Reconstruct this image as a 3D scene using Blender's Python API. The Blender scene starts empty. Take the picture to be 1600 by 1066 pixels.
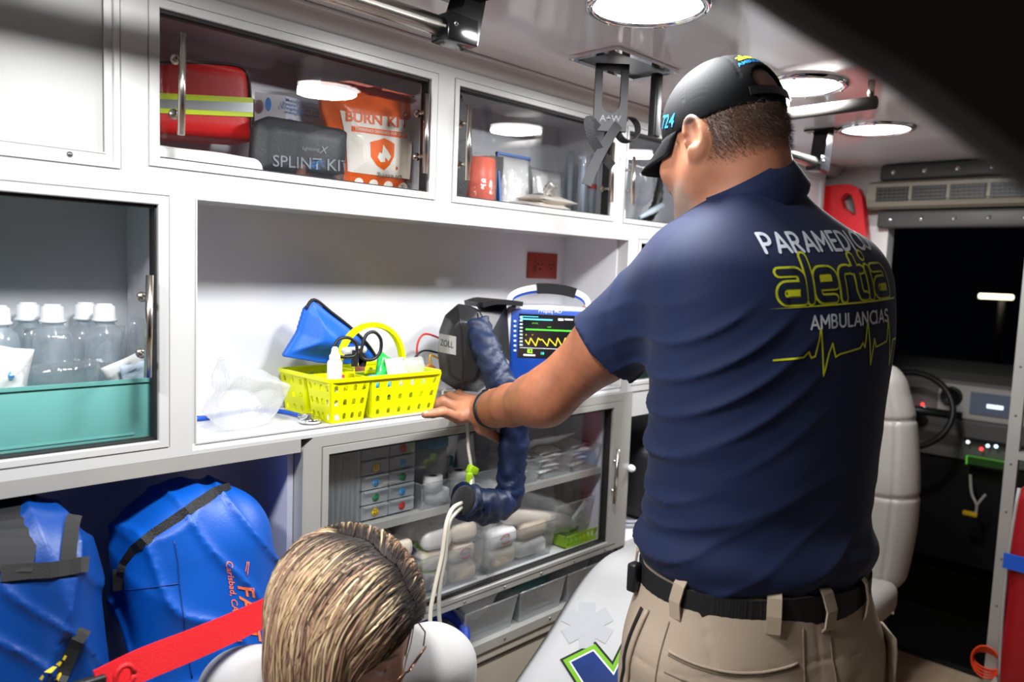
import bpy, bmesh, math, random
import numpy as np
import openvdb
from mathutils import Vector, Matrix, noise as mnoise
from mathutils.bvhtree import BVHTree
random.seed(7); rng = np.random.default_rng(7)
sc = bpy.context.scene
col = sc.collection
PI = math.pi

# ---------------------------------------------------------------- camera
FPX = 1205.0
CAM = np.array([0.0, -1.30, 1.43])
def _cam_rows(yaw, pitch, roll):
    cy, sy = math.cos(yaw), math.sin(yaw)
    m = np.array([[sy, -cy, 0], [0, 0, -1], [cy, sy, 0]])
    cp, sp = math.cos(pitch), math.sin(pitch)
    rx = np.array([[1, 0, 0], [0, cp, -sp], [0, sp, cp]])
    cr, sr = math.cos(roll), math.sin(roll)
    rz = np.array([[cr, -sr, 0], [sr, cr, 0], [0, 0, 1]])
    return rz @ rx @ m
MR = _cam_rows(math.radians(44.3), math.radians(5.2), math.radians(2.24))
cam = bpy.data.cameras.new('camera')
cam.sensor_width = 36.0
cam.lens = FPX / 1600 * 36
cam.clip_start = 0.02
cam.clip_end = 60
cam.dof.use_dof = True
cam.dof.focus_distance = 1.45
cam.dof.aperture_fstop = 3.2
cam_ob = bpy.data.objects.new('camera', cam)
col.objects.link(cam_ob)
r_, d_, f_ = MR
cam_ob.matrix_world = Matrix(((r_[0], -d_[0], -f_[0], CAM[0]), (r_[1], -d_[1], -f_[1], CAM[1]), (r_[2], -d_[2], -f_[2], CAM[2]), (0, 0, 0, 1)))
sc.camera = cam_ob
# surveying helpers: where a line of sight meets a known plane of the place
def _ray(x, y): return MR.T @ np.array([x - 800, y - 533, FPX])
def _hit(x, y, ax, v):
    d = _ray(x, y); t = (v - CAM[ax]) / d[ax]; return CAM + t * d
def on_x(x, y, v): return _hit(x, y, 0, v)
def on_y(x, y, v): return _hit(x, y, 1, v)
def on_z(x, y, v): return _hit(x, y, 2, v)
def at_d(x, y, d): return CAM + _ray(x, y) * d / FPX

# ---------------------------------------------------------------- world, exposure
w = bpy.data.worlds.new('night'); sc.world = w; w.use_nodes = True
w.node_tree.nodes['Background'].inputs[0].default_value = (0.02, 0.022, 0.03, 1)
w.node_tree.nodes['Background'].inputs[1].default_value = 0.08
sc.view_settings.view_transform = 'Standard'
sc.view_settings.look = 'None'
sc.view_settings.exposure = 0.0
sc.view_settings.gamma = 1.0
sc.view_settings.use_curve_mapping = False
sc.cycles.max_bounces = 10
sc.cycles.transparent_max_bounces = 24
sc.cycles.diffuse_bounces = 5
sc.cycles.glossy_bounces = 4
sc.cycles.sample_clamp_indirect = 6.0
sc.cycles.caustics_reflective = False
sc.cycles.caustics_refractive = False
ZC = 1.893                       # ceiling height
LAMPS = [(-0.20, -0.50), (0.455, -0.50), (1.126, -0.494), (1.797, -0.463), (2.413, -0.42)]
LAMP_W = 13.0
for lx, ly in LAMPS:
    L = bpy.data.lights.new('lamp_glow', 'AREA'); L.shape = 'DISK'; L.size = 0.165; L.energy = LAMP_W
    L.color = (0.985, 0.995, 1.0)
    lo = bpy.data.objects.new('lamp_glow', L); lo.location = (lx, ly, ZC - 0.016); col.objects.link(lo)

# ---------------------------------------------------------------- materials
def srgb(r, g, b):
    def c(u):
        u /= 255.0
        return u / 12.92 if u <= 0.04045 else ((u + 0.055) / 1.055) ** 2.4
    return (c(r), c(g), c(b), 1.0)
_mats = {}
def mat(name, colr=None, rough=0.5, metal=0.0, spec=0.5, bump=0.0, bscale=200.0, var=0.0, vscale=8.0, emit=None, estr=1.0,
        trans=0.0, ior=1.45, coat=0.0, sheen=0.0, alpha=1.0, attr=None, stretch=None, sss=0.0):
    if name in _mats: return _mats[name]
    m = bpy.data.materials.new(name); m.use_nodes = True; _mats[name] = m
    nt = m.node_tree; b = nt.nodes['Principled BSDF']
    b.inputs['Base Color'].default_value = colr or (0.8, 0.8, 0.8, 1)
    b.inputs['Roughness'].default_value = rough; b.inputs['Metallic'].default_value = metal
    b.inputs['Specular IOR Level'].default_value = spec; b.inputs['IOR'].default_value = ior
    b.inputs['Transmission Weight'].default_value = trans; b.inputs['Coat Weight'].default_value = coat
    b.inputs['Sheen Weight'].default_value = sheen; b.inputs['Alpha'].default_value = alpha
    if sss:
        b.inputs['Subsurface Weight'].default_value = sss
        b.inputs['Subsurface Radius'].default_value = (0.012, 0.005, 0.003)
        b.inputs['Subsurface Scale'].default_value = 0.6
    if emit:
        b.inputs['Emission Color'].default_value = emit; b.inputs['Emission Strength'].default_value = estr
    base = None
    tc = nt.nodes.new('ShaderNodeTexCoord'); src = tc.outputs['Object']
    if stretch:
        mp = nt.nodes.new('ShaderNodeMapping'); mp.inputs['Scale'].default_value = stretch
        nt.links.new(src, mp.inputs[0]); src = mp.outputs[0]
    if attr:
        an = nt.nodes.new('ShaderNodeAttribute'); an.attribute_name = attr; base = an.outputs['Color']
    if var > 0:
        n = nt.nodes.new('ShaderNodeTexNoise'); n.inputs['Scale'].default_value = vscale; n.inputs['Detail'].default_value = 4
        nt.links.new(src, n.inputs['Vector'])
        mr = nt.nodes.new('ShaderNodeMapRange'); mr.inputs['From Min'].default_value = 0.3; mr.inputs['From Max'].default_value = 0.7
        mr.inputs['To Min'].default_value = 1 - var; mr.inputs['To Max'].default_value = 1 + var
        nt.links.new(n.outputs['Fac'], mr.inputs['Value'])
        mx = nt.nodes.new('ShaderNodeMix'); mx.data_type = 'RGBA'; mx.blend_type = 'MULTIPLY'; mx.inputs['Factor'].default_value = 1
        if base: nt.links.new(base, mx.inputs[6])
        else: mx.inputs[6].default_value = colr
        cmb = nt.nodes.new('ShaderNodeCombineColor')
        for i in range(3): nt.links.new(mr.outputs['Result'], cmb.inputs[i])
        nt.links.new(cmb.outputs[0], mx.inputs[7]); base = mx.outputs[2]
    if base: nt.links.new(base, b.inputs['Base Color'])
    if bump > 0:
        n2 = nt.nodes.new('ShaderNodeTexNoise'); n2.inputs['Scale'].default_value = bscale; n2.inputs['Detail'].default_value = 3
        nt.links.new(src, n2.inputs['Vector'])
        bp = nt.nodes.new('ShaderNodeBump'); bp.inputs['Strength'].default_value = bump; bp.inputs['Distance'].default_value = 0.002
        nt.links.new(n2.outputs['Fac'], bp.inputs['Height']); nt.links.new(bp.outputs['Normal'], b.inputs['Normal'])
    return m
def glassy(name, tint=(0.95, 0.97, 0.97, 1), rough=0.02, refl=1.0, ior=1.5, haze=0.0, hazecol=(0.9, 0.92, 0.95, 1), bump=0.0, bscale=30.0):
    """thin clear sheet: see-through with a Fresnel reflection and, for plastics, a little milky haze"""
    if name in _mats: return _mats[name]
    m = bpy.data.materials.new(name); m.use_nodes = True; _mats[name] = m
    nt = m.node_tree; nt.nodes.remove(nt.nodes['Principled BSDF']); out = nt.nodes['Material Output']
    t = nt.nodes.new('ShaderNodeBsdfTransparent'); t.inputs[0].default_value = tint
    g = nt.nodes.new('ShaderNodeBsdfGlossy'); g.inputs['Roughness'].default_value = rough; g.inputs[0].default_value = (refl, refl, refl, 1)
    fr = nt.nodes.new('ShaderNodeFresnel')
    ge = nt.nodes.new('ShaderNodeNewGeometry'); mi = nt.nodes.new('ShaderNodeMapRange')   # both faces of a thin sheet reflect alike
    mi.inputs['To Min'].default_value = ior; mi.inputs['To Max'].default_value = 1.0 / ior
    nt.links.new(ge.outputs['Backfacing'], mi.inputs['Value']); nt.links.new(mi.outputs['Result'], fr.inputs['IOR'])
    base = t.outputs[0]
    if haze > 0:
        df = nt.nodes.new('ShaderNodeBsdfDiffuse'); df.inputs[0].default_value = hazecol
        tl = nt.nodes.new('ShaderNodeBsdfTranslucent'); tl.inputs[0].default_value = hazecol
        m0 = nt.nodes.new('ShaderNodeMixShader'); m0.inputs[0].default_value = 0.4
        nt.links.new(df.outputs[0], m0.inputs[1]); nt.links.new(tl.outputs[0], m0.inputs[2])
        m1 = nt.nodes.new('ShaderNodeMixShader'); m1.inputs[0].default_value = haze
        nt.links.new(t.outputs[0], m1.inputs[1]); nt.links.new(m0.outputs[0], m1.inputs[2]); base = m1.outputs[0]
    mx = nt.nodes.new('ShaderNodeMixShader')
    nt.links.new(fr.outputs[0], mx.inputs[0]); nt.links.new(base, mx.inputs[1]); nt.links.new(g.outputs[0], mx.inputs[2])
    nt.links.new(mx.outputs[0], out.inputs['Surface'])
    if bump > 0:
        tc = nt.nodes.new('ShaderNodeTexCoord'); n2 = nt.nodes.new('ShaderNodeTexNoise'); n2.inputs['Scale'].default_value = bscale; n2.inputs['Detail'].default_value = 3
        nt.links.new(tc.outputs['Object'], n2.inputs['Vector'])
        bp = nt.nodes.new('ShaderNodeBump'); bp.inputs['Strength'].default_value = bump; bp.inputs['Distance'].default_value = 0.004
        nt.links.new(n2.outputs['Fac'], bp.inputs['Height']); nt.links.new(bp.outputs['Normal'], g.inputs['Normal']); nt.links.new(bp.outputs['Normal'], fr.inputs['Normal'])
    return m

ALU = mat('aluminium_white', srgb(196, 196, 195), rough=0.32, metal=0.15, var=0.03, vscale=6)
ALU2 = mat('aluminium_grey', srgb(176, 175, 171), rough=0.35, metal=0.35, var=0.04, vscale=9)
WHITEP = mat('white_laminate', srgb(208, 209, 214), rough=0.12, spec=0.5, var=0.02)
LAVP = mat('cool_white_laminate', srgb(205, 206, 222), rough=0.22, var=0.03)
GREYDOOR = mat('grey_door_panel', srgb(164, 164, 163), rough=0.4, var=0.02)
CEIL = mat('ceiling_laminate', srgb(226, 225, 227), rough=0.08, spec=0.45, var=0.03, vscale=3)
COUNTER = mat('counter_white', srgb(228, 228, 230), rough=0.25, var=0.03, vscale=12)
BEIGE = mat('beige_panel', srgb(176, 168, 152), rough=0.4, var=0.04)
STEEL = mat('brushed_steel', srgb(196, 190, 180), rough=0.22, metal=1.0, bump=0.03, bscale=300)
CHROME = mat('chrome', srgb(225, 225, 228), rough=0.08, metal=1.0)
BLACKM = mat('black_gloss_paint', srgb(22, 22, 24), rough=0.16)
BLACKP = mat('black_plastic', srgb(24, 24, 26), rough=0.42)
BLACKF = mat('black_webbing', srgb(20, 20, 22), rough=0.8, bump=0.4, bscale=500, sheen=0.2)
RUBBER = mat('dark_gasket', srgb(28, 26, 27), rough=0.6)
GLASS = glassy('door_glass', (0.982, 0.985, 0.987, 1), rough=0.004, ior=1.52)
CLEARP = glassy('clear_plastic', (0.93, 0.95, 0.96, 1), rough=0.06, ior=1.5, haze=0.10)
MILKP = glassy('milky_plastic', (0.9, 0.93, 0.95, 1), rough=0.2, ior=1.45, haze=0.42, hazecol=(0.86, 0.89, 0.92, 1))
FILM = glassy('crinkled_film', (0.94, 0.95, 0.96, 1), rough=0.09, ior=1.6, haze=0.12, bump=0.9, bscale=45)
DARK = mat('cab_black', srgb(14, 14, 15), rough=0.6)

# ---------------------------------------------------------------- object helpers
def link(o, parent=None):
    col.objects.link(o)
    if parent is not None: o.parent = parent
    return o
def tag(o, label=None, cat=None, group=None, kind=None):
    if label: o['label'] = label
    if cat: o['category'] = cat
    if group: o['group'] = group
    if kind: o['kind'] = kind
    return o
def thing(name, label, cat, loc=(0, 0, 0), group=None, rz=0.0, kind=None):
    e = bpy.data.objects.new(name, None); e.empty_display_size = 0.05
    e.location = tuple(float(c) for c in loc); e.rotation_euler = (0, 0, rz)
    col.objects.link(e)
    return tag(e, label, cat, group, kind)
def dup(root, loc=None, rz=None, label=None):
    r = root.copy(); col.objects.link(r)
    if loc is not None: r.location = loc
    if rz is not None: r.rotation_euler = (0, 0, rz)
    if label: r['label'] = label
    for ch in list(root.children):
        c = ch.copy(); col.objects.link(c); c.parent = r
        for g in list(ch.children):
            d = g.copy(); col.objects.link(d); d.parent = c
    return r
class MB:
    """collects polygons; build() links them as one mesh object"""
    def __init__(s): s.v = []; s.f = []; s.sm = []
    def add(s, vs, fs, smooth=False):
        n = len(s.v); s.v += [tuple(float(c) for c in p) for p in vs]
        for f in fs: s.f.append([i + n for i in f]); s.sm.append(smooth)
        return s
    def box(s, lo, hi):
        x0, y0, z0 = lo; x1, y1, z1 = hi
        return s.add([(x0, y0, z0), (x1, y0, z0), (x1, y1, z0), (x0, y1, z0), (x0, y0, z1), (x1, y0, z1), (x1, y1, z1), (x0, y1, z1)],
                     [(3, 2, 1, 0), (4, 5, 6, 7), (0, 1, 5, 4), (1, 2, 6, 5), (2, 3, 7, 6), (3, 0, 4, 7)])
    def rbox(s, lo, hi, r=0.003, seg=2):
        bm = bmesh.new(); bmesh.ops.create_cube(bm, size=1)
        c = [(a + b) / 2 for a, b in zip(lo, hi)]; d = [b - a for a, b in zip(lo, hi)]
        for v in bm.verts: v.co = Vector((v.co.x * d[0] + c[0], v.co.y * d[1] + c[1], v.co.z * d[2] + c[2]))
        bmesh.ops.bevel(bm, geom=list(bm.edges), offset=min(r, min(d) * 0.49), segments=seg, profile=0.5, affect='EDGES')
        return s.bm(bm, True)
    def bm(s, bm, smooth=False):
        bm.verts.ensure_lookup_table(); bm.verts.index_update()
        s.add([v.co[:] for v in bm.verts], [[v.index for v in f.verts] for f in bm.faces], smooth); bm.free(); return s
    def tube(s, pts, r, n=10, caps=True, closed=False, flat=None):
        pts = [Vector([float(c) for c in p]) for p in pts]; m = len(pts)
        rr = r if hasattr(r, '__len__') else [r] * m
        up = None; vs = []
        for i, p in enumerate(pts):
            a = pts[(i - 1) % m] if (i > 0 or closed) else p; b = pts[(i + 1) % m] if (i < m - 1 or closed) else p
            t = (b - a).normalized()
            if up is None:
                up = Vector((0, 0, 1)) if abs(t.z) < 0.9 else Vector((1, 0, 0))
                if flat is not None: up = Vector(flat)
            sd = t.cross(up)
            if sd.length < 1e-6: sd = t.orthogonal()
            sd.normalize(); u2 = sd.cross(t).normalized(); 
            if flat is None: up = u2
            for k in range(n):
                an = 2 * PI * k / n
                vs.append(p + (sd * math.cos(an) + u2 * math.sin(an)) * rr[i])
        fs = []
        for i in range(m if closed else m - 1):
            j = (i + 1) % m
            for k in range(n): fs.append((i * n + k, i * n + (k + 1) % n, j * n + (k + 1) % n, j * n + k))
        if caps and not closed:
            fs.append(tuple(range(n - 1, -1, -1))); fs.append(tuple((m - 1) * n + k for k in range(n)))
        return s.add(vs, fs, True)
    def strip(s, pts, width, thick, nrm):
        """a flat band (strap): rectangular section along pts; nrm = face direction or one per point"""
        pts = [Vector([float(c) for c in p]) for p in pts]; m = len(pts); vs = []
        for i, p in enumerate(pts):
            t = (pts[min(i + 1, m - 1)] - pts[max(i - 1, 0)]).normalized()
            nn = Vector(nrm[i] if hasattr(nrm[0], '__len__') else nrm); nn = (nn - t * nn.dot(t)).normalized()
            sd = t.cross(nn).normalized()
            for a, b in ((-1, -1), (1, -1), (1, 1), (-1, 1)): vs.append(p + sd * a * width / 2 + nn * b * thick / 2)
        fs = [(3, 2, 1, 0), tuple((m - 1) * 4 + k for k in range(4))]
        for i in range(m - 1):
            for k in range(4): fs.append((i * 4 + k, i * 4 + (k + 1) % 4, i * 4 + 4 + (k + 1) % 4, i * 4 + 4 + k))
        return s.add(vs, fs)
    def lathe(s, prof, c=(0, 0, 0), n=24, axis='z', cap=True):
        vs = []
        for r, h in prof:
            for k in range(n):
                a = 2 * PI * k / n; x, y = r * math.cos(a), r * math.sin(a)
                p = (x, y, h) if axis == 'z' else ((h, x, y) if axis == 'x' else (x, h, y))
                vs.append((p[0] + c[0], p[1] + c[1], p[2] + c[2]))
        fs = []
        for i in range(len(prof) - 1):
            for k in range(n): 
                q = (i * n + k, i * n + (k + 1) % n, (i + 1) * n + (k + 1) % n, (i + 1) * n + k)
                fs.append(q if axis != 'y' else q[::-1])
        if cap:
            fs.append(tuple(range(n - 1, -1, -1))); fs.append(tuple((len(prof) - 1) * n + k for k in range(n)))
        return s.add(vs, fs, True)
    def prism(s, poly, y0, y1, plane='xz'):
        """polygon in a plane extruded along the third axis"""
        def P(a, b, c): return {'xz': (a, c, b), 'xy': (a, b, c), 'yz': (c, a, b)}[plane]
        n = len(poly); vs = [P(a, b, y0) for a, b in poly] + [P(a, b, y1) for a, b in poly]
        fs = [tuple(range(n)), tuple(range(2 * n - 1, n - 1, -1))] + [(i, i + n, (i + 1) % n + n, (i + 1) % n) for i in range(n)]
        return s.add(vs, fs)
    def xform(s, fn):
        s.v = [tuple(float(c) for c in fn(Vector(p))) for p in s.v]; return s
    def build(s, name, m, parent=None, loc=None, origin=None):
        me = bpy.data.meshes.new(name)
        vs = s.v
        if origin is not None: vs = [(p[0] - origin[0], p[1] - origin[1], p[2] - origin[2]) for p in vs]
        me.from_pydata(vs, [], s.f); me.polygons.foreach_set('use_smooth', s.sm); me.materials.append(m)
        bm = bmesh.new(); bm.from_mesh(me); bmesh.ops.recalc_face_normals(bm, faces=bm.faces); bm.to_mesh(me); bm.free()
        o = bpy.data.objects.new(name, me); link(o, parent)
        if origin is not None: o.location = tuple(float(c) for c in origin)
        if loc is not None: o.location = tuple(float(c) for c in loc)
        return o
def autosmooth(o, ang=0.6):
    me = o.data; me.polygons.foreach_set('use_smooth', [True] * len(me.polygons))
    me.set_sharp_from_angle(angle=ang); return o
def struct(o): o['kind'] = 'structure'; return o
def setcol(me, fn, name='Col'):
    n = len(me.vertices); co = np.empty(n * 3, np.float32); me.vertices.foreach_get('co', co); co = co.reshape(-1, 3)
    c = np.ones((n, 4), np.float32); c[:, :3] = fn(co)
    a = me.attributes.new(name, 'FLOAT_COLOR', 'POINT'); a.data.foreach_set('color', c.ravel())
# ---------------------------------------------------------------- solid sculpting with distance fields
def A3(p): return np.asarray(p, float)
def s_cone(P, a, b, ra, rb):
    a, b = A3(a), A3(b); ba = b - a; L2 = ba @ ba
    t = np.clip(((P - a) @ ba) / L2, 0, 1)
    return np.linalg.norm(P - (a + t[..., None] * ba), axis=-1) - (ra + (rb - ra) * t)
def s_ell(P, c, r, R=None):
    q = P - A3(c)
    if R is not None: q = q @ R          # columns of R = local axes
    r = A3(r); k0 = np.linalg.norm(q / r, axis=-1); k1 = np.linalg.norm(q / (r * r), axis=-1)
    return k0 * (k0 - 1) / np.maximum(k1, 1e-9)
def s_box(P, c, h, R=None, r=0.0):
    q = P - A3(c)
    if R is not None: q = q @ R
    d = np.abs(q) - (A3(h) - r)
    return np.linalg.norm(np.maximum(d, 0), axis=-1) + np.minimum(d.max(axis=-1), 0) - r
def smin(a, b, k):
    h = np.maximum(k - np.abs(a - b), 0) / k
    return np.minimum(a, b) - h * h * k * 0.25
def smax(a, b, k): return -smin(-a, -b, k)
def axes(z, y):
    """3x3 matrix with columns x,y,z: z given, y approximately given"""
    z = A3(z) / np.linalg.norm(z); x = np.cross(A3(y), z); x /= np.linalg.norm(x); return np.stack([x, np.cross(z, x), z], 1)
_nd = [(rng.normal(size=3), rng.uniform(0, 6.28)) for _ in range(24)]
def wob(P, freq, seed=0, n=6):
    s = np.zeros(P.shape[:-1])
    for i in range(n):
        d, ph = _nd[(i + seed * 5) % 24]; d = d / np.linalg.norm(d) * (0.7 + 0.13 * i)
        s += np.sin((P @ d) * freq + ph + 1.7 * seed)
    return s / n
def sdf_mesh(fn, lo, hi, vs, B=16, slack=1.6):
    lo, hi = A3(lo), A3(hi); n = np.ceil((hi - lo) / vs).astype(int) + 1; nb = np.ceil(n / B).astype(int)
    g = openvdb.FloatGrid(1.0)
    bi = np.stack(np.meshgrid(*[np.arange(k) for k in nb], indexing='ij'), -1).reshape(-1, 3)
    cen = lo + (bi * B + B / 2) * vs; d = fn(cen); R = vs * B * 0.87 * slack
    ii = np.stack(np.meshgrid(*[np.arange(B)] * 3, indexing='ij'), -1)
    near = bi[np.abs(d) < R]
    for b in bi[d <= -R]: g.fill(tuple(int(c) for c in b * B), tuple(int(c) for c in b * B + B - 1), -1.0)
    for k in range(0, len(near), 64):
        ch = near[k:k + 64]
        P = lo + (ch[:, None, None, None, :] * B + ii[None]) * vs
        D = fn(P.reshape(-1, 3)).reshape(len(ch), B, B, B)
        for b, a in zip(ch, D): g.copyFromArray(np.ascontiguousarray(np.clip(a, -1, 0.99), np.float32), ijk=tuple(int(c) for c in b * B))
    pts, quads = g.convertToQuads(0.0)
    pts = np.asarray(pts) * vs + lo; q = np.asarray(quads)
    a, b, c = pts[q[:, 0]], pts[q[:, 1]], pts[q[:, 2]]
    if np.einsum('ij,ij->i', np.cross(b - a, c - a), a - pts.mean(0)).sum() < 0: q = q[:, ::-1]
    return pts, q
def bounded(fn, lo, hi, m=0.05):
    """evaluate a costly field only near its box; farther out the distance to the box will do"""
    lo, hi = A3(lo), A3(hi); c, h = (lo + hi) / 2, (hi - lo) / 2
    def f(P):
        d = np.linalg.norm(np.maximum(np.abs(P - c) - h, 0), axis=-1); near = d < m
        r = np.maximum(d, m * 0.6)
        if near.any(): r[near] = fn(P[near])
        return r
    return f
def sdf_obj(name, fn, lo, hi, vs, m, parent=None, colfn=None, slack=1.6, origin=None):
    pts, q = sdf_mesh(fn, lo, hi, vs, slack=slack)
    me = bpy.data.meshes.new(name)
    if origin is not None: pts = pts - A3(origin)
    me.vertices.add(len(pts)); me.vertices.foreach_set('co', pts.astype(np.float32).ravel())
    me.loops.add(q.size); me.loops.foreach_set('vertex_index', q.astype(np.int32).ravel())
    me.polygons.add(len(q)); me.polygons.foreach_set('loop_start', np.arange(0, q.size, 4, dtype=np.int32))
    me.polygons.foreach_set('use_smooth', np.ones(len(q), bool)); me.update(calc_edges=True); me.validate()
    me.materials.append(m)
    if colfn is not None:
        off = A3(origin) if origin is not None else 0
        setcol(me, lambda P: colfn(P + off))
    o = bpy.data.objects.new(name, me); link(o, parent)
    if origin is not None: o.location = tuple(float(c) for c in origin)
    return o
def bvh_of(o):
    me = o.data; L = Vector(o.location)
    return BVHTree.FromPolygons([v.co + L for v in me.vertices], [tuple(p.vertices) for p in me.polygons])
# ---------------------------------------------------------------- flat print: lettering and shapes as thin geometry
def text_polys(s, size=1.0, bold=0.0, spacing=1.0, shear=0.0, res=3):
    cu = bpy.data.curves.new('txt', 'FONT'); cu.body = s; cu.size = size; cu.offset = bold * size; cu.space_character = spacing
    cu.shear = shear; cu.resolution_u = res; cu.align_x = 'CENTER'; cu.align_y = 'CENTER'
    o = bpy.data.objects.new('txt', cu); col.objects.link(o)
    me = bpy.data.meshes.new_from_object(o.evaluated_get(bpy.context.evaluated_depsgraph_get()))
    bpy.data.objects.remove(o); bpy.data.curves.remove(cu)
    return me
def print_mesh(name, me, m, place, parent=None, cut=None):
    """lay a flat mesh (in its own xy) on a surface through place(u, v) -> point"""
    bm = bmesh.new(); bm.from_mesh(me)
    bmesh.ops.triangulate(bm, faces=bm.faces)
    if cut:
        for _ in range(4):
            es = [e for e in bm.edges if e.calc_length() > cut]
            if not es: break
            bmesh.ops.subdivide_edges(bm, edges=es, cuts=1); bmesh.ops.triangulate(bm, faces=bm.faces)
    for v in bm.verts: v.co = Vector([float(c) for c in place(v.co.x, v.co.y)])
    me2 = bpy.data.meshes.new(name); bm.to_mesh(me2); bm.free(); me2.materials.append(m)
    return link(bpy.data.objects.new(name, me2), parent)
def write(name, s, size, m, o, ux, uy, parent=None, bold=0.0, spacing=1.0, shear=0.0, origin=(0, 0, 0)):
    """flat lettering centred at point o with reading direction ux and up uy"""
    o = A3(o) - A3(origin); ux = A3(ux) / np.linalg.norm(ux); uy = A3(uy) / np.linalg.norm(uy)
    me = text_polys(s, size, bold, spacing, shear); r = print_mesh(name, me, m, lambda u, v: o + ux * u + uy * v, parent)
    bpy.data.meshes.remove(me); return r
def flat_polys(polys):
    me = bpy.data.meshes.new('flat'); vs = []; fs = []
    for p in polys: fs.append(list(range(len(vs), len(vs) + len(p)))); vs += [(x, y, 0) for x, y in p]
    me.from_pydata(vs, [], fs); return me
def stroke_polys(pts, w, n=10):
    """a rounded pen stroke as overlapping quads and discs"""
    out = []
    for i in range(len(pts) - 1):
        a, b = np.array(pts[i], float), np.array(pts[i + 1], float); d = b - a; L = np.linalg.norm(d)
        if L < 1e-9: continue
        nn = np.array([-d[1], d[0]]) / L * w / 2; out.append([tuple(a - nn), tuple(b - nn), tuple(b + nn), tuple(a + nn)])
    for p in pts: out.append([(p[0] + w / 2 * math.cos(2 * PI * k / n), p[1] + w / 2 * math.sin(2 * PI * k / n)) for k in range(n)])
    return out
def ring(cx, cy, rx, ry, n=20): return [(cx + rx * math.cos(2 * PI * k / n), cy + ry * math.sin(2 * PI * k / n)) for k in range(n)]
def _arc(cx, cy, rx, ry, a0, a1, n=10): return [(cx + rx * math.cos(math.radians(a0 + (a1 - a0) * i / n)), cy + ry * math.sin(math.radians(a0 + (a1 - a0) * i / n))) for i in range(n + 1)]
GLYPH = {  # pen skeletons of plain capitals: (advance, strokes)
 'P': (.62, [[(0, 0), (0, 1), (.26, 1)] + _arc(.26, .72, .26, .28, 90, -90) + [(0, .44)]]), 'A': (.80, [[(0, 0), (.36, 1), (.72, 0)], [(.14, .3), (.58, .3)]]),
 'R': (.68, [[(0, 0), (0, 1), (.26, 1)] + _arc(.26, .73, .26, .27, 90, -90) + [(0, .46)], [(.26, .46), (.54, 0)]]), 'M': (.88, [[(0, 0), (0, 1), (.38, .35), (.76, 1), (.76, 0)]]),
 'E': (.60, [[(.48, 1), (0, 1), (0, 0), (.5, 0)], [(0, .52), (.42, .52)]]), 'D': (.78, [[(0, 0), (0, 1), (.22, 1)] + _arc(.22, .5, .44, .5, 90, -90) + [(0, 0)]]), 'I': (.20, [[(0, 0), (0, 1)]]),
 'C': (.78, [_arc(.5, .5, .5, .5, 45, 315, 14)]), 'O': (1.02, [_arc(.46, .5, .46, .5, 0, 360, 20)]), 'B': (.66, [[(0, 0), (0, 1), (.24, 1)] + _arc(.24, .76, .22, .24, 90, -90) + [(0, .52)], [(.24, .52)] + _arc(.26, .26, .26, .26, 90, -90) + [(0, 0)]]),
 'U': (.76, [[(0, 1), (0, .32)] + _arc(.31, .32, .31, .32, 180, 360) + [(.62, 1)]]), 'L': (.52, [[(0, 1), (0, 0), (.44, 0)]]), 'N': (.80, [[(0, 0), (0, 1), (.64, 0), (.64, 1)]]), 'S': (.64, [_arc(.26, .75, .24, .25, 30, 270, 10) + _arc(.26, .25, .26, .25, 90, -150, 10)])}
def capitals(s, h, w, gap=0.20):
    """bold capitals of height h centred on the origin, as pen strokes of width w"""
    x = 0.0; out = []
    for ch in s:
        adv, st = GLYPH[ch]; out += [[(x + a, b) for a, b in k] for k in st]; x += adv + gap - 0.08
    x -= gap; return flat_polys([q for k in out for q in stroke_polys([((a - x / 2) * h, (b - 0.5) * h) for a, b in k], w, 8)])
def base(root, p):
    """put a thing's Empty at its base; its parts were laid out in place"""
    p = Vector([float(c) for c in p]); root.location = p
    for ch in root.children: ch.location = Vector(ch.location) - p
    return root
# ================================================================ the setting
FLOORM = mat('floor_vinyl', srgb(164, 142, 118), rough=0.45, var=0.12, vscale=5, stretch=(1, 6, 1))
struct(MB().box((-1.6, -2.2, -0.03), (3.19, 0.4, 0)).build('floor', FLOORM))
struct(MB().box((-1.6, -2.2, ZC), (3.3, 0.25, ZC + 0.03)).build('ceiling', CEIL))
# coving between the ceiling and the cabinets
cv = MB(); prof = [(0.0, 1.858), (-0.004, 1.862), (-0.008, 1.866), (-0.022, 1.884), (-0.030, ZC - 0.001), (0.02, ZC - 0.001), (0.02, 1.858)]
cv.prism(prof, -1.6, 3.18, 'yz'); struct(cv.build('trim_1', mat('coving', srgb(196, 196, 194), rough=0.35)))
tb = MB().tube([(-1.6, -0.033, ZC - 0.004), (3.18, -0.033, ZC - 0.004)], 0.004, 8); struct(tb.build('trim_2', mat('bead', srgb(220, 220, 218), rough=0.3)))
YB = 0.225     # depth of the cabinets
struct(MB().box((-1.6, YB + 0.004, 0), (3.19, YB + 0.05, ZC)).build('wall_left', LAVP))
# right-hand side wall of the vehicle behind the photographer, with the open side door
wr = MB().box((-1.6, -2.2, 0), (-0.75, -2.16, ZC)); wr.box((1.75, -1.9, 0), (3.19, -1.86, ZC)); wr.box((-0.75, -2.2, 1.85), (1.75, -2.16, ZC))
struct(wr.build('wall_right', mat('wall_dark_grey', srgb(130, 130, 132), rough=0.4)))
struct(MB().box((-1.64, -2.2, 0), (-1.6, 0.4, ZC)).build('wall_back', mat('wall_grey', srgb(210, 210, 210), rough=0.4)))
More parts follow.
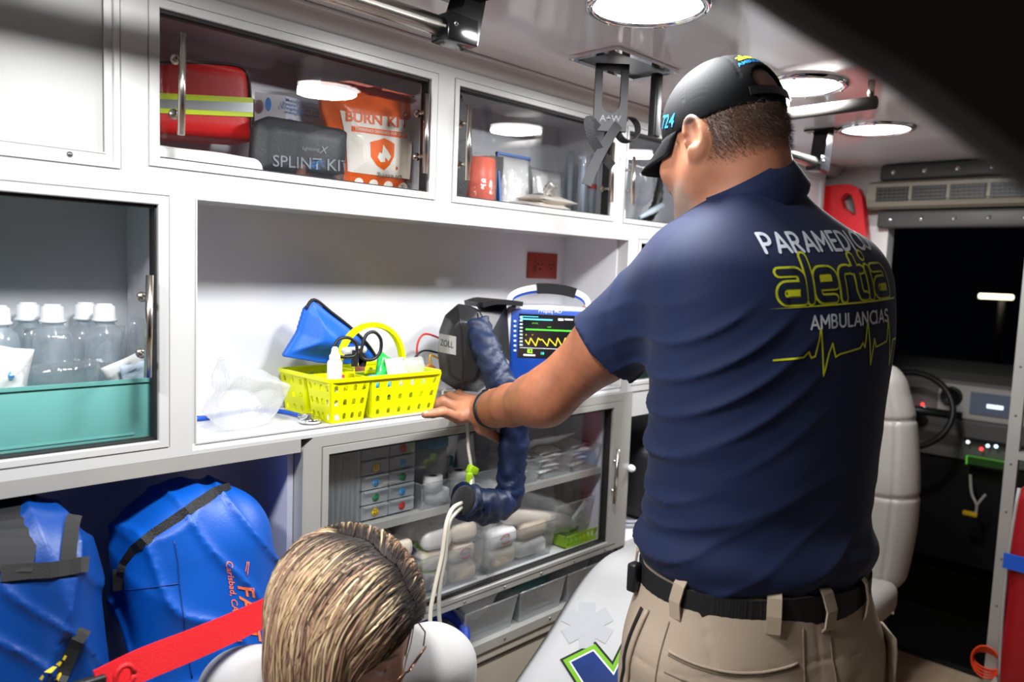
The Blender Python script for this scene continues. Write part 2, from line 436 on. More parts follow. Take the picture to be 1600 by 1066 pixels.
# bulkhead towards the driving cab: left pier, header, right pier
XB = 3.19
pA = on_x(1388, 360, XB); pB = on_x(1600, 350, XB)
WALLF = mat('bulkhead_grey', srgb(186, 184, 180), rough=0.4, var=0.03)
wf = MB(); zl = 1.665
wf.box((XB, pA[1], 0), (XB + 0.05, YB, ZC)); wf.box((XB, -1.86, zl), (XB + 0.05, pA[1], ZC)); wf.box((XB, -1.86, 0), (XB + 0.05, -1.02, zl))
struct(wf.build('wall_front', WALLF))
struct(MB().box((XB - 0.012, pA[1] - 0.004, 0.02), (XB + 0.055, pA[1] + 0.10, 1.66)).build('trim_3', mat('white_door_trim', srgb(222, 221, 218), rough=0.35)))

# ---------------------------------------------------------------- ceiling lamps
LENS = mat('lamp_lens', (1, 1, 1, 1), rough=0.4, emit=(1, 0.99, 0.965, 1), estr=9.0)
lamp_labels = ['round ceiling lamp near the rear wall, out of frame', 'round ceiling lamp above the seated woman, out of frame at top left',
               'large round ceiling lamp in chrome bezel nearest the top edge of the picture', 'round ceiling lamp glowing just behind the black cap',
               'round ceiling lamp farthest forward, right of the black cap']
for (lx, ly), lb in zip(LAMPS, lamp_labels):
    t = thing('ceiling_lamp', lb, 'ceiling lamp', group='round ceiling lamps')
    MB().lathe([(0.108, 0.0), (0.107, -0.006), (0.102, -0.009), (0.094, -0.008), (0.0925, -0.003), (0.0925, 0.0)], (lx, ly, ZC), 48, cap=False).build('bezel', CHROME, t)
    MB().lathe([(0.0925, -0.003), (0.08, -0.006), (0.05, -0.009), (0.0, -0.010)], (lx, ly, ZC), 40, cap=False).build('lens', LENS, t)
    for k in range(6):
        a = k * PI / 3 + 0.3
        MB().lathe([(0.0, -0.011), (0.003, -0.0105), (0.004, -0.008), (0.004, -0.006)], (lx + 0.1 * math.cos(a), ly + 0.1 * math.sin(a), ZC), 8, cap=False).build('screw', CHROME, t)
    base(t, (lx, ly, ZC))

# ================================================================ cabinet wall
def frame_members(x0, x1, z0, z1, wl, wr, wt, wb, root, m, y=0.0, sides='LRTB', step=0.58, proud=0.006):
    """mitred aluminium frame; each member its own part"""
    def prof(wd):
        s = wd * step
        return [(0, 0.03), (0, -proud), (s - 0.0008, -proud), (s, -proud + 0.0025), (s + 0.001, -proud + 0.0025), (s + 0.0018, -proud - 0.0015), (wd - 0.0015, -proud - 0.0015), (wd, -proud), (wd, 0.03)]
    for sd in sides:
        b = MB(); wd = dict(L=wl, R=wr, T=wt, B=wb)[sd]; vs = []
        for end in (0, 1):
            for t, yy in prof(wd):
                q = t / wd
                if sd in 'LR':
                    x = x0 + t if sd == 'L' else x1 - t
                    z = (z0 + q * wb) if end == 0 else (z1 - q * wt)
                else:
                    z = z1 - t if sd == 'T' else z0 + t
                    x = (x0 + q * wl) if end == 0 else (x1 - q * wr)
                vs.append((x, y + yy, z))
        n = len(vs) // 2
        b.add(vs, [(i, i + 1, n + i + 1, n + i) for i in range(n - 1)] + [tuple(range(n)), tuple(range(2 * n - 1, n - 1, -1))])
        b.build('frame_stile' if sd in 'LR' else 'frame_rail', m, root)
def carcass(x0, x1, z0, z1, root, m, d=YB, th=0.012, y0=0.028, open_top=False):
    MB().box((x0, d - 0.004, z0), (x1, d, z1)).build('back_panel', m, root)
    MB().box((x0, y0, z0), (x0 + th, d - 0.004, z1)).build('side_panel', m, root)
    MB().box((x1 - th, y0, z0), (x1, d - 0.004, z1)).build('side_panel', m, root)
    MB().box((x0 + th, y0, z1 - th), (x1 - th, d - 0.004, z1)).build('top_panel', m, root)
    MB().box((x0 + th, y0, z0), (x1 - th, d - 0.004, z0 + th)).build('bottom_panel', m, root)
def bar_handle(top, bot, y, root, off=0.034, r=0.0058, inset=0.028):
    """two standoffs on the pane and a steel bar; top and bot are (x, z)"""
    b = MB(); T = Vector((top[0], y - off, top[1])); Bm = Vector((bot[0], y - off, bot[1]))
    b.tube([T, Bm], r, 14)
    for q in (inset, 1 - inset):
        p = T.lerp(Bm, q if q > 0.5 else q)
    L = (T - Bm).length
    for s in (0.036, L - 0.036):
        p = T.lerp(Bm, s / L); b.tube([p, (p.x, y - 0.001, p.z)], 0.0042, 10)
        b.lathe([(0.0085, 0), (0.0085, 0.004), (0.006, 0.006), (0, 0.006)], (p.x, y - 0.0062, p.z), 14, 'y')
    return b.build('handle', STEEL, root)
def hpx(p0, p1, y):
    a = on_y(*p0, y - 0.034); c = on_y(*p1, y - 0.034); return (a[0], a[2]), (c[0], c[2])
def pane(x0, x1, z0, z1, y, root, m=None):
    return MB().box((x0, y, z0), (x1, y + 0.003, z1)).build('glass_pane', m or GLASS, root)
def gasket(x0, x1, z0, z1, root, y=0.0):
    for a, b in (((x0, z1 - 0.005), (x1, z1)), ((x0, z0), (x1, z0 + 0.003)), ((x0, z0), (x0 + 0.003, z1)), ((x1 - 0.003, z0), (x1, z1))):
        MB().box((a[0], y + 0.001, a[1]), (b[0], y + 0.024, b[1])).build('glazing_channel', RUBBER, root)

ZU0, ZU1 = 1.552, 1.858
# --- top row
t = thing('wall_cabinet', 'white framed wall cabinet with a solid grey door at top left corner', 'cabinet', group='wall cabinets')
carcass(-0.55, 0.455, ZU0, ZU1, t, WHITEP)
frame_members(-0.55, 0.455, ZU0, ZU1, 0.036, 0.026, 0.026, 0.019, t, ALU)
dr = MB().box((-0.515, 0.002, 1.5865), (0.417, 0.012, 1.8205)).build('door', GREYDOOR, t)
frame_members(-0.525, 0.430, 1.571, 1.833, 0.012, 0.0125, 0.012, 0.0155, dr, ALU, y=0.001, step=0.9, proud=0.004)
sp = on_y(110, 241, -0.006); MB().lathe([(0.0, -0.003), (0.0035, -0.002), (0.0045, 0.0)], (sp[0], -0.0035, sp[2]), 10, 'y', cap=False).build('lock_screw', mat('steel_dull', srgb(120, 120, 122), rough=0.4, metal=1), dr)
base(t, (-0.05, 0.1, ZU0))
def glass_cab(name_label, x0, x1, gx0, gx1, gz0, gz1, z0, z1, split=None, handles=(), frame=ALU, wt=None, inner=WHITEP, bottom=None, lap=0.043):
    t = thing('glass_cabinet', name_label, 'cabinet', group='glass fronted cabinets')
    carcass(x0, x1, z0, z1, t, inner)
    frame_members(x0, x1, z0, z1, gx0 - x0, x1 - gx1, z1 - gz1, gz0 - z0, t, frame)
    gasket(gx0, gx1, gz0, gz1, t)
    ps = []
    if split is None: ps.append(pane(gx0 + 0.003, gx1 - 0.003, gz0 + 0.003, gz1 - 0.005, 0.008, t))
    else:
        ps.append(pane(gx0 + 0.003, split + lap, gz0 + 0.003, gz1 - 0.005, 0.006, t)); ps.append(pane(split, gx1 - 0.003, gz0 + 0.003, gz1 - 0.005, 0.014, t))
    for i, a, b in handles:
        T, Bm = hpx(a, b, 0.006 + 0.008 * i); bar_handle(T, Bm, 0.006 + 0.008 * i, ps[i])
    base(t, ((x0 + x1) / 2, 0.1, z0)); return t
glass_cab('glass cabinet holding the red bag and the burn kit, top row', 0.455, 1.098, 0.499, 1.055, 1.589, 1.823, ZU0, ZU1, 0.755,
          ((0, (286, 52), (283, 211)), (1, (667, 147), (664, 271))))
glass_cab('glass cabinet with an orange wrapped roll and clear packets, under the strap hook', 1.098, 1.73, 1.134, 1.685, 1.588, 1.825, ZU0, ZU1, 1.387,
          ((0, (734, 165), (730, 282)), (1, (958, 223), (955, 316))), lap=0.03)
glass_cab('glass cabinet with a breathing mask and tubing, beside the cap visor', 1.73, 2.36, 1.756, 2.32, 1.587, 1.825, ZU0, ZU1, 2.03,
          ((0, (991, 244), (988, 319)),), lap=0.03)
# --- middle row
glass_cab('glass cabinet with saline bottles and a teal bin, middle row left', -0.55, 0.538, -0.51, 0.496, 1.126, 1.514, 1.094, ZU0, None,
          ((0, (234, 430), (231, 590)),))
t = thing('open_niche', 'open white niche with shiny back wall above the counter', 'open shelf')
x0, x1 = 0.538, 1.803
MB().box((x0, YB - 0.004, 1.114), (x1, YB, ZU0)).build('back_panel', WHITEP, t)
MB().box((x0, 0.028, 1.114), (x0 + 0.014, YB - 0.004, ZU0)).build('side_panel', WHITEP, t)
MB().box((x1 - 0.032, 0.028, 1.114), (x1, YB - 0.004, ZU0)).build('side_panel', WHITEP, t)
MB().box((x0 + 0.014, 0.028, 1.535), (x1 - 0.032, YB - 0.004, ZU0)).build('top_panel', WHITEP, t)
frame_members(x0, x1, 1.094, ZU0, 0.020, 0.027, 0.023, 0.019, t, ALU, step=0.97)
base(t, (1.17, 0.1, 1.094))
wt = MB().box((0.552, -0.0062, 1.1005), (1.771, YB - 0.004, 1.1128)).build('worktop', COUNTER)
tag(wt, 'white laminate counter under the yellow caddy and the monitor', 'worktop')
# row of rails between the middle and the lower cabinets
rl = MB(); rl.prism([(-0.0065, 1.069), (-0.0065, 1.0935), (0.028, 1.0935), (0.028, 1.069)], -0.55, 0.76, 'yz')
# --- lower compartments
t = thing('bag_compartment', 'open lower compartment holding the two blue bags', 'open shelf')
rl.build('frame_rail', ALU2, t)
frame_members(-0.55, 0.787, 0.30, 1.0935, 0.03, 0.0215, 0.0235, 0.03, t, ALU2, sides='R', step=0.97)
MB().box((-0.55, YB - 0.004, 0.30), (0.787, YB, 1.09)).build('back_panel', LAVP, t)
MB().box((0.752, 0.028, 0.30), (0.764, YB - 0.004, 1.09)).build('side_panel', LAVP, t)
MB().box((-0.55, 0.028, 1.072), (0.76, YB - 0.004, 1.09)).build('top_panel', LAVP, t)
MB().box((-0.55, -0.12, 0.28), (0.787, YB - 0.004, 0.30)).build('bottom_panel', LAVP, t)
base(t, (0.1, 0.1, 0.28))
XL0, XL1, ZL0, ZL1 = 0.787, 1.836, 0.637, 1.0935
t = thing('glass_cabinet', 'lower glass cabinet packed with gauze packs and numbered drawers, below the counter', 'cabinet', group='glass fronted cabinets')
MB().box((XL0, YB - 0.004, ZL0), (XL1, YB, ZL1)).build('back_panel', LAVP, t)
MB().box((XL0, 0.028, ZL0), (XL0 + 0.02, YB - 0.004, ZL1)).build('side_panel', LAVP, t)
MB().box((XL1 - 0.075, 0.028, ZL0), (XL1, YB - 0.004, ZL1)).build('side_panel', LAVP, t)
MB().box((XL0 + 0.02, 0.028, ZL1 - 0.03), (XL1 - 0.075, YB - 0.004, ZL1 - 0.002)).build('top_panel', LAVP, t)
MB().box((XL0 + 0.02, 0.02, 0.648), (XL1 - 0.075, YB - 0.004, 0.660)).build('bottom_panel', COUNTER, t)
ZS = on_y(600, 815, 0.03)[2]
MB().box((XL0 + 0.02, 0.03, ZS - 0.017), (XL1 - 0.075, YB - 0.004, ZS)).build('shelf', ALU2, t)
frame_members(XL0, XL1, ZL0, ZL1, 0.036, 0.086, 0.0385, 0.027, t, ALU2, step=0.55)
gasket(0.823, 1.750, 0.664, 1.055, t)
p1 = pane(0.826, 1.31, 0.667, 1.050, 0.006, t); p2 = pane(1.285, 1.747, 0.667, 1.050, 0.014, t)
T, Bm = hpx((966, 702), (960, 787), 0.014); bar_handle(T, Bm, 0.014, p2)
SCREW = mat('screw_steel', srgb(150, 150, 150), rough=0.3, metal=1)
for k in range(7):
    MB().lathe([(0.0, -0.002), (0.0028, -0.0015), (0.0036, 0.0)], (0.93 + k * 0.135, -0.0065, 0.644), 8, 'y', cap=False).build('screw', SCREW, t)
base(t, (1.3, 0.1, ZL0))
t = thing('tub_shelf', 'narrow open shelf holding clear tubs under the lower glass cabinet', 'open shelf')
MB().box((XL0, YB - 0.004, 0.30), (XL1, YB, 0.632)).build('back_panel', LAVP, t)
MB().box((XL0, 0.028, 0.30), (XL0 + 0.015, YB - 0.004, 0.632)).build('side_panel', LAVP, t)
MB().box((XL1 - 0.015, 0.028, 0.30), (XL1, YB - 0.004, 0.632)).build('side_panel', LAVP, t)
MB().box((XL0 + 0.015, 0.0, 0.500), (XL1 - 0.015, YB - 0.004, 0.518)).build('shelf', ALU2, t)
MB().box((XL0, -0.008, 0.498), (XL1, 0.0, 0.522)).build('frame_rail', ALU2, t)
for k in range(5):
    MB().lathe([(0.0, -0.002), (0.0028, -0.0015), (0.0036, 0.0)], (1.0 + k * 0.17, -0.0085, 0.510), 8, 'y', cap=False).build('screw', SCREW, t)
MB().box((XL0, -0.004, 0.02), (XL1, 0.004, 0.496)).build('front_panel', BEIGE, t)
MB().box((XL0, -0.007, 0.470), (XL1, -0.003, 0.474)).build('panel_groove', RUBBER, t)
base(t, (1.3, 0.1, 0.02))
# --- units to the right of the lower glass cabinet
t = thing('end_cabinet', 'white cabinet with a dark glass door half hidden behind the man', 'cabinet')
carcass(1.804, 2.36, 1.0945, ZU0, t, WHITEP)
frame_members(1.804, 2.36, 1.0945, ZU0, 0.036, 0.036, 0.03, 0.03, t, ALU)
MB().box((1.838, -0.003, 1.02), (2.36, 0.02, 1.0935)).build('apron', ALU, t)
MB().box((1.84, 0.008, 1.1245), (2.322, 0.012, 1.52)).build('door', mat('smoked_glass', srgb(30, 44, 40), rough=0.05), t)
base(t, (2.1, 0.1, 1.0945))
t = thing('side_counter', 'low white counter with a coil of clear tubing, behind the stretcher', 'counter')
zc2 = on_y(975, 845, 0.0)[2]
MB().box((1.836, -0.004, zc2 - 0.03), (2.75, YB - 0.004, zc2)).build('counter_top', COUNTER, t)
MB().box((1.836, 0.004, 0.02), (2.75, 0.012, zc2 - 0.03)).build('front_panel', BEIGE, t)
MB().box((1.836, YB - 0.008, zc2), (2.75, YB - 0.002, 1.02)).build('back_panel', mat('dark_grey_panel', srgb(70, 72, 76), rough=0.4), t)
base(t, (2.2, 0.1, 0.02))
t = thing('wall_cabinet', 'white wall cabinet next to the bulkhead, behind the man', 'cabinet', group='wall cabinets')
MB().box((2.362, 0.0, 1.024), (2.748, YB - 0.004, ZU1)).build('body', WHITEP, t)
frame_members(2.362, 2.748, ZU0, ZU1, 0.03, 0.03, 0.03, 0.03, t, ALU)
base(t, (2.55, 0.1, 1.024))
t = thing('front_locker', 'tall white locker against the bulkhead, behind the man', 'cabinet')
MB().box((2.752, 0.0, 0.0), (3.06, YB - 0.004, ZU1)).build('body', WHITEP, t)
frame_members(2.752, 3.06, 0.02, ZU1, 0.03, 0.03, 0.03, 0.03, t, ALU)
base(t, (2.96, 0.1, 0.0))
def surf(bvh, x, y, g=0.0015):
    """the point of a solid seen along a line of sight, lifted off it by g"""
    d = _ray(x, y); d = d / np.linalg.norm(d); h = bvh.ray_cast(Vector(CAM), Vector(d))
    if h[0] is None: return None
    n = np.array(h[1]); n = n if n @ d < 0 else -n
    return np.array(h[0]) + n * g
def surf_path(bvh, pts, n=8, g=0.0015):
    out = []
    for a, b in zip(pts[:-1], pts[1:]):
        for k in range(n):
            q = surf(bvh, a[0] + (b[0] - a[0]) * k / n, a[1] + (b[1] - a[1]) * k / n, g)
            if q is not None: out.append(q)
    q = surf(bvh, *pts[-1], g)
    if q is not None: out.append(q)
    return out
def surf_place(bvh, cx, cy, ex, ey, g=0.0012):
    """map flat print onto a solid: frame given where the solid is seen"""
    def f(u, v):
        p = surf(bvh, cx + ex[0] * u + ey[0] * v, cy + ex[1] * u + ey[1] * v, g)
        return p if p is not None else surf(bvh, cx, cy, g)
    return f
def smooth_path(pts, n=6):
    pts = [A3(p) for p in pts]; out = []
    for i in range(len(pts) - 1):
        p0, p1, p2, p3 = pts[max(i - 1, 0)], pts[i], pts[i + 1], pts[min(i + 2, len(pts) - 1)]
        for k in range(n):
            t = k / n; out.append(0.5 * ((2 * p1) + (-p0 + p2) * t + (2 * p0 - 5 * p1 + 4 * p2 - p3) * t * t + (-p0 + 3 * p1 - 3 * p2 + p3) * t ** 3))
    out.append(pts[-1]); return out
# ================================================================ stretcher with white cover
WSHEET = mat('white_cover', srgb(188, 188, 189), rough=0.6, bump=0.15, bscale=40, var=0.015)
st = thing('stretcher', 'white covered stretcher with raised backrest and blue and green emblem, right of the woman', 'stretcher')
YS0, YS1 = -0.555, -0.12
prof = [(0.15, 0.40), (1.02, 0.40), (1.10, 0.405), (1.17, 0.435), (1.243, 0.487), (1.30, 0.532), (1.40, 0.614), (1.47, 0.672), (1.515, 0.702), (1.56, 0.718), (1.63, 0.722), (1.80, 0.722)]
sp_ = smooth_path([(a, 0, b) for a, b in prof], 5); px_ = np.array([p[0] for p in sp_]); pz_ = np.array([p[2] for p in sp_])
mm = MB(); NY = 14; vs = []
for p in sp_:
    for j in range(NY):
        q = j / (NY - 1); ye = YS1 - 0.075 * min(1, max(0, (1.25 - p[0]) / 0.3)); yy = YS0 + (ye - YS0) * q; e = min(q, 1 - q); drop = 0.035 * max(0, 1 - e / 0.10) ** 2.2
        vs.append((p[0], yy, p[2] - drop + 0.0025 * math.sin(p[0] * 31 + yy * 23) * math.sin(yy * 17)))
mm.add(vs, [(i * NY + j, i * NY + j + 1, (i + 1) * NY + j + 1, (i + 1) * NY + j) for i in range(len(sp_) - 1) for j in range(NY - 1)], True)
mt = mm.build('mattress', WSHEET, st); so = mt.modifiers.new('t', 'SOLIDIFY'); so.thickness = 0.075; so.offset = -1
if mt.data.polygons[0].normal.z < 0: mt.data.flip_normals()
fr = MB()
for yy in (YS0 + 0.02, YS1 - 0.09): fr.tube([(0.15, yy, 0.315), (1.8, yy, 0.315)], 0.014, 10)
for xx in (0.2, 0.75, 1.25, 1.75): fr.tube([(xx, YS0 + 0.02, 0.315), (xx, YS1 - 0.09, 0.315)], 0.012, 10)
fr.build('frame', STEEL, st)
for xx in (0.3, 1.65):
    for yy in (YS0 + 0.04, YS1 - 0.10):
        MB().tube([(xx, yy, 0.31), (xx, yy, 0.09)], 0.012, 10).build('leg', STEEL, st)
        MB().lathe([(0.0, -0.014), (0.036, -0.014), (0.045, -0.008), (0.045, 0.008), (0.036, 0.014), (0.0, 0.014)], (xx, yy, 0.046), 20, 'y').build('wheel', BLACKP, st)
for yy in (-0.22, -0.5): MB().tube([(1.78, yy, 0.32), (1.70, yy, 0.62)], 0.010, 8).build('backrest_prop', STEEL, st)
mb_ = BVHTree.FromPolygons([v.co.copy() for v in mt.data.vertices], [tuple(p.vertices) for p in mt.data.polygons])
def cover_print(polys, m, g):
    """polygons given where the cover is seen"""
    me = flat_polys(polys); o = print_mesh('emblem', me, m, lambda u, v: surf(mb_, u, v, g) if surf(mb_, u, v, g) is not None else on_z(u, v, 0.5), st, cut=14); bpy.data.meshes.remove(me); return o
PB = mat('emblem_black', srgb(24, 30, 26), rough=0.6); PG = mat('emblem_green', srgb(116, 176, 36), rough=0.6); PBL = mat('emblem_blue', srgb(12, 44, 108), rough=0.6, var=0.35, vscale=9); PWT = mat('emblem_white', srgb(240, 242, 244), rough=0.6)
def inset(poly, k):
    P = [np.array(p, float) for p in poly]; n = len(P); area = sum(P[i][0] * P[(i + 1) % n][1] - P[(i + 1) % n][0] * P[i][1] for i in range(n)); sg = 1 if area > 0 else -1; out = []
    for i in range(n):
        a, b, c = P[i - 1], P[i], P[(i + 1) % n]; d1 = (b - a) / np.linalg.norm(b - a); d2 = (c - b) / np.linalg.norm(c - b)
        n1 = np.array([-d1[1], d1[0]]) * sg; n2 = np.array([-d2[1], d2[0]]) * sg; m = (n1 + n2); m /= max(m @ n1, 0.35) * 1.0; out.append(tuple(b + m * k))
    return out
def tris(poly):
    from mathutils.geometry import tessellate_polygon
    v = [Vector((p[0], p[1], 0)) for p in poly]; return [[poly[i] for i in t] for t in tessellate_polygon([v])]
EM = [(875, 1031), (931, 1003), (957, 1034), (974, 1000), (1006, 1008), (1040, 1012), (1046, 1060), (1020, 1110), (960, 1118), (925, 1110)]
cover_print(tris(EM), PB, 0.0012); cover_print(tris(inset(EM, 3.5)), PG, 0.0018); cover_print(tris(inset(EM, 10)), PWT, 0.0024); cover_print(tris(inset(EM, 12.5)), PBL, 0.0030)
star = []; c0 = np.array([918.0, 978.0])
for k in range(3):
    a = math.radians(90 + 60 * k); d = np.array([math.cos(a) * 40, math.sin(a) * 36]); n = np.array([-math.sin(a) * 13, math.cos(a) * 12])
    star.append([tuple(c0 + d + n), tuple(c0 - d + n), tuple(c0 - d - n), tuple(c0 + d - n)])
cover_print(star, mat('emblem_pale_grey', srgb(174, 176, 180), rough=0.6), 0.0012)
base(st, (0.97, -0.35, 0.0))
# ================================================================ blue bags in the lower compartment
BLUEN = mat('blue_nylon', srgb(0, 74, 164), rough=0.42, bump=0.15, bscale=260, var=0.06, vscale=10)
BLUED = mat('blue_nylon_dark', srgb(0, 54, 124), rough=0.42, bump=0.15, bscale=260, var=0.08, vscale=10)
def bag(name, label, cx, hw, y0, y1, z0, z1, m, seed, lean=0.0, top_round=0.12):
    t = thing(name, label, 'bag', group='blue kit bags')
    def f(P):
        z = P[..., 2]; x = P[..., 0] - cx - lean * (z - z0); y = P[..., 1]
        q = np.clip((z - z0) / (z1 - z0), 0, 1); sx = hw * (1 - 0.18 * q ** 3); sy = (y1 - y0) / 2 * (1 - 0.35 * q ** 2.2); yc = (y0 + y1) / 2 + 0.02 * q
        d = s_box(np.stack([x * hw / sx, (y - yc) * ((y1 - y0) / 2) / sy, z], -1), (0, 0, (z0 + z1) / 2), (hw, (y1 - y0) / 2, (z1 - z0) / 2), None, top_round * 0.8)
        w = 0.020 * (1 - np.abs(np.sin(wob(P, 5, seed) * 3.4 + x * 7 + z * 6))) ** 2 + 0.016 * (1 - np.abs(np.sin(wob(P, 11, seed + 1) * 3 + z * 15 - x * 13))) ** 3 + 0.010 * (1 - np.abs(np.sin(wob(P, 20, seed + 2) * 3 + z * 24 + x * 30))) ** 4
        return d * 0.8 - w * 0.8 + 0.006
    o = sdf_obj('body', f, (cx - hw - 0.06, y0 - 0.06, z0 - 0.01), (cx + hw + 0.12, y1 + 0.05, z1 + 0.05), 0.0052, m, t, slack=1.5)
    return t, o
tR, oR = bag('kit_bag', 'bright blue nylon bag with black zipper and orange lettering, under the counter', 0.560, 0.140, -0.135, 0.165, 0.302, 1.030, BLUEN, 1, 0.03, 0.13)
bR = bvh_of(oR); ZIP = mat('black_zip', srgb(18, 18, 20), rough=0.55, bump=0.8, bscale=500)
def cam_n(p): v = CAM - A3(p); return tuple(v / np.linalg.norm(v))
pts = surf_path(bR, [(191, 905), (196, 882), (212, 858), (240, 836), (275, 812), (310, 787), (335, 770), (358, 763)], 4, 0.002)
zp = MB(); zp.strip(pts, 0.017, 0.004, [cam_n(p) for p in pts]); zp.build('zipper', ZIP, tR)
pts = surf_path(bR, [(192, 889), (192, 921)], 5, 0.003); MB().strip(pts, 0.024, 0.004, [cam_n(p) for p in pts]).build('zipper_end', BLACKF, tR)
SEAM = mat('blue_seam', srgb(0, 48, 120), rough=0.5)
for pl in ([(163, 915), (200, 922), (240, 918), (280, 912)], [(272, 845), (278, 880), (280, 912), (286, 960), (290, 1004), (300, 1060)]):
    pts = surf_path(bR, pl, 6, 0.0005); MB().tube(pts, 0.0012, 5).build('seam', SEAM, tR)
ORG = mat('orange_print', srgb(238, 110, 60), rough=0.6)
tm = text_polys('FAST', 38, 0.012, 1.05); print_mesh('lettering', tm, ORG, surf_place(bR, 388, 958, (0.14, 1.0), (0.95, 0.14)), tR, cut=8)
tm = text_polys('Carlsbad, CA • 760-4', 14.5, 0.008, 1.0); print_mesh('lettering', tm, ORG, surf_place(bR, 365, 940, (0.13, 1.0), (0.95, 0.14)), tR, cut=8)
for off in (0, 5): 
    pts = surf_path(bR, [(386 + off * 0.5, 878), (383 + off * 0.6, 895 + off)], 4, 0.001); MB().tube(pts, 0.0008, 5).build('print_line', ORG, tR)
base(tR, (0.57, 0.0, 0.302))
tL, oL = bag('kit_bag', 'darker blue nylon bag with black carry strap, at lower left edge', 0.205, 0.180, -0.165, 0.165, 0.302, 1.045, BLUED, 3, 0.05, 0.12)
bL = bvh_of(oL)
def lstrap(pl, wd, m=BLACKF, name='strap', g=0.004):
    pts = surf_path(bL, pl, 5, g)
    if len(pts) > 1: MB().strip(pts, wd, 0.003, [cam_n(p) for p in pts]).build(name, m, tL)
lstrap([(0, 898), (40, 893), (90, 890), (133, 883)], 0.022); lstrap([(120, 762), (112, 820), (105, 880)], 0.020); lstrap([(133, 760), (137, 800)], 0.012)
lstrap([(20, 760), (22, 830), (10, 895)], 0.06, mat('black_mesh_pocket', srgb(12, 12, 16), rough=0.7), 'mesh_panel', 0.003)
lstrap([(128, 985), (110, 1020), (90, 1064)], 0.018, mat('black_trim', srgb(16, 16, 18), rough=0.6), 'trim_band')
YPR = mat('yellow_print', srgb(222, 190, 40), rough=0.6)
for k in range(4):
    x, y = 96 - 9 * k, 1026 + 10 * k; me = flat_polys([[(x - 4, y + 2), (x + 1, y - 5), (x + 5, y - 3), (x, y + 4)]]); print_mesh('yellow_mark', me, YPR, lambda u, v: surf(bL, u, v, 0.007) if surf(bL, u, v, 0.007) is not None else on_y(u, v, -0.2), tL)
me = flat_polys([ring(93, 1058, 8, 7)]); print_mesh('yellow_mark', me, YPR, lambda u, v: surf(bL, u, v, 0.004) if surf(bL, u, v, 0.004) is not None else on_y(u, v, -0.2), tL)
base(tL, (0.25, 0.0, 0.302))
# red belt strap in front of the bags
rs = [on_y(152, 1074, -0.225), on_y(220, 1040, -0.215), on_y(300, 1008, -0.195), on_y(370, 978, -0.175), on_y(420, 955, -0.16), on_y(470, 935, -0.15)]
rb = thing('safety_strap', 'red webbing strap running across the front of the blue bags', 'strap')
REDW = mat('red_webbing', srgb(206, 26, 34), rough=0.6, bump=0.3, bscale=350)
pts = smooth_path(rs, 5); MB().strip(pts, 0.046, 0.003, [(0.55, -0.8, 0.25)] * len(pts)).build('webbing', REDW, rb)
q = on_y(190, 1052, -0.225); MB().tube([q + np.array([0.012 * math.cos(a) , -0.012, 0.016 * math.sin(a)]) for a in np.linspace(0, 6.28, 14)], 0.004, 6).build('rolled_end', REDW, rb)
q = on_y(150, 1072, -0.222); MB().rbox(q + np.array([-0.03, -0.008, -0.014]), q + np.array([0.012, 0.008, 0.014]), 0.004).build('buckle', BLACKP, rb)
base(rb, rs[2])
# ================================================================ ceiling fittings
YR = -0.285
t = thing('grab_rail', 'steel ceiling grab rail ending in a black bracket, top centre', 'grab rail', group='ceiling grab rails')
zr = on_y(690, 42, YR)[2]; xe = on_y(690, 42, YR)[0]
MB().tube([(-1.2, YR, zr), (xe + 0.005, YR, zr)], 0.0165, 20).build('rail', STEEL, t)
def bracket(root, x, y, z, s=1):
    MB().rbox((x - 0.004, y - 0.023, z - 0.023), (x + 0.062 * s, y + 0.023, z + 0.021), 0.003).build('rail_socket', BLACKM, root)
    b = MB(); b.prism([(x + 0.02, z + 0.015), (x + 0.062, z - 0.02), (x + 0.078, ZC - 0.006), (x + 0.036, ZC - 0.006)], y - 0.022, y + 0.022, 'xz'); b.build('bracket_arm', BLACKM, root)
    MB().box((x + 0.015, y - 0.045, ZC - 0.006), (x + 0.085, y + 0.045, ZC - 0.0005)).build('mounting_plate', BLACKM, root)
    for yy in (-0.034, 0.034): MB().lathe([(0.0, -0.010), (0.004, -0.009), (0.0055, -0.006)], (x + 0.055, y + yy, ZC), 10, cap=False).build('bolt', CHROME, root)
    MB().lathe([(0.0, -0.003), (0.0035, -0.002), (0.0045, 0)], (x + 0.012, y - 0.023, z + 0.004), 10, 'y', cap=False).build('bolt', CHROME, root)
bracket(t, xe, YR, zr); base(t, (xe - 0.3, YR, ZC))
t = thing('grab_rail', 'steel ceiling grab rail far forward, right of the man\'s neck', 'grab rail', group='ceiling grab rails')
e2 = on_y(1278, 256, YR); s2 = on_y(1180, 222, YR); MB().tube([s2, e2], 0.0165, 16).build('rail', STEEL, t)
bracket(t, e2[0] - 0.03, YR, e2[2]); base(t, (e2[0], YR, ZC))
t = thing('cross_rail', 'grey padded rail across the ceiling between the two forward lamps', 'grab rail')
a, b_ = on_z(1215, 181, 1.842), on_z(1368, 160, 1.842); MB().tube([a, b_], 0.015, 16).build('padding', mat('grey_foam', srgb(64, 61, 58), rough=0.7), t)
for q, nm in ((a, 0.1), (b_, 0.95)): p = a * (1 - nm) + b_ * nm; MB().tube([p, (p[0], p[1], ZC)], 0.008, 8).build('stay', STEEL, t)
base(t, (a[0], (a[1] + b_[1]) / 2, ZC))
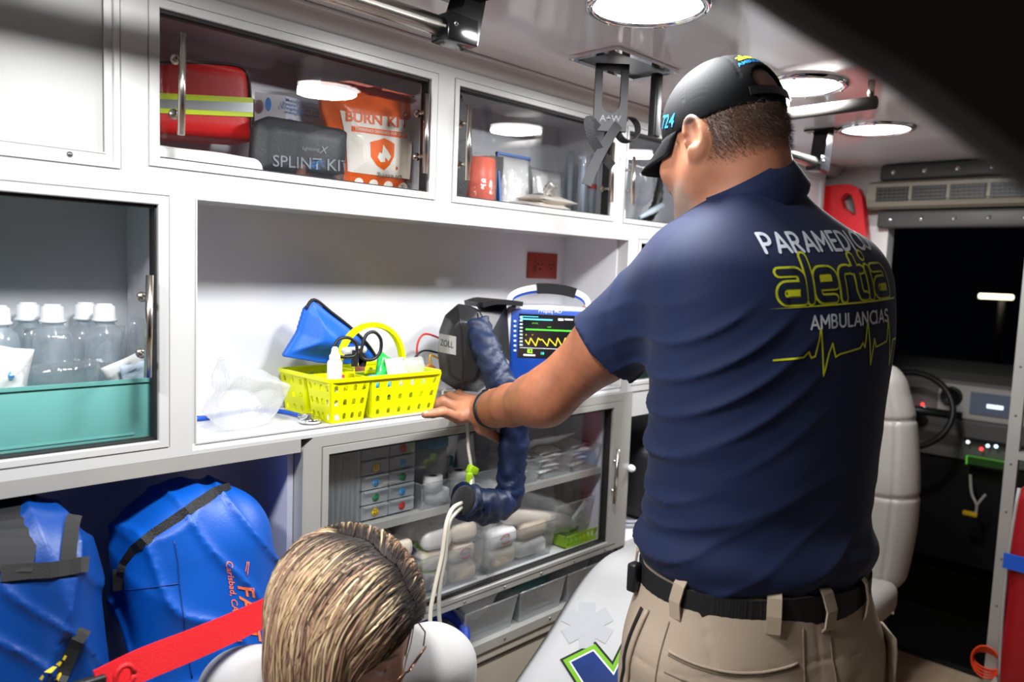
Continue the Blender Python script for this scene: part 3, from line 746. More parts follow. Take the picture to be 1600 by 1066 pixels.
# folding hook plate
t = thing('infusion_hook', 'folding grey hook with black straps hanging from a steel ceiling plate', 'hook')
hx0, hx1, hy0, hy1 = 1.285, 1.515, -0.312, -0.182
pl = MB(); zz0, zz1 = ZC - 0.008, ZC - 0.0005
pl.box((hx0, hy0, zz0), (hx1, hy0 + 0.014, zz1)); pl.box((hx0, hy1 - 0.014, zz0), (hx1, hy1, zz1)); pl.box((hx0, hy0 + 0.014, zz0), (hx0 + 0.014, hy1 - 0.014, zz1)); pl.box((hx1 - 0.014, hy0 + 0.014, zz0), (hx1, hy1 - 0.014, zz1))
pl.build('plate_rim', CHROME, t)
MB().box((hx0 + 0.014, hy0 + 0.014, ZC - 0.002), (hx1 - 0.014, hy1 - 0.014, ZC - 0.0005)).build('plate_tray', mat('tray_steel', srgb(120, 120, 122), rough=0.25, metal=1), t)
for sx in (hx0 + 0.007, hx1 - 0.007):
    for sy in (hy0 + 0.007, hy1 - 0.007): MB().lathe([(0.0, -0.010), (0.003, -0.0095), (0.004, -0.008)], (sx, sy, ZC), 8, cap=False).build('screw', CHROME, t)
GREYP = mat('grey_nylon', srgb(20, 20, 22), rough=0.55, spec=0.35)
ht = on_y(955, 85, -0.24); hb = on_y(950, 205, -0.245); HX = ht[0]; hx = (1.0, 0.0, 0.0)
a_ = Vector((HX, -0.245, ZC - 0.01)); bz = hb[2]; L_ = ZC - 0.012 - bz; wd = 0.036; wdir = Vector((0.707, -0.70, 0)).normalized()
def hookp(u, v, w=0.0): p = Vector((HX, -0.245, ZC - 0.012)) + wdir * u; n = wdir.cross(Vector((0, 0, 1))); return Vector((p.x, p.y, p.z - v)) + n * w
hm = MB()
def hbox(u0, u1, v0, v1, th=0.007):
    c = [hookp(u, v, w) for w in (-th, th) for u, v in ((u0, v0), (u1, v0), (u1, v1), (u0, v1))]
    hm.add(c, [(0, 1, 2, 3), (7, 6, 5, 4), (0, 4, 5, 1), (1, 5, 6, 2), (2, 6, 7, 3), (3, 7, 4, 0)])
hbox(-wd, -wd + 0.016, 0, L_); hbox(wd - 0.016, wd, 0, L_); hbox(-wd, wd, 0, 0.012)
c = [hookp(u, v, w) for w in (-0.0062, 0.0062) for u, v in [(-wd + 0.015, L_ * 0.50)] + [(0.020 * math.cos(a), L_ * 0.58 + 0.022 * math.sin(a)) for a in np.linspace(PI, 0, 9)] + [(wd - 0.015, L_ * 0.50), (wd - 0.015, L_), (-wd + 0.015, L_)]]
n = len(c) // 2; hm.add(c, [tuple(range(n)), tuple(range(2 * n - 1, n - 1, -1))] + [(i, i + n, (i + 1) % n + n, (i + 1) % n) for i in range(n)])
hm.build('hook_arm', GREYP, t)
me_ = text_polys('A+W', 0.020, 0.01); print_mesh('moulded_mark', me_, BLACKP, lambda u, v: hookp(u, L_ * 0.82 - v, -0.0078 if (CAM - np.array(hookp(0, 0, 0))) @ np.array(wdir.cross(Vector((0, 0, 1)))) < 0 else 0.0078), t)
nn = np.array(wdir.cross(Vector((0, 0, 1))));  nn = nn if nn @ (CAM - A3(hookp(0, 0))) > 0 else -nn
VEL = mat('black_hook_tape', srgb(22, 22, 24), rough=0.85, bump=0.7, bscale=600); VEL2 = mat('grey_satin_tape', srgb(26, 26, 28), rough=0.8)
def pxp(x, y, k=0.0): return on_y(x, y, -0.245) + nn * k
p1 = smooth_path([pxp(933, 203, 0.012), pxp(919, 190, 0.016), pxp(922, 214, 0.018), pxp(935, 237, 0.018), pxp(955, 262, 0.018)], 6)
MB().strip(p1, 0.020, 0.002, [tuple(nn)] * len(p1)).build('strap', VEL, t)
p2 = smooth_path([pxp(914, 291, 0.026), pxp(926, 262, 0.025), pxp(945, 226, 0.025), pxp(962, 200, 0.024), pxp(974, 186, 0.022)], 6)
MB().strip(p2, 0.021, 0.002, [tuple(nn)] * len(p2)).build('strap', VEL2, t)
p3 = [pxp(979 + 16 * math.cos(a), 204 + 20 * math.sin(a), 0.014 + 0.006 * math.sin(a)) for a in np.linspace(-2.4, 2.9, 22)]
cen_ = pxp(979, 204, 0.014); MB().strip(p3, 0.017, 0.002, [tuple(p - cen_ + nn * 0.006) for p in p3]).build('strap', VEL, t)
c2 = on_y(1026, 130, -0.27); c2[0] = min(c2[0], 1.50); MB().rbox(c2 + np.array([-0.012, -0.010, -0.12]), c2 + np.array([0.012, 0.010, ZC - 0.008 - c2[2]]), 0.004).build('second_hook', BLACKP, t)
base(t, (1.4, -0.245, ZC))
# ================================================================ front: heater vent, spine board, seat, cab
t = thing('air_vent_unit', 'beige overhead air vent unit with four louvred outlets above the cab opening', 'air vent')
GR1 = mat('warm_grey_plastic', srgb(132, 126, 112), rough=0.5, var=0.03); GR2 = mat('dark_warm_grey', srgb(70, 68, 66), rough=0.5)
XV = 3.10
v0 = on_x(1358, 284, XV); v1 = on_x(1358, 325, XV); yl = v0[1]; yr = -0.98; zt = v0[2]; zb = v1[2]
b = MB(); b.prism([(XV, zb + 0.004), (XV - 0.015, zb + 0.03), (XV - 0.012, zt - 0.012), (XV + 0.02, zt), (XB, zt), (XB, zb - 0.005), (XV + 0.02, zb - 0.005)], yr, yl, 'xz'); b.build('housing', GR1, t)
GRL = mat('vent_black', srgb(26, 25, 24), rough=0.5)
wv = (yl - yr - 0.06) / 6
for k in range(6):
    ya = yl - 0.035 - k * wv; yb_ = ya - wv + 0.012; z0_, z1_ = zb + 0.022, zt - 0.026
    o = MB().box((XV - 0.0165, yb_, z0_), (XV - 0.008, ya, z1_)).build('outlet', GRL, t)
    for j in range(4): z = z0_ + (z1_ - z0_) * (j + 0.5) / 4; MB().box((XV - 0.020, yb_ + 0.003, z - 0.0022), (XV - 0.016, ya - 0.003, z + 0.0022)).build('louvre', GR2, o)
    for j in range(7): y = yb_ + (ya - yb_) * (j + 0.5) / 7; MB().box((XV - 0.019, y - 0.0012, z0_), (XV - 0.0162, y + 0.0012, z1_)).build('vane', GR2, o)
base(t, (XV + 0.04, (yl + yr) / 2, zb))
def panel(x, z0, z1, ys, ye, label, m, screws):
    t = thing('padded_panel', label, 'panel', group='screwed grey panels')
    MB().rbox((x, ye, z0), (XB - 0.001, ys, z1), 0.012, 3).build('pad', m, t)
    for k in range(screws): MB().lathe([(0.0, -0.004), (0.006, -0.003), (0.009, 0.0)], (x, ys - 0.05 - k * 0.11, (z0 + z1) / 2), 12, 'x', cap=False).build('screw', CHROME, t)
    base(t, (x + 0.03, (ys + ye) / 2, z0))
pz = on_x(1375, 355, 3.13); pt = on_x(1375, 330, 3.13)
panel(3.13, pz[2] - 0.004, zb - 0.010, pt[1] + 0.01, -1.0, 'grey padded panel with screws just below the air vent', GR2, 6)
panel(3.13, zt + 0.004, ZC - 0.004, on_x(1375, 260, 3.13)[1], -1.0, 'dark grey padded panel between the air vent and ceiling', GR2, 6)
# red spine board, with hand holes
t = thing('spine_board', 'red plastic carrying board with hand holes, leaning on the front wall', 'carrying board')
REDP = mat('red_plastic', srgb(206, 30, 38), rough=0.3, var=0.04)
XS = 3.14
def sb(x, y): p = on_x(x, y, XS); return p[1], p[2]
ol = [sb(*p) for p in ((1256, 310), (1266, 297), (1280, 291), (1302, 292), (1318, 290), (1335, 290), (1347, 296), (1353, 310), (1357, 340), (1360, 372))]
ol += [(ol[-1][0] - 0.01, 0.35), (ol[0][0] + 0.0, 0.35)]
bm = bmesh.new(); 
def loop(pts): vs = [bm.verts.new((XS, a, c)) for a, c in pts]; es = [bm.edges.new((vs[i], vs[(i + 1) % len(vs)])) for i in range(len(vs))]; return es
es = loop(ol); h1 = [sb(*p) for p in ((1320, 312), (1328, 303), (1337, 306), (1342, 320), (1344, 336), (1340, 338), (1332, 332), (1324, 326))]; h2 = [sb(*p) for p in ((1276, 306), (1284, 303), (1292, 310), (1294, 330), (1284, 334), (1276, 326))]
es += loop(h1) + loop(h2); r = bmesh.ops.triangle_fill(bm, edges=es, use_beauty=True)
fs_ = [f for f in bm.faces]; ex = bmesh.ops.extrude_face_region(bm, geom=fs_); bmesh.ops.translate(bm, verts=[v for v in ex['geom'] if isinstance(v, bmesh.types.BMVert)], vec=(-0.045, 0, 0))
MB().bm(bm).build('board', REDP, t); base(t, (XS, ol[0][0], 0.35))
# attendant seat
t = thing('attendant_seat', 'grey vinyl high-backed attendant seat behind the man, beside the cab opening', 'seat')
VIN = mat('grey_vinyl', srgb(150, 145, 140), rough=0.38, bump=0.12, bscale=220, var=0.03)
XSEAT = 2.78; c1 = on_x(1402, 575, XSEAT); c2_ = on_x(1428, 720, XSEAT); c3 = on_x(1380, 945, XSEAT); yR = c2_[1]; ztop = c1[2] + 0.01
def s_seat(P):
    y = P[..., 1] - (yR + 0.235); z = P[..., 2]; q = np.clip((z - 0.36) / (ztop - 0.36), 0, 1)
    hw = 0.235 * (0.86 + 0.14 * np.sin(np.clip(q * 1.15, 0, 1) * PI * 0.85 + 0.35)) ; hw = hw * (1 - 0.30 * np.clip((q - 0.72) / 0.28, 0, 1) ** 2)
    d = s_box(np.stack([P[..., 0], y * 0.235 / hw, z], -1), (XSEAT + 0.05, 0, (0.36 + ztop) / 2), (0.075, 0.235, (ztop - 0.36) / 2), None, 0.07) * 0.8
    d = d - 0.010 * np.cos(np.clip((z - 0.62) / 0.34, -1, 1) * PI * 0.5)
    for zz in (0.70, 0.965): d = d + 0.006 * np.exp(-((z - zz - 0.25 * y * y) / 0.006) ** 2)
    return d + 0.005 * np.exp(-((np.abs(y) - hw * 0.80) / 0.006) ** 2)
sdf_obj('backrest', s_seat, (XSEAT - 0.1, yR - 0.05, 0.3), (XSEAT + 0.2, yR + 0.52, ztop + 0.05), 0.007, VIN, t)
MB().rbox((XSEAT - 0.36, yR + 0.01, 0.30), (XSEAT + 0.02, yR + 0.46, 0.42), 0.04, 4).build('cushion', VIN, t)
MB().rbox((XSEAT - 0.28, yR + 0.06, 0.0), (XSEAT + 0.08, yR + 0.41, 0.30), 0.02).build('pedestal', DARK, t)
q = on_x(1383, 938, XSEAT - 0.02); MB().rbox(q + np.array([-0.02, -0.012, -0.012]), q + np.array([0.02, 0.012, 0.014]), 0.003).build('belt_buckle', mat('buckle_red', srgb(190, 20, 30), rough=0.4), t)
q = on_x(1393, 945, XSEAT - 0.02); MB().rbox(q + np.array([-0.01, -0.012, -0.03]), q + np.array([0.01, 0.006, 0.012]), 0.003).build('buckle_tongue', CHROME, t)
base(t, (XSEAT, yR + 0.23, 0))
# aluminium rack post at the right with red bags
XP = 3.1; p0 = on_x(1590, 560, XP); 
t = thing('shelf_rack', 'aluminium shelf rack with punched upright beside the cab opening, right edge', 'rack')
MB().box((XP, p0[1] - 0.03, 0.0), (XP + 0.03, p0[1] + 0.008, 1.62)).build('upright', ALU2, t)
for k in range(9): MB().lathe([(0.0, -0.002), (0.003, -0.0015), (0.004, 0.0)], (XP, p0[1] - 0.011, 0.15 + 0.17 * k), 8, 'x', cap=False).build('screw', GR2, t)
zs = on_x(1595, 712, XP)[2]; MB().box((XP - 0.02, p0[1] - 0.5, zs - 0.012), (XP + 0.06, p0[1] - 0.03, zs + 0.012)).build('shelf_edge', ALU2, t)
MB().box((XP - 0.1, p0[1] - 0.5, 0.05), (XP + 0.06, p0[1] - 0.03, 0.075)).build('base_shelf', ALU2, t)
base(t, (XP, p0[1] - 0.2, 0))
REDB = mat('red_bag_nylon', srgb(150, 18, 28), rough=0.45, bump=0.2, bscale=200, var=0.06)
rz0 = 0.078; rz1 = zs - 0.06; t = thing('red_kit_bag', 'red kit bag with grey piping and blue strap at lower right edge', 'bag'); cy = on_x(1592, 860, 3.04)[1] - 0.13
sdf_obj('body', lambda P: s_box(P, (3.02, cy, (rz0 + rz1) / 2), (0.10, 0.145, (rz1 - rz0) / 2), None, 0.06) - 0.006 * wob(P, 20, 1), (2.88, cy - 0.2, rz0 - 0.02), (3.16, cy + 0.2, rz1 + 0.03), 0.008, REDB, t)
zz_ = np.linspace(rz0 + 0.03, rz1 - 0.02, 12)
MB().tube([(2.945, cy + 0.128 + 0.014 * math.sin((z - rz0) / (rz1 - rz0) * PI), z) for z in zz_], 0.006, 6).build('piping', mat('grey_piping', srgb(160, 158, 156), rough=0.5), t)
zb_ = on_x(1590, 880, 2.92)[2]; MB().box((2.910, cy - 0.15, zb_ - 0.025), (2.918, cy + 0.148, zb_ + 0.025)).build('strap', mat('blue_webbing', srgb(20, 80, 190), rough=0.6), t)
base(t, (3.02, cy, rz0))
oc = on_z(1540, 1035, 0.012); oc = on_x(1538, 1038, 3.06)
t = MB(); 
for k in range(4): t.tube([(oc[0] + 0.02 + 0.006 * k, oc[1] + 0.045 * math.cos(a), oc[2] + (0.058 - 0.009 * k) * math.sin(a)) for a in np.linspace(0, 2 * PI, 24)[:-1]], 0.0034, 6, closed=True)
o = t.build('cable_coil', mat('orange_cable', srgb(225, 70, 30), rough=0.5)); tag(o, 'coiled orange cable hanging low on the rack upright', 'cable')
# driving cab beyond the opening
t = thing('dashboard', 'dark dashboard of the driving cab seen through the opening', 'dashboard')
XD = 4.1
def dp(x, y, dx=0.0): return on_x(x, y, XD + dx)
dz = dp(1470, 592)[2]
b = MB(); b.prism([(XD, 0.62), (XD - 0.02, 0.80), (XD - 0.01, dz), (XD + 0.12, dz + 0.03), (XD + 0.6, dz + 0.05), (XD + 0.6, 0.62)], -1.7, 0.9, 'xz'); b.build('fascia', mat('dash_grey', srgb(110, 108, 106), rough=0.5), t)
b = MB(); b.prism([(XD + 0.06, 0.1), (XD + 0.02, 0.62), (XD + 0.6, 0.62), (XD + 0.6, 0.1)], -1.7, 0.9, 'xz'); b.build('lower_fascia', DARK, t)
def dplate(name, x0, y0, x1, y1, m, dep=0.02, par=t, front=-0.035):
    a, c = dp(x0, y0, front), dp(x1, y1, front); return MB().box((XD + front, min(a[1], c[1]), min(a[2], c[2])), (XD + front + dep, max(a[1], c[1]), max(a[2], c[2]))).build(name, m, par)
cs = dplate('centre_console', 1468, 598, 1605, 668, mat('console_grey', srgb(190, 186, 180), rough=0.45), 0.03, front=-0.03)
vt = dp(1486, 620, -0.035); MB().lathe([(0.0, -0.004), (0.035, -0.004), (0.042, -0.012), (0.048, -0.004), (0.05, 0.006)], (XD - 0.032, vt[1], vt[2]), 24, 'x', cap=False).build('round_vent', BLACKP, t)
dplate('screen', 1517, 612, 1590, 656, mat('dash_screen', srgb(58, 62, 70), rough=0.12, emit=srgb(120, 130, 150), estr=0.25), 0.012, front=-0.042)
dplate('screen_badge', 1542, 632, 1567, 641, mat('screen_badge', srgb(200, 220, 230), emit=srgb(200, 225, 235), estr=2.0), 0.006, front=-0.046)
dplate('slot', 1470, 640, 1503, 655, BLACKP, 0.01, front=-0.036)
dplate('radio', 1505, 684, 1600, 704, BLACKP, 0.03, front=-0.05)
dplate('radio_display', 1510, 712, 1580, 738, mat('green_display', srgb(90, 190, 50), emit=srgb(96, 200, 50), estr=0.6), 0.01, front=-0.075)
for k in range(5):
    q0_, q1_ = dp(1510, 712, -0.075), dp(1580, 738, -0.075); z_ = q1_[2] + (q0_[2] - q1_[2]) * (k + 0.5) / 5; MB().box((XD - 0.078, q1_[1] + 0.006, z_ - 0.0035), (XD - 0.0755, q0_[1] - 0.006, z_ + 0.0035)).build('display_line', BLACKP, t)
for x, y, c in ((1533, 702, (255, 60, 60)), (1543, 697, (180, 220, 255)), (1556, 698, (200, 230, 255)), (1512, 691, (200, 200, 200)), (1441, 632, (255, 60, 50)), (1444, 638, (255, 200, 200)), (1421, 635, (240, 90, 70))):
    q = dp(x, y, -0.055); MB().lathe([(0.0, -0.004), (0.006, -0.003), (0.008, 0.0)], (XD - 0.052, q[1], q[2]), 10, 'x', cap=False).build('indicator', mat('led_%d_%d' % (c[1], c[2]), srgb(*c), emit=srgb(*c), estr=3.0), t)
base(t, (XD + 0.2, -0.4, 0.1))
t = thing('steering_wheel', 'black steering wheel dimly seen in the dark cab', 'steering wheel')
wq = dp(1418, 640, -0.25); MB().tube([(wq[0] + 0.09 * math.sin(a) * 0.6, wq[1] + 0.19 * math.cos(a), wq[2] + 0.17 * math.sin(a)) for a in np.linspace(0, 2 * PI, 33)[:-1]], 0.014, 8, closed=True).build('rim', BLACKP, t)
MB().tube([(wq[0] + 0.02, wq[1] - 0.17, wq[2]), (wq[0] + 0.02, wq[1] + 0.17, wq[2])], 0.02, 8).build('spoke', BLACKP, t); MB().tube([(wq[0] + 0.02, wq[1], wq[2]), (wq[0] + 0.3, wq[1], wq[2] - 0.1)], 0.03, 8).build('column', BLACKP, t)
base(t, wq)
t = thing('cable_plug', 'white cable with yellow plug dangling under the dashboard', 'cable')
cp = smooth_path([dp(1516, 742, -0.10), dp(1518, 770, -0.12), dp(1526, 790, -0.13), dp(1524, 805, -0.13)], 5); MB().tube(cp, 0.006, 6).build('cord', mat('cable_white', srgb(190, 186, 172), rough=0.5), t)
cp = smooth_path([dp(1526, 790, -0.13), dp(1534, 780, -0.13), dp(1540, 773, -0.13)], 4); MB().tube(cp, 0.006, 6).build('cord', mat('cable_white'), t)
q = dp(1516, 803, -0.13); MB().rbox(q + np.array([-0.012, -0.03, -0.010]), q + np.array([0.012, 0.03, 0.010]), 0.004).build('plug', mat('plug_yellow', srgb(225, 175, 30), rough=0.5), t)
base(t, cp[0])
# cab shell, dark, with windscreen; one distant street lamp outside
cb = MB(); cb.box((3.24, -2.1, -0.35), (5.3, 1.1, -0.33)); cb.box((3.24, 1.08, -0.33), (5.3, 1.1, 2.0)); cb.box((3.24, -2.12, -0.33), (5.3, -2.1, 2.0)); cb.box((3.24, -2.1, 1.98), (5.0, 1.1, 2.0))
struct(cb.build('wall_cab', DARK))
struct(MB().box((3.19, -1.02, -0.33), (3.24, pA[1], 0.0)).build('trim_4', DARK))
ws = MB(); ws.add([(4.62, -2.1, 1.05), (4.62, 1.08, 1.05), (5.0, 1.08, 1.98), (5.0, -2.1, 1.98)], [(0, 1, 2, 3)]); struct(ws.build('window_1', glassy('windscreen', (0.5, 0.53, 0.55, 1), rough=0.01)))
ld = on_x(1553, 463.5, 14.0); le = on_x(1532, 462.5, 14.0)
t = thing('street_light', 'distant warm street light seen through the dark windscreen', 'light')
MB().rbox((13.95, ld[1] - 0.26, ld[2] - 0.035), (14.05, le[1] + 0.02, ld[2] + 0.035), 0.02).build('lamp_head', mat('street_light_glow', (1, 0.8, 0.5, 1), emit=(1, 0.83, 0.55, 1), estr=9.0), t)
MB().tube([(14.08, ld[1] - 0.1, -0.5), (14.08, ld[1] - 0.1, ld[2])], 0.05, 10).build('pole', DARK, t); base(t, (14.08, ld[1] - 0.1, -0.5))
struct(MB().box((5.35, -8, -0.55), (16, 8, -0.5)).build('ground', mat('night_asphalt', srgb(30, 30, 32), rough=0.9)))
# dark overhead door header close to the photographer
t = thing('door_header', 'out-of-focus black padded header at the top right corner, nearest the camera', 'door header')
d0 = 0.30; P0 = at_d(1120, -40, d0); P1 = at_d(1260, 52, d0); P2 = at_d(1420, 150, d0); P3 = at_d(1640, 318, d0); upv = at_d(1450, -180, d0) - at_d(1400, 120, d0); fwd_ = f_ * 0.10
hp = MB(); line = smooth_path([P0, P1, P2, P3], 5); vs = []
for p in line:
    for o in (np.zeros(3), upv * 0.05 + f_ * 0.012, upv * 5.0 + f_ * 0.015, upv * 5.0 - f_ * 0.012, upv * 0.05 - f_ * 0.010): vs.append(p + o)
n = 5; hp.add(vs, [(i * n + k, i * n + (k + 1) % n, (i + 1) * n + (k + 1) % n, (i + 1) * n + k) for i in range(len(line) - 1) for k in range(n)] + [tuple(range(n)), tuple(range((len(line) - 1) * n + n - 1, (len(line) - 1) * n - 1, -1))])
hp.build('padding', mat('header_black', srgb(40, 38, 36), rough=0.8), t); base(t, P2)
# coil of clear tubing and black bag on the side counter
o = MB(); cc = on_z(982, 812, zc2 + 0.006)
for k in range(3): o.tube([(cc[0] + (0.075 - 0.010 * k) * math.cos(a), 0.11 + (0.075 - 0.010 * k) * math.sin(a), zc2 + 0.007 + 0.009 * (k % 2)) for a in np.linspace(0, 2 * PI, 30)[:-1]], 0.006, 8, closed=True)
o = o.build('tubing_coil', mat('grey_clear_tubing', srgb(196, 196, 206), rough=0.2, trans=0.4)); tag(o, 'coil of clear grey tubing on the low white counter', 'tubing')
bq = on_y(1000, 745, 0.10)
o = sdf_obj('equipment_bag', lambda P: s_box(P, (bq[0] + 0.12, 0.115, zc2 + 0.135), (0.17, 0.085, 0.132), None, 0.06) - 0.008 * wob(P, 18, 2), (bq[0] - 0.12, 0.0, zc2 - 0.01), (bq[0] + 0.36, 0.24, zc2 + 0.32), 0.008, mat('black_bag_nylon', srgb(26, 26, 29), rough=0.5, bump=0.3, bscale=200)); tag(o, 'black equipment bag on the low white counter, behind the man', 'bag')
o = MB(); wq = on_y(982, 733, -0.012); o.lathe([(0.0, -0.012), (0.008, -0.011), (0.011, -0.004), (0.011, 0.003), (0.006, 0.008), (0.006, 0.012), (0, 0.012)], (wq[0] + 0.012, wq[1], wq[2]), 14, 'y'); sc_t = bpy.data.objects['side_counter']; o = o.build('knob', mat('white_knob', srgb(235, 235, 235), rough=0.3), sc_t); o.location = -Vector(sc_t.location)
# ================================================================ the standing man
SKIN = mat('skin', attr='Col', rough=0.5, bump=0.12, bscale=260, var=0.07, vscale=45, sss=0.06)
SHIRT = mat('navy_polo_knit', srgb(10, 25, 60), rough=0.78, spec=0.35, bump=0.12, bscale=700, sheen=0.05)
KHAKI = mat('khaki_cotton', srgb(168, 151, 132), rough=0.8, bump=0.25, bscale=500, var=0.04)
CAPM = mat('black_cap_fabric', srgb(14, 15, 17), rough=0.85, spec=0.15, bump=0.15, bscale=450, var=0.1, vscale=30)
man = thing('person', 'man in navy polo shirt, khaki trousers and black cap leaning on the counter', 'person')
az = math.radians(66); FW = np.array([math.cos(az), math.sin(az), 0]); LF = np.array([-math.sin(az), math.cos(az), 0]); UP = np.array([0, 0, 1.0])
DT = 1.30
rows = [(1010, 1178, .208, .150), (930, 1175, .186, .140), (860, 1180, .190, .140), (780, 1186, .194, .140), (700, 1192, .201, .140), (600, 1201, .211, .140), (520, 1207, .219, .141),
        (450, 1205, .226, .141), (415, 1203, .222, .135), (382, 1200, .196, .112), (354, 1196, .158, .096), (329, 1188, .106, .082), (304, 1180, .078, .070), (276, 1172, .066, .066)]
tz, tx, ty, ta, tb = [], [], [], [], []
for y, cx, a, b in rows:
    p = at_d(cx, y, DT); tz.append(p[2]); tx.append(p[0]); ty.append(p[1]); ta.append(a); tb.append(b)
tz, tx, ty, ta, tb = map(np.array, (tz, tx, ty, ta, tb))
_zz = np.linspace(tz[0], tz[-1], 240); _k = np.exp(-(np.arange(-24, 25) / 9.0) ** 2); _k /= _k.sum()
def _sm(v): v = np.interp(_zz, tz, v); return np.convolve(np.pad(v, 24, mode='edge'), _k, 'valid')
tx, ty, ta, tb = map(_sm, (tx, ty, ta, tb)); tz = _zz
def torso_uv(P):
    z = P[..., 2]; cx, cy = np.interp(z, tz, tx), np.interp(z, tz, ty)
    dx, dy = P[..., 0] - cx, P[..., 1] - cy
    return dx * LF[0] + dy * LF[1], dx * FW[0] + dy * FW[1]
def s_torso(P, grow=0.0):
    z = P[..., 2]; u, v = torso_uv(P); a, b = np.interp(z, tz, ta) + grow, np.interp(z, tz, tb) + grow
    k0 = (np.abs(u / a) ** 2.25 + np.abs(v / b) ** 2.25) ** (1 / 2.25); d = (k0 - 1) * np.minimum(a, b) * 0.9
    return np.maximum(np.maximum(d, tz[0] - z), z - tz[-1])
S = at_d(1072, 432, 1.335); E_ = at_d(851, 622, 1.475); W_ = on_y(762, 641, -0.066)
chest = at_d(1205, 450, DT)
SR = chest - LF * 0.160 + FW * 0.035 + UP * 0.02
MONX = on_y(918, 484, 0.075)           # where the right hand rests on the monitor
WR = MONX + np.array([0.075, -0.115, -0.012])
dv = WR - SR; mid = (SR + WR) / 2; ER = mid + np.array([0.10, -0.06, -0.16])
# ---- head frame
hz = math.radians(79); pit = math.radians(20)
hf = np.array([math.cos(hz) * math.cos(pit), math.sin(hz) * math.cos(pit), -math.sin(pit)]); hl = np.array([-math.sin(hz), math.cos(hz), 0])
hu = np.cross(hf, hl) * -1; hu = np.cross(hl, hf) * -1 if hu[2] < 0 else hu
HR = np.stack([hl, hf, hu], 1); HC = at_d(1124, 220, 1.325)
def head_local(P): return (P - HC) @ HR
def H(l, f, u): return HC + HR @ np.array([l, f, u])
def s_cran(q): return s_ell(q, (0, -0.014, 0.03), (0.084, 0.107, 0.096))
def s_head(P):
    q = head_local(P); d = s_cran(q)
    d = smin(d, s_ell(q, (0, 0.036, -0.045), (0.067, 0.066, 0.092)), 0.045)
    for s in (-1, 1):
        d = smin(d, s_cone(q, (s * 0.062, -0.005, -0.055), (s * 0.022, 0.075, -0.112), 0.018, 0.018), 0.05)
        d = smin(d, s_ell(q, (s * 0.046, 0.074, -0.03), (0.022, 0.018, 0.018)), 0.03)
    d = smin(d, s_ell(q, (0, 0.09, 0.02), (0.05, 0.012, 0.012)), 0.02)
    d = smin(d, s_cone(q, (0, 0.098, 0.008), (0, 0.118, -0.036), 0.008, 0.013), 0.014)
    for s in (-1, 1):
        d = smin(d, s_ell(q, (s * 0.011, 0.110, -0.040), (0.009, 0.011, 0.008)), 0.006)
        d = smax(d, -s_ell(q, (s * 0.031, 0.104, -0.006), (0.017, 0.012, 0.010)), 0.008)
        d = smin(d, s_ell(q, (s * 0.031, 0.088, -0.006), (0.014, 0.012, 0.012)), 0.003)
    for uu, rr in ((-0.066, 0.007), (-0.077, 0.008)): d = smin(d, s_ell(q, (0, 0.098, uu), (0.024, 0.010, rr)), 0.006)
    d = smin(d, s_ell(q, (0, 0.088, -0.112), (0.028, 0.022, 0.020)), 0.03)
    for s in (-1, 1):
        R = axes((s * 0.93, -0.36, 0), (0, 0.1, 1))
        e = s_ell(q, (s * 0.088, -0.022, -0.012), (0.020, 0.036, 0.012), R)
        e = smin(e, s_ell(q, (s * 0.087, -0.014, -0.042), (0.012, 0.014, 0.009), R), 0.012)
        e = smax(e, -s_ell(q, (s * 0.096, -0.022, -0.008), (0.012, 0.024, 0.009), R), 0.006)
        e = smax(e, -s_ell(q, (s * 0.094, -0.008, -0.020), (0.008, 0.010, 0.010), R), 0.005)
        e = smin(e, s_ell(q, (s * 0.088, -0.004, -0.018), (0.006, 0.006, 0.005)), 0.006)
        d = smin(d, e, 0.010)
    return d
NB = at_d(1180, 306, 1.31)
def s_neck(P):
    d = s_cone(P, NB - UP * 0.05, H(0, -0.035, -0.035), 0.078, 0.066)
    d = smin(d, s_cone(P, NB + FW * 0.05 - UP * 0.04, H(0, 0.005, -0.075), 0.055, 0.045), 0.04)
    return smin(d, s_cone(P, NB - FW * 0.015 - UP * 0.05, H(0, -0.062, -0.030), 0.055, 0.050), 0.04)
# ---- hands
def chain(P, pts, rr):
    d = None
    for i in range(len(pts) - 1):
        e = s_cone(P, pts[i], pts[i + 1], rr[i], rr[i + 1]); d = e if d is None else smin(d, e, 0.004)
    return d
KN = [on_y(716, 656, -0.040), on_y(713, 643, -0.014), on_y(717, 634, 0.008), on_y(727, 628, 0.030)]
KN = [k + np.array([0, 0, dz]) for k, dz in zip(KN, (0.004, 0.010, 0.010, 0.006))]
TIP = [on_z(664, 648, 1.1225), on_z(670, 632, 1.1225), on_z(688, 625, 1.122), on_z(706, 621, 1.121)]
LH = []
for k, t in zip(KN, TIP):
    mdl = k * 0.52 + t * 0.48 + UP * 0.010; d2 = k * 0.22 + t * 0.78 + UP * 0.004
    LH.append(([k, mdl, d2, t], [0.0128, 0.0112, 0.0098, 0.0080]))
TH = [W_ * 0.62 + KN[0] * 0.38 + np.array([0, -0.012, -0.012]), on_y(752, 668, -0.062), on_y(768, 678, -0.052), on_y(783, 688, -0.040)]
LH.append((TH, [0.019, 0.0155, 0.0125, 0.0105]))
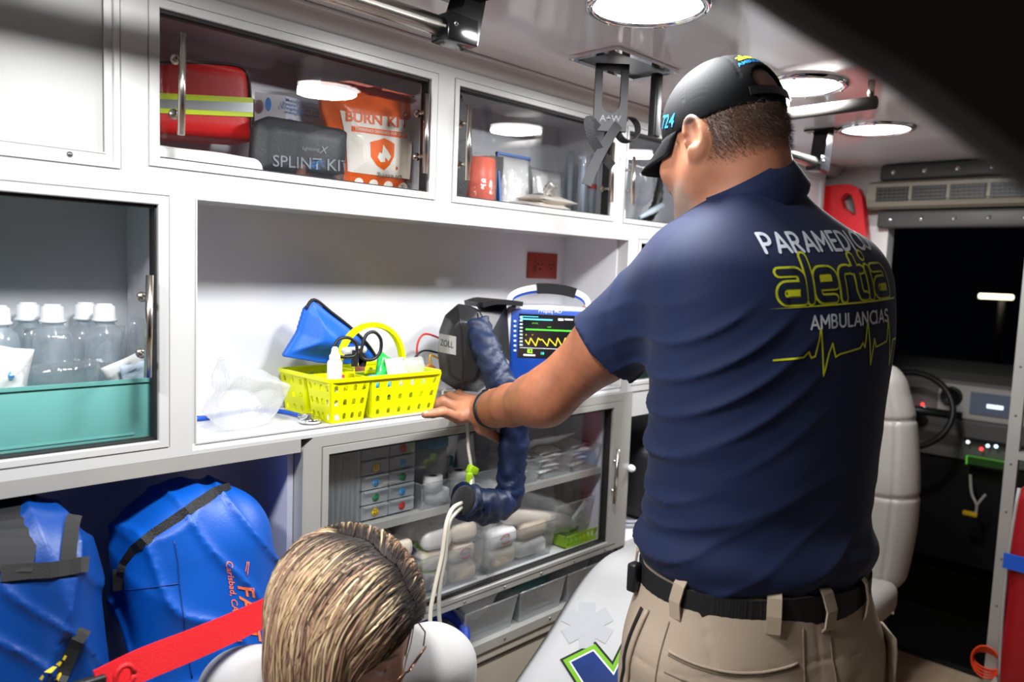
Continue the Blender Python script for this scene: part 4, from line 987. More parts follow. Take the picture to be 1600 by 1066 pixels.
def s_lhand(P):
    pc = (KN[1] + KN[2]) / 2
    d = s_cone(P, W_, (KN[0] * 0.6 + KN[1] * 0.4) + (W_ - KN[0]) * 0.22, 0.026, 0.018)
    d = smin(d, s_cone(P, W_, KN[1] * 0.5 + KN[2] * 0.5 + (W_ - KN[1]) * 0.2, 0.026, 0.017), 0.02)
    d = smin(d, s_cone(P, W_ + UP * 0.004, KN[3] + (W_ - KN[3]) * 0.2, 0.022, 0.015), 0.02)
    for k in KN: d = smin(d, s_cone(P, W_ * 0.5 + k * 0.5, k, 0.014, 0.0128), 0.014)
    for pts, rr in LH[:4]: d = smin(d, chain(P, pts, rr), 0.006)
    return smin(d, chain(P, *LH[4]), 0.014)
# right hand on the monitor: fingers curl over its top right edge
rk = [MONX + np.array([0.040, -0.048 + 0.020 * i, 0.012 - 0.004 * i]) for i in range(4)]
RH = []
for i, k in enumerate(rk):
    t = k + np.array([-0.066 + 0.004 * abs(i - 1), 0.002, -0.010]); m1 = k * 0.55 + t * 0.45 + UP * 0.011; m2 = k * 0.2 + t * 0.8 + UP * 0.003
    RH.append(([k, m1, m2, t], [0.0115, 0.010, 0.009, 0.0075]))
RT = [WR + np.array([-0.02, 0.02, -0.012]), WR + np.array([-0.03, 0.045, -0.03]), WR + np.array([-0.045, 0.065, -0.045])]
def s_rhand(P):
    d = None
    for k in rk:
        e = s_cone(P, WR, k, 0.024, 0.0125); d = e if d is None else smin(d, e, 0.016)
    for pts, rr in RH: d = smin(d, chain(P, pts, rr), 0.005)
    return smin(d, chain(P, RT, [0.016, 0.012, 0.009]), 0.012)
fdir = (W_ - E_) / np.linalg.norm(W_ - E_)
def s_arm(P, s, e, w, k=1.0):
    d = s_cone(P, s, s * 0.45 + e * 0.55, 0.064 * k, 0.058 * k)
    d = smin(d, s_cone(P, s * 0.45 + e * 0.55, e, 0.058 * k, 0.050 * k), 0.03)
    bulge = e * 0.82 + w * 0.18; fm = e * 0.45 + w * 0.55
    d = smin(d, s_cone(P, e, bulge, 0.045 * k, 0.0445 * k), 0.04); d = smin(d, s_cone(P, bulge, fm, 0.0445 * k, 0.040 * k), 0.03)
    d = smin(d, s_cone(P, fm, e * 0.12 + w * 0.88, 0.0395 * k, 0.031 * k), 0.03)
    return smin(d, s_cone(P, e * 0.2 + w * 0.8, w, 0.030 * k, 0.026 * k), 0.05)
b_head = bounded(s_head, HC - 0.16, HC + 0.16)
_al = np.minimum.reduce([S, E_, W_] + KN + TIP + TH) - 0.075; _ah = np.maximum.reduce([S, E_, W_] + KN + TIP + TH) + 0.075
b_armL = bounded(lambda P: smin(s_arm(P, S, E_, W_), b_lh(P), 0.012), _al, _ah)
_hp = [W_] + KN + TIP + TH; b_lh = bounded(s_lhand, np.minimum.reduce(_hp) - 0.03, np.maximum.reduce(_hp) + 0.03, 0.03)
_hr = [WR] + rk + [r[0][3] for r in RH] + RT; b_rh = bounded(s_rhand, np.minimum.reduce(_hr) - 0.03, np.maximum.reduce(_hr) + 0.03, 0.03)
_bl = np.minimum.reduce([SR, ER] + _hr) - 0.075; _bh = np.maximum.reduce([SR, ER] + _hr) + 0.075
b_armR = bounded(lambda P: smin(s_arm(P, SR, ER, WR, 0.95), b_rh(P), 0.012), _bl, _bh)
def s_body(P):
    d = smin(b_head(P), s_neck(P), 0.03)
    core = np.maximum(s_torso(P, -0.022), P[..., 2] - NB[2])
    d = smin(d, core, 0.03)
    a = b_armL(P); b = b_armR(P)
    d = smin(d, smin(a, b, 0.01), 0.03)
    for s in (-1, 1):
        hip = np.array([tx[0], ty[0], 0.86]) + LF * s * 0.09; kn = hip + LF * s * 0.03 + FW * 0.03 - UP * 0.39; an = kn - UP * 0.39 - FW * 0.04
        d = smin(d, smin(s_cone(P, hip, kn, 0.088, 0.058), s_cone(P, kn, an, 0.058, 0.042), 0.03), 0.05)
        d = smin(d, s_cone(P, an + UP * (-0.025), an + FW * 0.15 - UP * 0.045, 0.038, 0.026), 0.03)
    return d
skin_c = np.array(srgb(174, 116, 88)[:3]); hair_c = np.array(srgb(70, 50, 40)[:3]); grey_c = np.array(srgb(150, 132, 120)[:3])
def sstep(x, a, b): t = np.clip((x - a) / (b - a), 0, 1); return t * t * (3 - 2 * t)
def cap_edge(q): return q[..., 2] - (0.008 + 0.16 * np.maximum(q[..., 1], 0) - 0.03 * np.maximum(-q[..., 1] - 0.02, 0))
def hair_mask(P):
    q = head_local(P); l, f, u = q[:, 0], q[:, 1], q[:, 2]
    lowline = -0.075 + 0.55 * np.maximum(f + 0.05, 0)           # nape fades up towards the ears
    m = sstep(u, lowline - 0.012, lowline + 0.05) * sstep(-f, -0.030, -0.012)
    side = sstep(f, -0.02, -0.01) * sstep(-f, -0.045, -0.03) * sstep(u, 0.0, 0.02)     # sideburn in front of the ear
    m = np.maximum(m, side) * (s_cran(q) < 0.035) * (cap_edge(q) < 0.004)
    ear = (np.abs(l) > 0.080) & (f > -0.062) & (u < 0.03); return np.where(ear, 0, m)
def body_col(P):
    n = len(P); c = np.tile(skin_c, (n, 1))
    c = c * (1 + 0.10 * wob(P, 55, 1)[:, None] + 0.05 * wob(P, 240, 2)[:, None])
    q = head_local(P)
    arm = (s_arm(P, S, E_, W_) < 0.01) & (P[:, 2] < S[2] + 0.05); c[arm] *= (np.array([0.80, 0.70, 0.62]) * (1 + 0.10 * wob(P, 420, 4)[:, None] + 0.08 * wob(P, 130, 3)[:, None]))[arm]
    hm = np.maximum(hair_mask(P), ((cap_edge(q) >= 0.0) & (s_cran(q) < 0.02)) * 1.0); c = c * (1 - hm[:, None] * 0.82) + hair_c * hm[:, None] * 0.82
    beard = sstep(q[:, 1], 0.015, 0.05) * sstep(-q[:, 2], 0.05, 0.075) * (np.abs(q[:, 2] + 0.09) < 0.06) * (s_head(P) < 0.01) * (q[:, 2] < -0.045)
    c = c * (1 - beard[:, None] * 0.75) + grey_c * beard[:, None] * 0.75
    lips = s_ell(q, (0, 0.098, -0.071), (0.024, 0.014, 0.011)) < 0.002; c[lips] *= np.array([0.85, 0.6, 0.6])
    for s in (-1, 1):
        e = s_ell(q, (s * 0.031, 0.088, -0.006), (0.0135, 0.014, 0.007)) < 0.001; c[e] = (0.75, 0.73, 0.7)
        e = s_ell(q, (s * 0.031, 0.100, -0.006), (0.005, 0.006, 0.005)) < 0.0005; c[e] = (0.03, 0.02, 0.015)
        br = s_ell(q, (s * 0.032, 0.094, 0.022), (0.022, 0.012, 0.005)) < 0.0; c[br] = hair_c
    nd = np.linalg.norm(P - W_, axis=1)
    fing = np.minimum.reduce([s_cone(P, p[0], p[1], 0.014, 0.012) for p, r in LH[:4]])
    top = sstep(P[:, 2], 1.122, 1.135)
    hairy = (np.exp(-(nd / 0.06) ** 2) * 0 + (fing < 0.002)) * top * (0.5 + 0.5 * wob(P, 160, 3))
    c = c * (1 - 0.5 * np.clip(hairy, 0, 1)[:, None])
    for pts, rr in LH:                                              # nails
        t = A3(pts[3]); dirn = t - A3(pts[2]); dirn /= np.linalg.norm(dirn); nl = t + UP * rr[3] * 0.85 + dirn * 0.001
        if pts is TH: nl = t + np.array([0, -1, 0.2]) * rr[3] * 0.85
        mk = np.linalg.norm((P - nl) * 1.0, axis=1) < 0.0055; c[mk] = srgb(226, 176, 152)[:3]
    knk = np.linalg.norm(P - W_, axis=1) < 0.13
    return np.clip(c, 0, 1)
lo = np.minimum.reduce([W_, KN[0], TIP[0], SR, np.array([tx[0], ty[0], 0])]) - 0.26; hi = np.maximum.reduce([HC + 0.2, KN[3], MONX + 0.1, ER + 0.1, SR + 0.12]) + 0.06; lo[2] = -0.01
body = sdf_obj('body', s_body, lo, hi, 0.0034, SKIN, man, body_col, slack=1.25)
# ---- short hair: many tiny strands on the back of the head
me = body.data; n = len(me.vertices); co = np.empty(n * 3, np.float32); me.vertices.foreach_get('co', co); co = co.reshape(-1, 3).astype(float)
no = np.empty(n * 3, np.float32); me.vertices.foreach_get('normal', no); no = no.reshape(-1, 3)
sel = np.where((np.abs(head_local(co)).max(axis=1) < 0.16))[0]; hm = hair_mask(co[sel]); sel = sel[hm > 0.12]; hm = hair_mask(co[sel])
hv, hfc, hc_ = [], [], []
dn = -hu * 0.9
for i, m_ in zip(sel, hm):
    for _ in range(2):
        if rng.random() > 0.25 + m_: continue
        p = co[i] + rng.normal(size=3) * 0.0016; nn = no[i]; dd = nn * 0.55 + dn * 0.9 - hf * 0.3 + rng.normal(size=3) * 0.35; dd /= np.linalg.norm(dd)
        L = (0.003 + 0.009 * m_) * rng.uniform(0.7, 1.2); sd = np.cross(dd, nn); sd /= np.linalg.norm(sd) + 1e-9; wv = 0.00035
        k = len(hv); hv += [p + sd * wv, p - sd * wv, p + nn * wv, p + dd * L]; hfc += [(k, k + 1, k + 3), (k + 1, k + 2, k + 3), (k + 2, k, k + 3)]
        hc_ += [hair_c * rng.uniform(0.6, 1.7)] * 4
me = bpy.data.meshes.new('hair'); me.from_pydata([tuple(v) for v in hv], [], hfc); me.materials.append(mat('short_hair', attr='Col', rough=0.45))
a = me.attributes.new('Col', 'FLOAT_COLOR', 'POINT'); a.data.foreach_set('color', np.hstack([np.array(hc_), np.ones((len(hc_), 1))]).astype(np.float32).ravel())
link(bpy.data.objects.new('hair', me), man)
# ---- polo shirt
hemc = S * 0.44 + E_ * 0.56; hemR = SR * 0.35 + ER * 0.65
def fold(P, d):
    u, v = torso_uv(P); z = P[..., 2]
    ang = np.arctan2(v, u)                                           # 0 = his left side, -pi/2 = the back
    s = u * 0.35 + 0.0
    w1 = z * 62 + u * 26 + 2.2 * wob(P, 9, 1) + 1.2 * wob(P, 21, 2)
    w2 = z * 105 - u * 18 + 2.5 * wob(P, 14, 3)
    low = sstep(1.27 - z, 0.0, 0.2); leftw = sstep(u, -0.16, 0.12)
    amp = 0.0042 * low * (0.25 + 0.75 * leftw) * (0.55 + 0.45 * wob(P, 16, 0))
    r = (1 - np.abs(np.sin(w1 * 0.5))) ** 2.2 * 2.6 + 0.35 * np.sin(w1)
    w3 = z * 88 + u * 62 + 2.6 * wob(P, 12, 2)
    r2 = (1 - np.abs(np.sin(w3 * 0.5))) ** 3 * 1.6 * sstep(wob(P, 8, 1), -0.1, 0.3)
    d = d - amp * 0.75 * r - amp * r2 - amp * 0.25 * np.sin(w2)
    # drag lines from the raised arm down the side
    dr = np.exp(-((u - 0.14) / 0.09) ** 2) * sstep(z, 1.10, 1.25) * sstep(1.42 - z, 0, 0.08)
    d = d - dr * 0.0065 * (1 - np.abs(np.sin(z * 48 + u * 40 + 1.6 * wob(P, 12, 2)))) ** 2
    return d - 0.0012 * wob(P, 38, 1)
adir = (E_ - S) / np.linalg.norm(E_ - S); adR = (ER - SR) / np.linalg.norm(ER - SR)
zhem = 0.952
def s_shirt(P):
    d = s_torso(P, 0.0)
    # blouse over the belt
    z = P[..., 2]; d = d - 0.012 * np.exp(-((z - 0.995) / 0.03) ** 2)
    sl = s_cone(P, S + UP * 0.006, hemc, 0.077, 0.073)
    t = (P - S) @ adir
    sl = sl - 0.0060 * sstep(t, 0.02, 0.10) * (1 - np.abs(np.sin(t * 40 + P[..., 2] * 20 + 2.2 * wob(P, 11, 2)))) ** 2 * (0.6 + 0.4 * wob(P, 17, 1)) - 0.004 * sstep(t, 0.17, 0.21)
    sl = np.maximum(sl, t - (hemc - S) @ adir)
    sr = np.maximum(s_cone(P, SR, hemR, 0.082, 0.076), (P - SR) @ adR - (hemR - SR) @ adR)
    d = smin(d, sl, 0.055); d = smin(d, sr, 0.05)
    d = fold(P, d)
    # armhole seam on the left
    sp = (P - S) @ (LF * 0.96 + FW * 0.1 - UP * 0.25)
    d = d + 0.0025 * np.exp(-((sp - 0.012) / 0.003) ** 2) * sstep(0.15 - np.linalg.norm(P - S, axis=-1), 0.0, 0.07)
    u, v = torso_uv(P); hem = zhem - 0.018 * sstep(-u, -0.10, 0.15)
    d = smax(d, hem + 0.008 * np.abs(np.sin(u * 21)) - z, 0.012)
    # hollow: the sleeve mouth and the neck
    d = np.maximum(d, -(s_cone(P, S + adir * 0.14, hemc + adir * 0.03, 0.060, 0.068)))
    d = np.maximum(d, -(s_cone(P, SR + adR * 0.14, hemR + adR * 0.03, 0.058, 0.066)))
    d = np.maximum(d, -(s_neck(P) - 0.004)); return d
slo = np.minimum.reduce([S, hemc, SR, hemR, chest - 0.26]) - 0.11; shi = np.maximum.reduce([S, SR, hemR, chest + 0.26, NB]) + 0.10
slo[2] = 0.88; shi[2] = tz[-1] + 0.02
shirt = sdf_obj('polo_shirt', s_shirt, slo, shi, 0.0044, SHIRT, man, slack=1.3)
# ---- collar
ncen = at_d(1164, 296, 1.308); cm = MB(); NA = 44; prof = 7; vs = []
axn = (H(0, -0.03, -0.04) - NB); axn /= np.linalg.norm(axn); fx = FW - axn * (FW @ axn); fx /= np.linalg.norm(fx); lx_ = np.cross(axn, fx)
for i in range(NA):
    th = math.radians(28) + (2 * PI - math.radians(56)) * i / (NA - 1)        # 0 = throat, pi = nape
    bk = 0.5 - 0.5 * math.cos(th); rad = 0.076 + 0.004 * bk
    dirv = fx * math.cos(th) + lx_ * math.sin(th)
    for k, (dr, dh) in enumerate(((0.003, -0.030), (0.000, -0.005), (0.002, 0.016 + 0.010 * bk), (0.006, 0.018 + 0.010 * bk), (0.012, 0.002), (0.020, -0.024 - 0.010 * bk), (0.014, -0.034 - 0.010 * bk))):
        vs.append(ncen + dirv * (rad + dr) * np.array([1, 1, 1]) + axn * dh)
fs = [(i * prof + k, i * prof + k + 1, (i + 1) * prof + k + 1, (i + 1) * prof + k) for i in range(NA - 1) for k in range(prof - 1)]
cm.add(vs, fs, True); co_ = cm.build('collar', SHIRT, shirt)
sol = co_.modifiers.new('thick', 'SOLIDIFY'); sol.thickness = 0.002
# ---- belt
def ring_pts(z, grow, n=72, tilt=0.0):
    cx, cy = np.interp(z, tz, tx), np.interp(z, tz, ty); a, b = np.interp(z, tz, ta) + grow, np.interp(z, tz, tb) + grow; out = []
    for i in range(n):
        t = 2 * PI * i / n; c, s = math.cos(t), math.sin(t); e = 2 / 2.25
        u = a * math.copysign(abs(c) ** e, c); v = b * math.copysign(abs(s) ** e, s)
        out.append(np.array([cx, cy, z]) + LF * u + FW * v)
    return out
BZ = 0.938
bl = MB(); ri = ring_pts(BZ, 0.006); vs = []
for p in ri:
    o = p - np.array([tx[1], ty[1], p[2]]); o /= np.linalg.norm(o)
    for dz, g in ((-0.021, 0), (-0.021, 0.004), (0.021, 0.004), (0.021, 0)): vs.append(p + o * g + UP * dz)
n = len(ri); bl.add(vs, [(i * 4 + k, i * 4 + (k + 1) % 4, ((i + 1) % n) * 4 + (k + 1) % 4, ((i + 1) % n) * 4 + k) for i in range(n) for k in range(4)])
belt = bl.build('belt', mat('black_ribbed_belt', srgb(18, 18, 20), rough=0.7, bump=0.9, bscale=260, stretch=(1.0, 1.0, 0.02)), man)
bp = on_z(1004, 897, BZ); bq = ring_pts(BZ, 0.016); bq = min(bq, key=lambda p: abs(p[0] - bp[0]) + abs(p[1] - bp[1]))
MB().rbox(bq + np.array([-0.014, -0.006, -0.026]), bq + np.array([0.008, 0.012, 0.022]), 0.004).build('belt_pouch', BLACKP, belt)
# ---- trousers
hz_ = at_d(1176, 1066, 1.30)
def s_trous(P):
    z = P[..., 2]; u, v = torso_uv(np.stack([P[..., 0], P[..., 1], np.maximum(z, tz[0])], -1))
    a = np.interp(z, [0.70, 0.78, 0.86, 0.96], [0.206, 0.212, 0.208, 0.192]); b = np.interp(z, [0.70, 0.80, 0.86, 0.96], [0.150, 0.158, 0.155, 0.145])
    k0 = (np.abs(u / a) ** 2.3 + np.abs(v / b) ** 2.3) ** (1 / 2.3); d = np.maximum((k0 - 1) * b * 0.9, np.abs(z - 0.840) - 0.12)
    for s in (-1, 1):
        hip = np.array([tx[0], ty[0], 0.80]) + LF * s * 0.108; kn = hip + LF * s * 0.03 + FW * 0.03 - UP * 0.33; an = kn - UP * 0.39 - FW * 0.04
        d = smin(d, smin(s_cone(P, hip, kn, 0.112, 0.090), s_cone(P, kn, an, 0.090, 0.085), 0.03), 0.05)
    d = d - 0.003 * np.abs(np.sin(z * 40 + u * 22 + 2 * wob(P, 13, 2))) * sstep(0.88 - z, 0, 0.1) - 0.002 * wob(P, 30, 1)
    # yoke seam and back pocket welt
    yk = z - (0.845 + 0.02 * np.cos(u * 9)); d = d + 0.0018 * np.exp(-(yk / 0.0018) ** 2) * (v < 0)
    sm_ = np.exp(-((u - 0.165) / 0.0022) ** 2) + np.exp(-((u + 0.0) / 0.0022) ** 2); d = d + 0.0016 * sm_ * (v < 0)
    return np.maximum(d, 0.02 - z)
tl = np.array([tx[0] - 0.3, ty[0] - 0.3, 0.0]); th_ = np.array([tx[0] + 0.3, ty[0] + 0.3, 0.98])
trous = sdf_obj('trousers', s_trous, tl, th_, 0.005, KHAKI, man, slack=1.3)
tb_ = bvh_of(trous); 
for ang in (-168, -132, -96, -58, -14, 150, 60, 30):
    r = math.radians(ang); dirv = LF * math.cos(r) + FW * math.sin(r); b_ = MB(); pts = []
    for dz, g in ((-0.034, 0.003), (-0.026, 0.010), (0.0, 0.013), (0.026, 0.010), (0.032, 0.004)):
        rp = min(ring_pts(BZ + dz, 0.0, 180), key=lambda p: -float((p - np.array([tx[1], ty[1], p[2]])) @ dirv) / (np.linalg.norm(p - np.array([tx[1], ty[1], p[2]])) + 1e-9)); pts.append(rp + dirv * (g + 0.004))
    b_.strip(pts, 0.021, 0.003, [tuple(dirv)] * len(pts)); b_.build('belt_loop', KHAKI, trous)
def on_trousers(az_deg, z, g=0.0025):
    r = math.radians(az_deg); dirv = LF * math.cos(r) + FW * math.sin(r); c = np.array([tx[0], ty[0], z]); o = c + dirv * 0.6
    h = tb_.ray_cast(Vector(o), Vector(-dirv)); p = np.array(h[0]) if h[0] is not None else c + dirv * 0.2; return p + dirv * g
SEAMK = mat('khaki_seam', srgb(122, 108, 92), rough=0.85)
def seam(pl, r=0.0013, m=SEAMK, nm='seam', g=0.0008):
    MB().tube([on_trousers(a, z, g) for a, z in pl], r, 6).build(nm, m, trous)
L_ = lambda a0, a1, n: np.linspace(a0, a1, n)
seam([(a, 0.868 - 0.010 * math.sin((a + 74) / 58 * PI)) for a in L_(-74, -16, 18)], 0.0022, KHAKI, 'pocket_welt', 0.002)
seam([(a, 0.863 - 0.010 * math.sin((a + 74) / 58 * PI)) for a in L_(-74, -16, 18)])
seam([(a, 0.838 - 0.006 * math.sin((a + 74) / 58 * PI)) for a in L_(-74, -16, 18)]); seam([(-12 - 3 * q, 0.905 - 0.25 * q) for q in L_(0, 1, 16)])
seam([(-78, z) for z in L_(0.915, 0.70, 14)]); seam([(-98 - 4 * q, 0.915 - 0.22 * q) for q in L_(0, 1, 14)])
seam([(6 + 4 * q, 0.90 - 0.22 * q) for q in L_(0, 1, 14)], 0.0045, mat('pocket_shade', srgb(30, 27, 25), rough=0.9), 'pocket_slit', 0.0)  # near-black tube paints the shade inside the open pocket
seam([(1 + 3 * q, 0.905 - 0.22 * q) for q in L_(0, 1, 14)], 0.0035, KHAKI, 'pocket_edge', 0.003)
# side pocket flap that stands out at his right
pf = MB(); vs = []
for i in range(7):
    z = 0.72 + 0.024 * i; p = on_trousers(-152, z, 0.0); dirv = LF * math.cos(-2.65) + FW * math.sin(-2.65); bul = 0.014 * (i / 6) ** 1.5 - 0.002
    tdir = np.cross(UP, dirv)
    for s in (-1, 1): vs.append(p + dirv * bul + tdir * s * 0.032)
pf.add(vs, [(2 * i, 2 * i + 1, 2 * i + 3, 2 * i + 2) for i in range(6)], True); q = pf.build('side_pocket', KHAKI, trous); sol = q.modifiers.new('t', 'SOLIDIFY'); sol.thickness = 0.004
BOOT = mat('black_boot_leather', srgb(22, 20, 20), rough=0.45)
for s in (-1, 1):
    hip = np.array([tx[0], ty[0], 0.80]) + LF * s * 0.108; an = hip + LF * s * 0.03 - FW * 0.01 - UP * 0.72; an[2] = 0.08
    sdf_obj('boot', lambda P: np.maximum(smin(s_cone(P, an + UP * 0.05, an - UP * 0.03, 0.056, 0.052), s_cone(P, an - UP * 0.035, an + FW * 0.17 - UP * 0.035, 0.048, 0.042), 0.04), -P[..., 2]), an - 0.25, an + 0.25, 0.006, BOOT, man)
# ---- cap
def s_capshell(q, g): return s_ell(q, (0, -0.014, 0.030), (0.090 + g, 0.113 + g, 0.104 + g))
def cap_edge(q): return q[..., 2] - (0.008 + 0.16 * np.maximum(q[..., 1], 0) ** 1.0 - 0.03 * np.maximum(-q[..., 1] - 0.02, 0))
def s_cap(P):
    q = head_local(P); d = s_capshell(q, 0.0) - 0.0008 * wob(P, 60, 1)
    for k in range(3):                                                  # panel seams
        a = k * PI / 3 + PI / 6; dd = np.abs(q[..., 0] * math.cos(a) + (q[..., 1] + 0.014) * math.sin(a)); d = d + 0.0012 * np.exp(-(dd / 0.0016) ** 2) * (q[..., 2] > 0.05)
    d = np.maximum(d, -s_capshell(q, -0.0035)); d = np.maximum(d, -cap_edge(q))
    hole = s_ell(q, (0, -0.128, 0.046), (0.036, 0.06, 0.028)); d = np.maximum(d, -np.maximum(hole, 0.028 - q[..., 2]))
    return d
cap = sdf_obj('cap', s_cap, HC - 0.16, HC + 0.17, 0.0026, CAPM, man, slack=1.5)
bb = MB(); rowsb = []
NA = 25; NR = 6
for j in range(NR):
    s = j / (NR - 1)
    for i in range(NA):
        a = (i / (NA - 1) - 0.5) * math.radians(150); l0 = 0.090 * math.sin(a); f0 = -0.014 + 0.113 * math.cos(a)
        out = 0.074 * max(math.cos(a * 1.02), 0.0) ** 0.6 * s
        l = l0 * (1 - 0.06 * s) ; f = f0 + out; u = 0.014 + 0.16 * max(f0, 0) - 0.30 * out - 3.0 * l * l * (0.4 + s) + 0.006
        rowsb.append(H(l, f, u))
bb.add(rowsb, [(j * NA + i, j * NA + i + 1, (j + 1) * NA + i + 1, (j + 1) * NA + i) for j in range(NR - 1) for i in range(NA - 1)], True)
br = bb.build('visor', CAPM, cap); sol = br.modifiers.new('t', 'SOLIDIFY'); sol.thickness = 0.003
bt = MB(); bt.lathe([(0.0, 0.004), (0.005, 0.003), (0.007, 0.0)], (0, 0, 0), 12, cap=False); R3 = Matrix([list(r) for r in HR]); hh = Vector(H(0, -0.014, 0.134))
bt.xform(lambda p: hh + R3 @ p); bt.build('top_button', CAPM, cap)
pts = [H(0.098 * math.sin(a) * 0.98, -0.014 - 0.121 * math.cos(a) * 0.965, 0.022) for a in np.linspace(-0.55, 0.55, 13)]
nr = [tuple(hl * math.sin(a) - hf * math.cos(a)) for a in np.linspace(-0.55, 0.55, 13)]
MB().strip(pts, 0.014, 0.002, nr).build('snap_strap', BLACKP, cap)
# ---- print on cap and shirt
capb = bvh_of(cap); shb = bvh_of(shirt)
def cast(bvh, o, d, g=0.0012):
    h = bvh.ray_cast(Vector([float(c) for c in o]), Vector([float(c) for c in d]))
    if h[0] is None: return None
    return np.array(h[0]) - A3(d) / np.linalg.norm(d) * g
def cap_place(cen, ux, uy, back=0.2):
    nrm = np.cross(ux, uy)
    def f(u, v):
        o = cen + ux * u + uy * v; p = cast(capb, o + nrm * back, -nrm, 0.0008); return p if p is not None else o
    return f
BLUEP = mat('blue_embroidery', srgb(30, 140, 225), rough=0.6); LIMEP = mat('lime_embroidery', srgb(190, 220, 40), rough=0.6)
ux = hf * -1; uy = hu; uxx = -(hf * 0.92 - hl * 0.0); 
cen = H(0.09, 0.040, 0.042); ux_ = np.array(-hf * 0.93 + hl * 0.36); uy_ = hu - hl * 0.05
ux_ /= np.linalg.norm(ux_); ca_, sa_ = math.cos(0.42), math.sin(0.42); tm = text_polys('724', 0.032, 0.010, 1.05, 0.2); print_mesh('lettering', tm, BLUEP, cap_place(cen, ux_ * ca_ - uy_ * sa_, uy_ * ca_ + ux_ * sa_), cap, cut=0.006)
cen = H(0.006, -0.098, 0.098); uxb = -hl; uyb = hu * 0.7 + hf * 0.7
tm = text_polys('alertia', 0.026, 0.012, 0.95); print_mesh('lettering', tm, LIMEP, cap_place(cen, uxb, uyb), cap, cut=0.006)
tm = text_polys('AMBULANCIAS', 0.0115, 0.02, 1.0); print_mesh('lettering', tm, BLUEP, cap_place(cen - uyb * 0.017, uxb, uyb), cap, cut=0.006)
# shirt back print: wrapped round the back by angle and height
PRW = mat('shirt_print_white', srgb(206, 212, 222), rough=0.55); PRY = mat('shirt_print_lime', srgb(196, 200, 34), rough=0.55); PRN = mat('shirt_print_navy', srgb(14, 24, 48), rough=0.7)
def back_place(z0, g=0.0012, u0=0.0, rise=0.0):
    def f(u, v):
        u, v = u + 0.0, v + 0.075 * u; z = z0 + v; cx, cy = np.interp(z, tz, tx), np.interp(z, tz, ty); uu = -(u + u0)
        o = np.array([cx, cy, z]) + LF * uu - FW * 0.5
        dirv = FW - LF * uu * 0.0; p = cast(shb, o, dirv, g); return p if p is not None else np.array([cx, cy, z]) + LF * uu - FW * 0.14
    return f
U0 = 0.022
def on_back(name, me, m, z, g=0.0012, cut=0.009, du=0.0):
    r = print_mesh(name, me, m, back_place(z, g, U0 + du), shirt, cut=cut); bpy.data.meshes.remove(me); return r
on_back('lettering', capitals('PARAMEDICO', 0.0285, 0.0052, 0.24), PRW, 1.4955)
on_back('lettering', capitals('AMBULANCIAS', 0.0190, 0.0034, 0.24), PRW, 1.3765, du=0.020)
# the rounded outlined word mark, drawn as pen strokes: wide lime line, narrower navy line on top, lime counters
def arc(cx, cy, rx, ry, a0, a1, n=8): return [(cx + rx * math.cos(math.radians(a0 + (a1 - a0) * i / n)), cy + ry * math.sin(math.radians(a0 + (a1 - a0) * i / n))) for i in range(n + 1)]
def let_a(x): return [(x + 0.02, 0.86), (x + 0.55, 0.86)] + arc(x + 0.55, 0.66, 0.2, 0.2, 90, 0, 5) + [(x + 0.75, 0.1), (x + 0.2, 0.1)] + arc(x + 0.2, 0.3, 0.2, 0.2, 270, 180, 4) + arc(x + 0.2, 0.3, 0.2, 0.2, 180, 90, 4) + [(x + 0.75, 0.5)]
def let_e(x): return [(x + 0.62, 0.1), (x + 0.2, 0.1)] + arc(x + 0.2, 0.3, 0.2, 0.2, 270, 180, 4) + [(x, 0.66)] + arc(x + 0.2, 0.66, 0.2, 0.2, 180, 90, 4) + [(x + 0.5, 0.86)] + arc(x + 0.5, 0.66, 0.2, 0.2, 90, 0, 4) + [(x + 0.7, 0.46), (x + 0.05, 0.46)]
def let_r(x): return [(x, 0.08), (x, 0.66)] + arc(x + 0.2, 0.66, 0.2, 0.2, 180, 90, 4) + [(x + 0.36, 0.86)]
letters = [let_a(0), [(1.0, 1.25), (1.0, 0.08)], let_e(1.28), let_r(2.28), [(2.98, 1.2), (2.98, 0.3), (3.06, 0.12), (3.28, 0.1)], [(2.78, 0.84), (3.26, 0.84)], [(3.55, 0.86), (3.55, 0.08)], [(3.55, 1.2), (3.55, 1.24)], let_a(3.84)]
counters = [[(0.2, 0.22), (0.62, 0.22), (0.62, 0.38), (0.2, 0.38)], [(4.04, 0.22), (4.46, 0.22), (4.46, 0.38), (4.04, 0.38)], [(1.4, 0.56), (1.86, 0.56), (1.86, 0.74), (1.4, 0.74)]]
sc_ = 0.0500; sh_ = lambda p: ((p[0] - 2.3) * sc_, (p[1] - 0.6) * sc_ * 1.12)
lime = []; navy = []
for L_ in letters:
    q = [sh_(p) for p in L_]; lime += stroke_polys(q, 0.0170); navy += stroke_polys(q, 0.0100)
wmz = 1.4370
on_back('word_mark', flat_polys(lime), PRY, wmz, 0.0010); on_back('word_mark', flat_polys(navy), PRN, wmz, 0.0016); [on_back('counter', flat_polys([[sh_(p) for p in c]]), PRY, wmz, 0.0021) for c in counters]
un = [(-0.135, -0.0), (-0.04, 0.0022), (0.05, 0.003), (0.14, 0.003), (0.14, 0.0005), (0.05, 0.0), (-0.04, -0.0002)]
on_back('underline', flat_polys([un]), PRY, 1.3985)
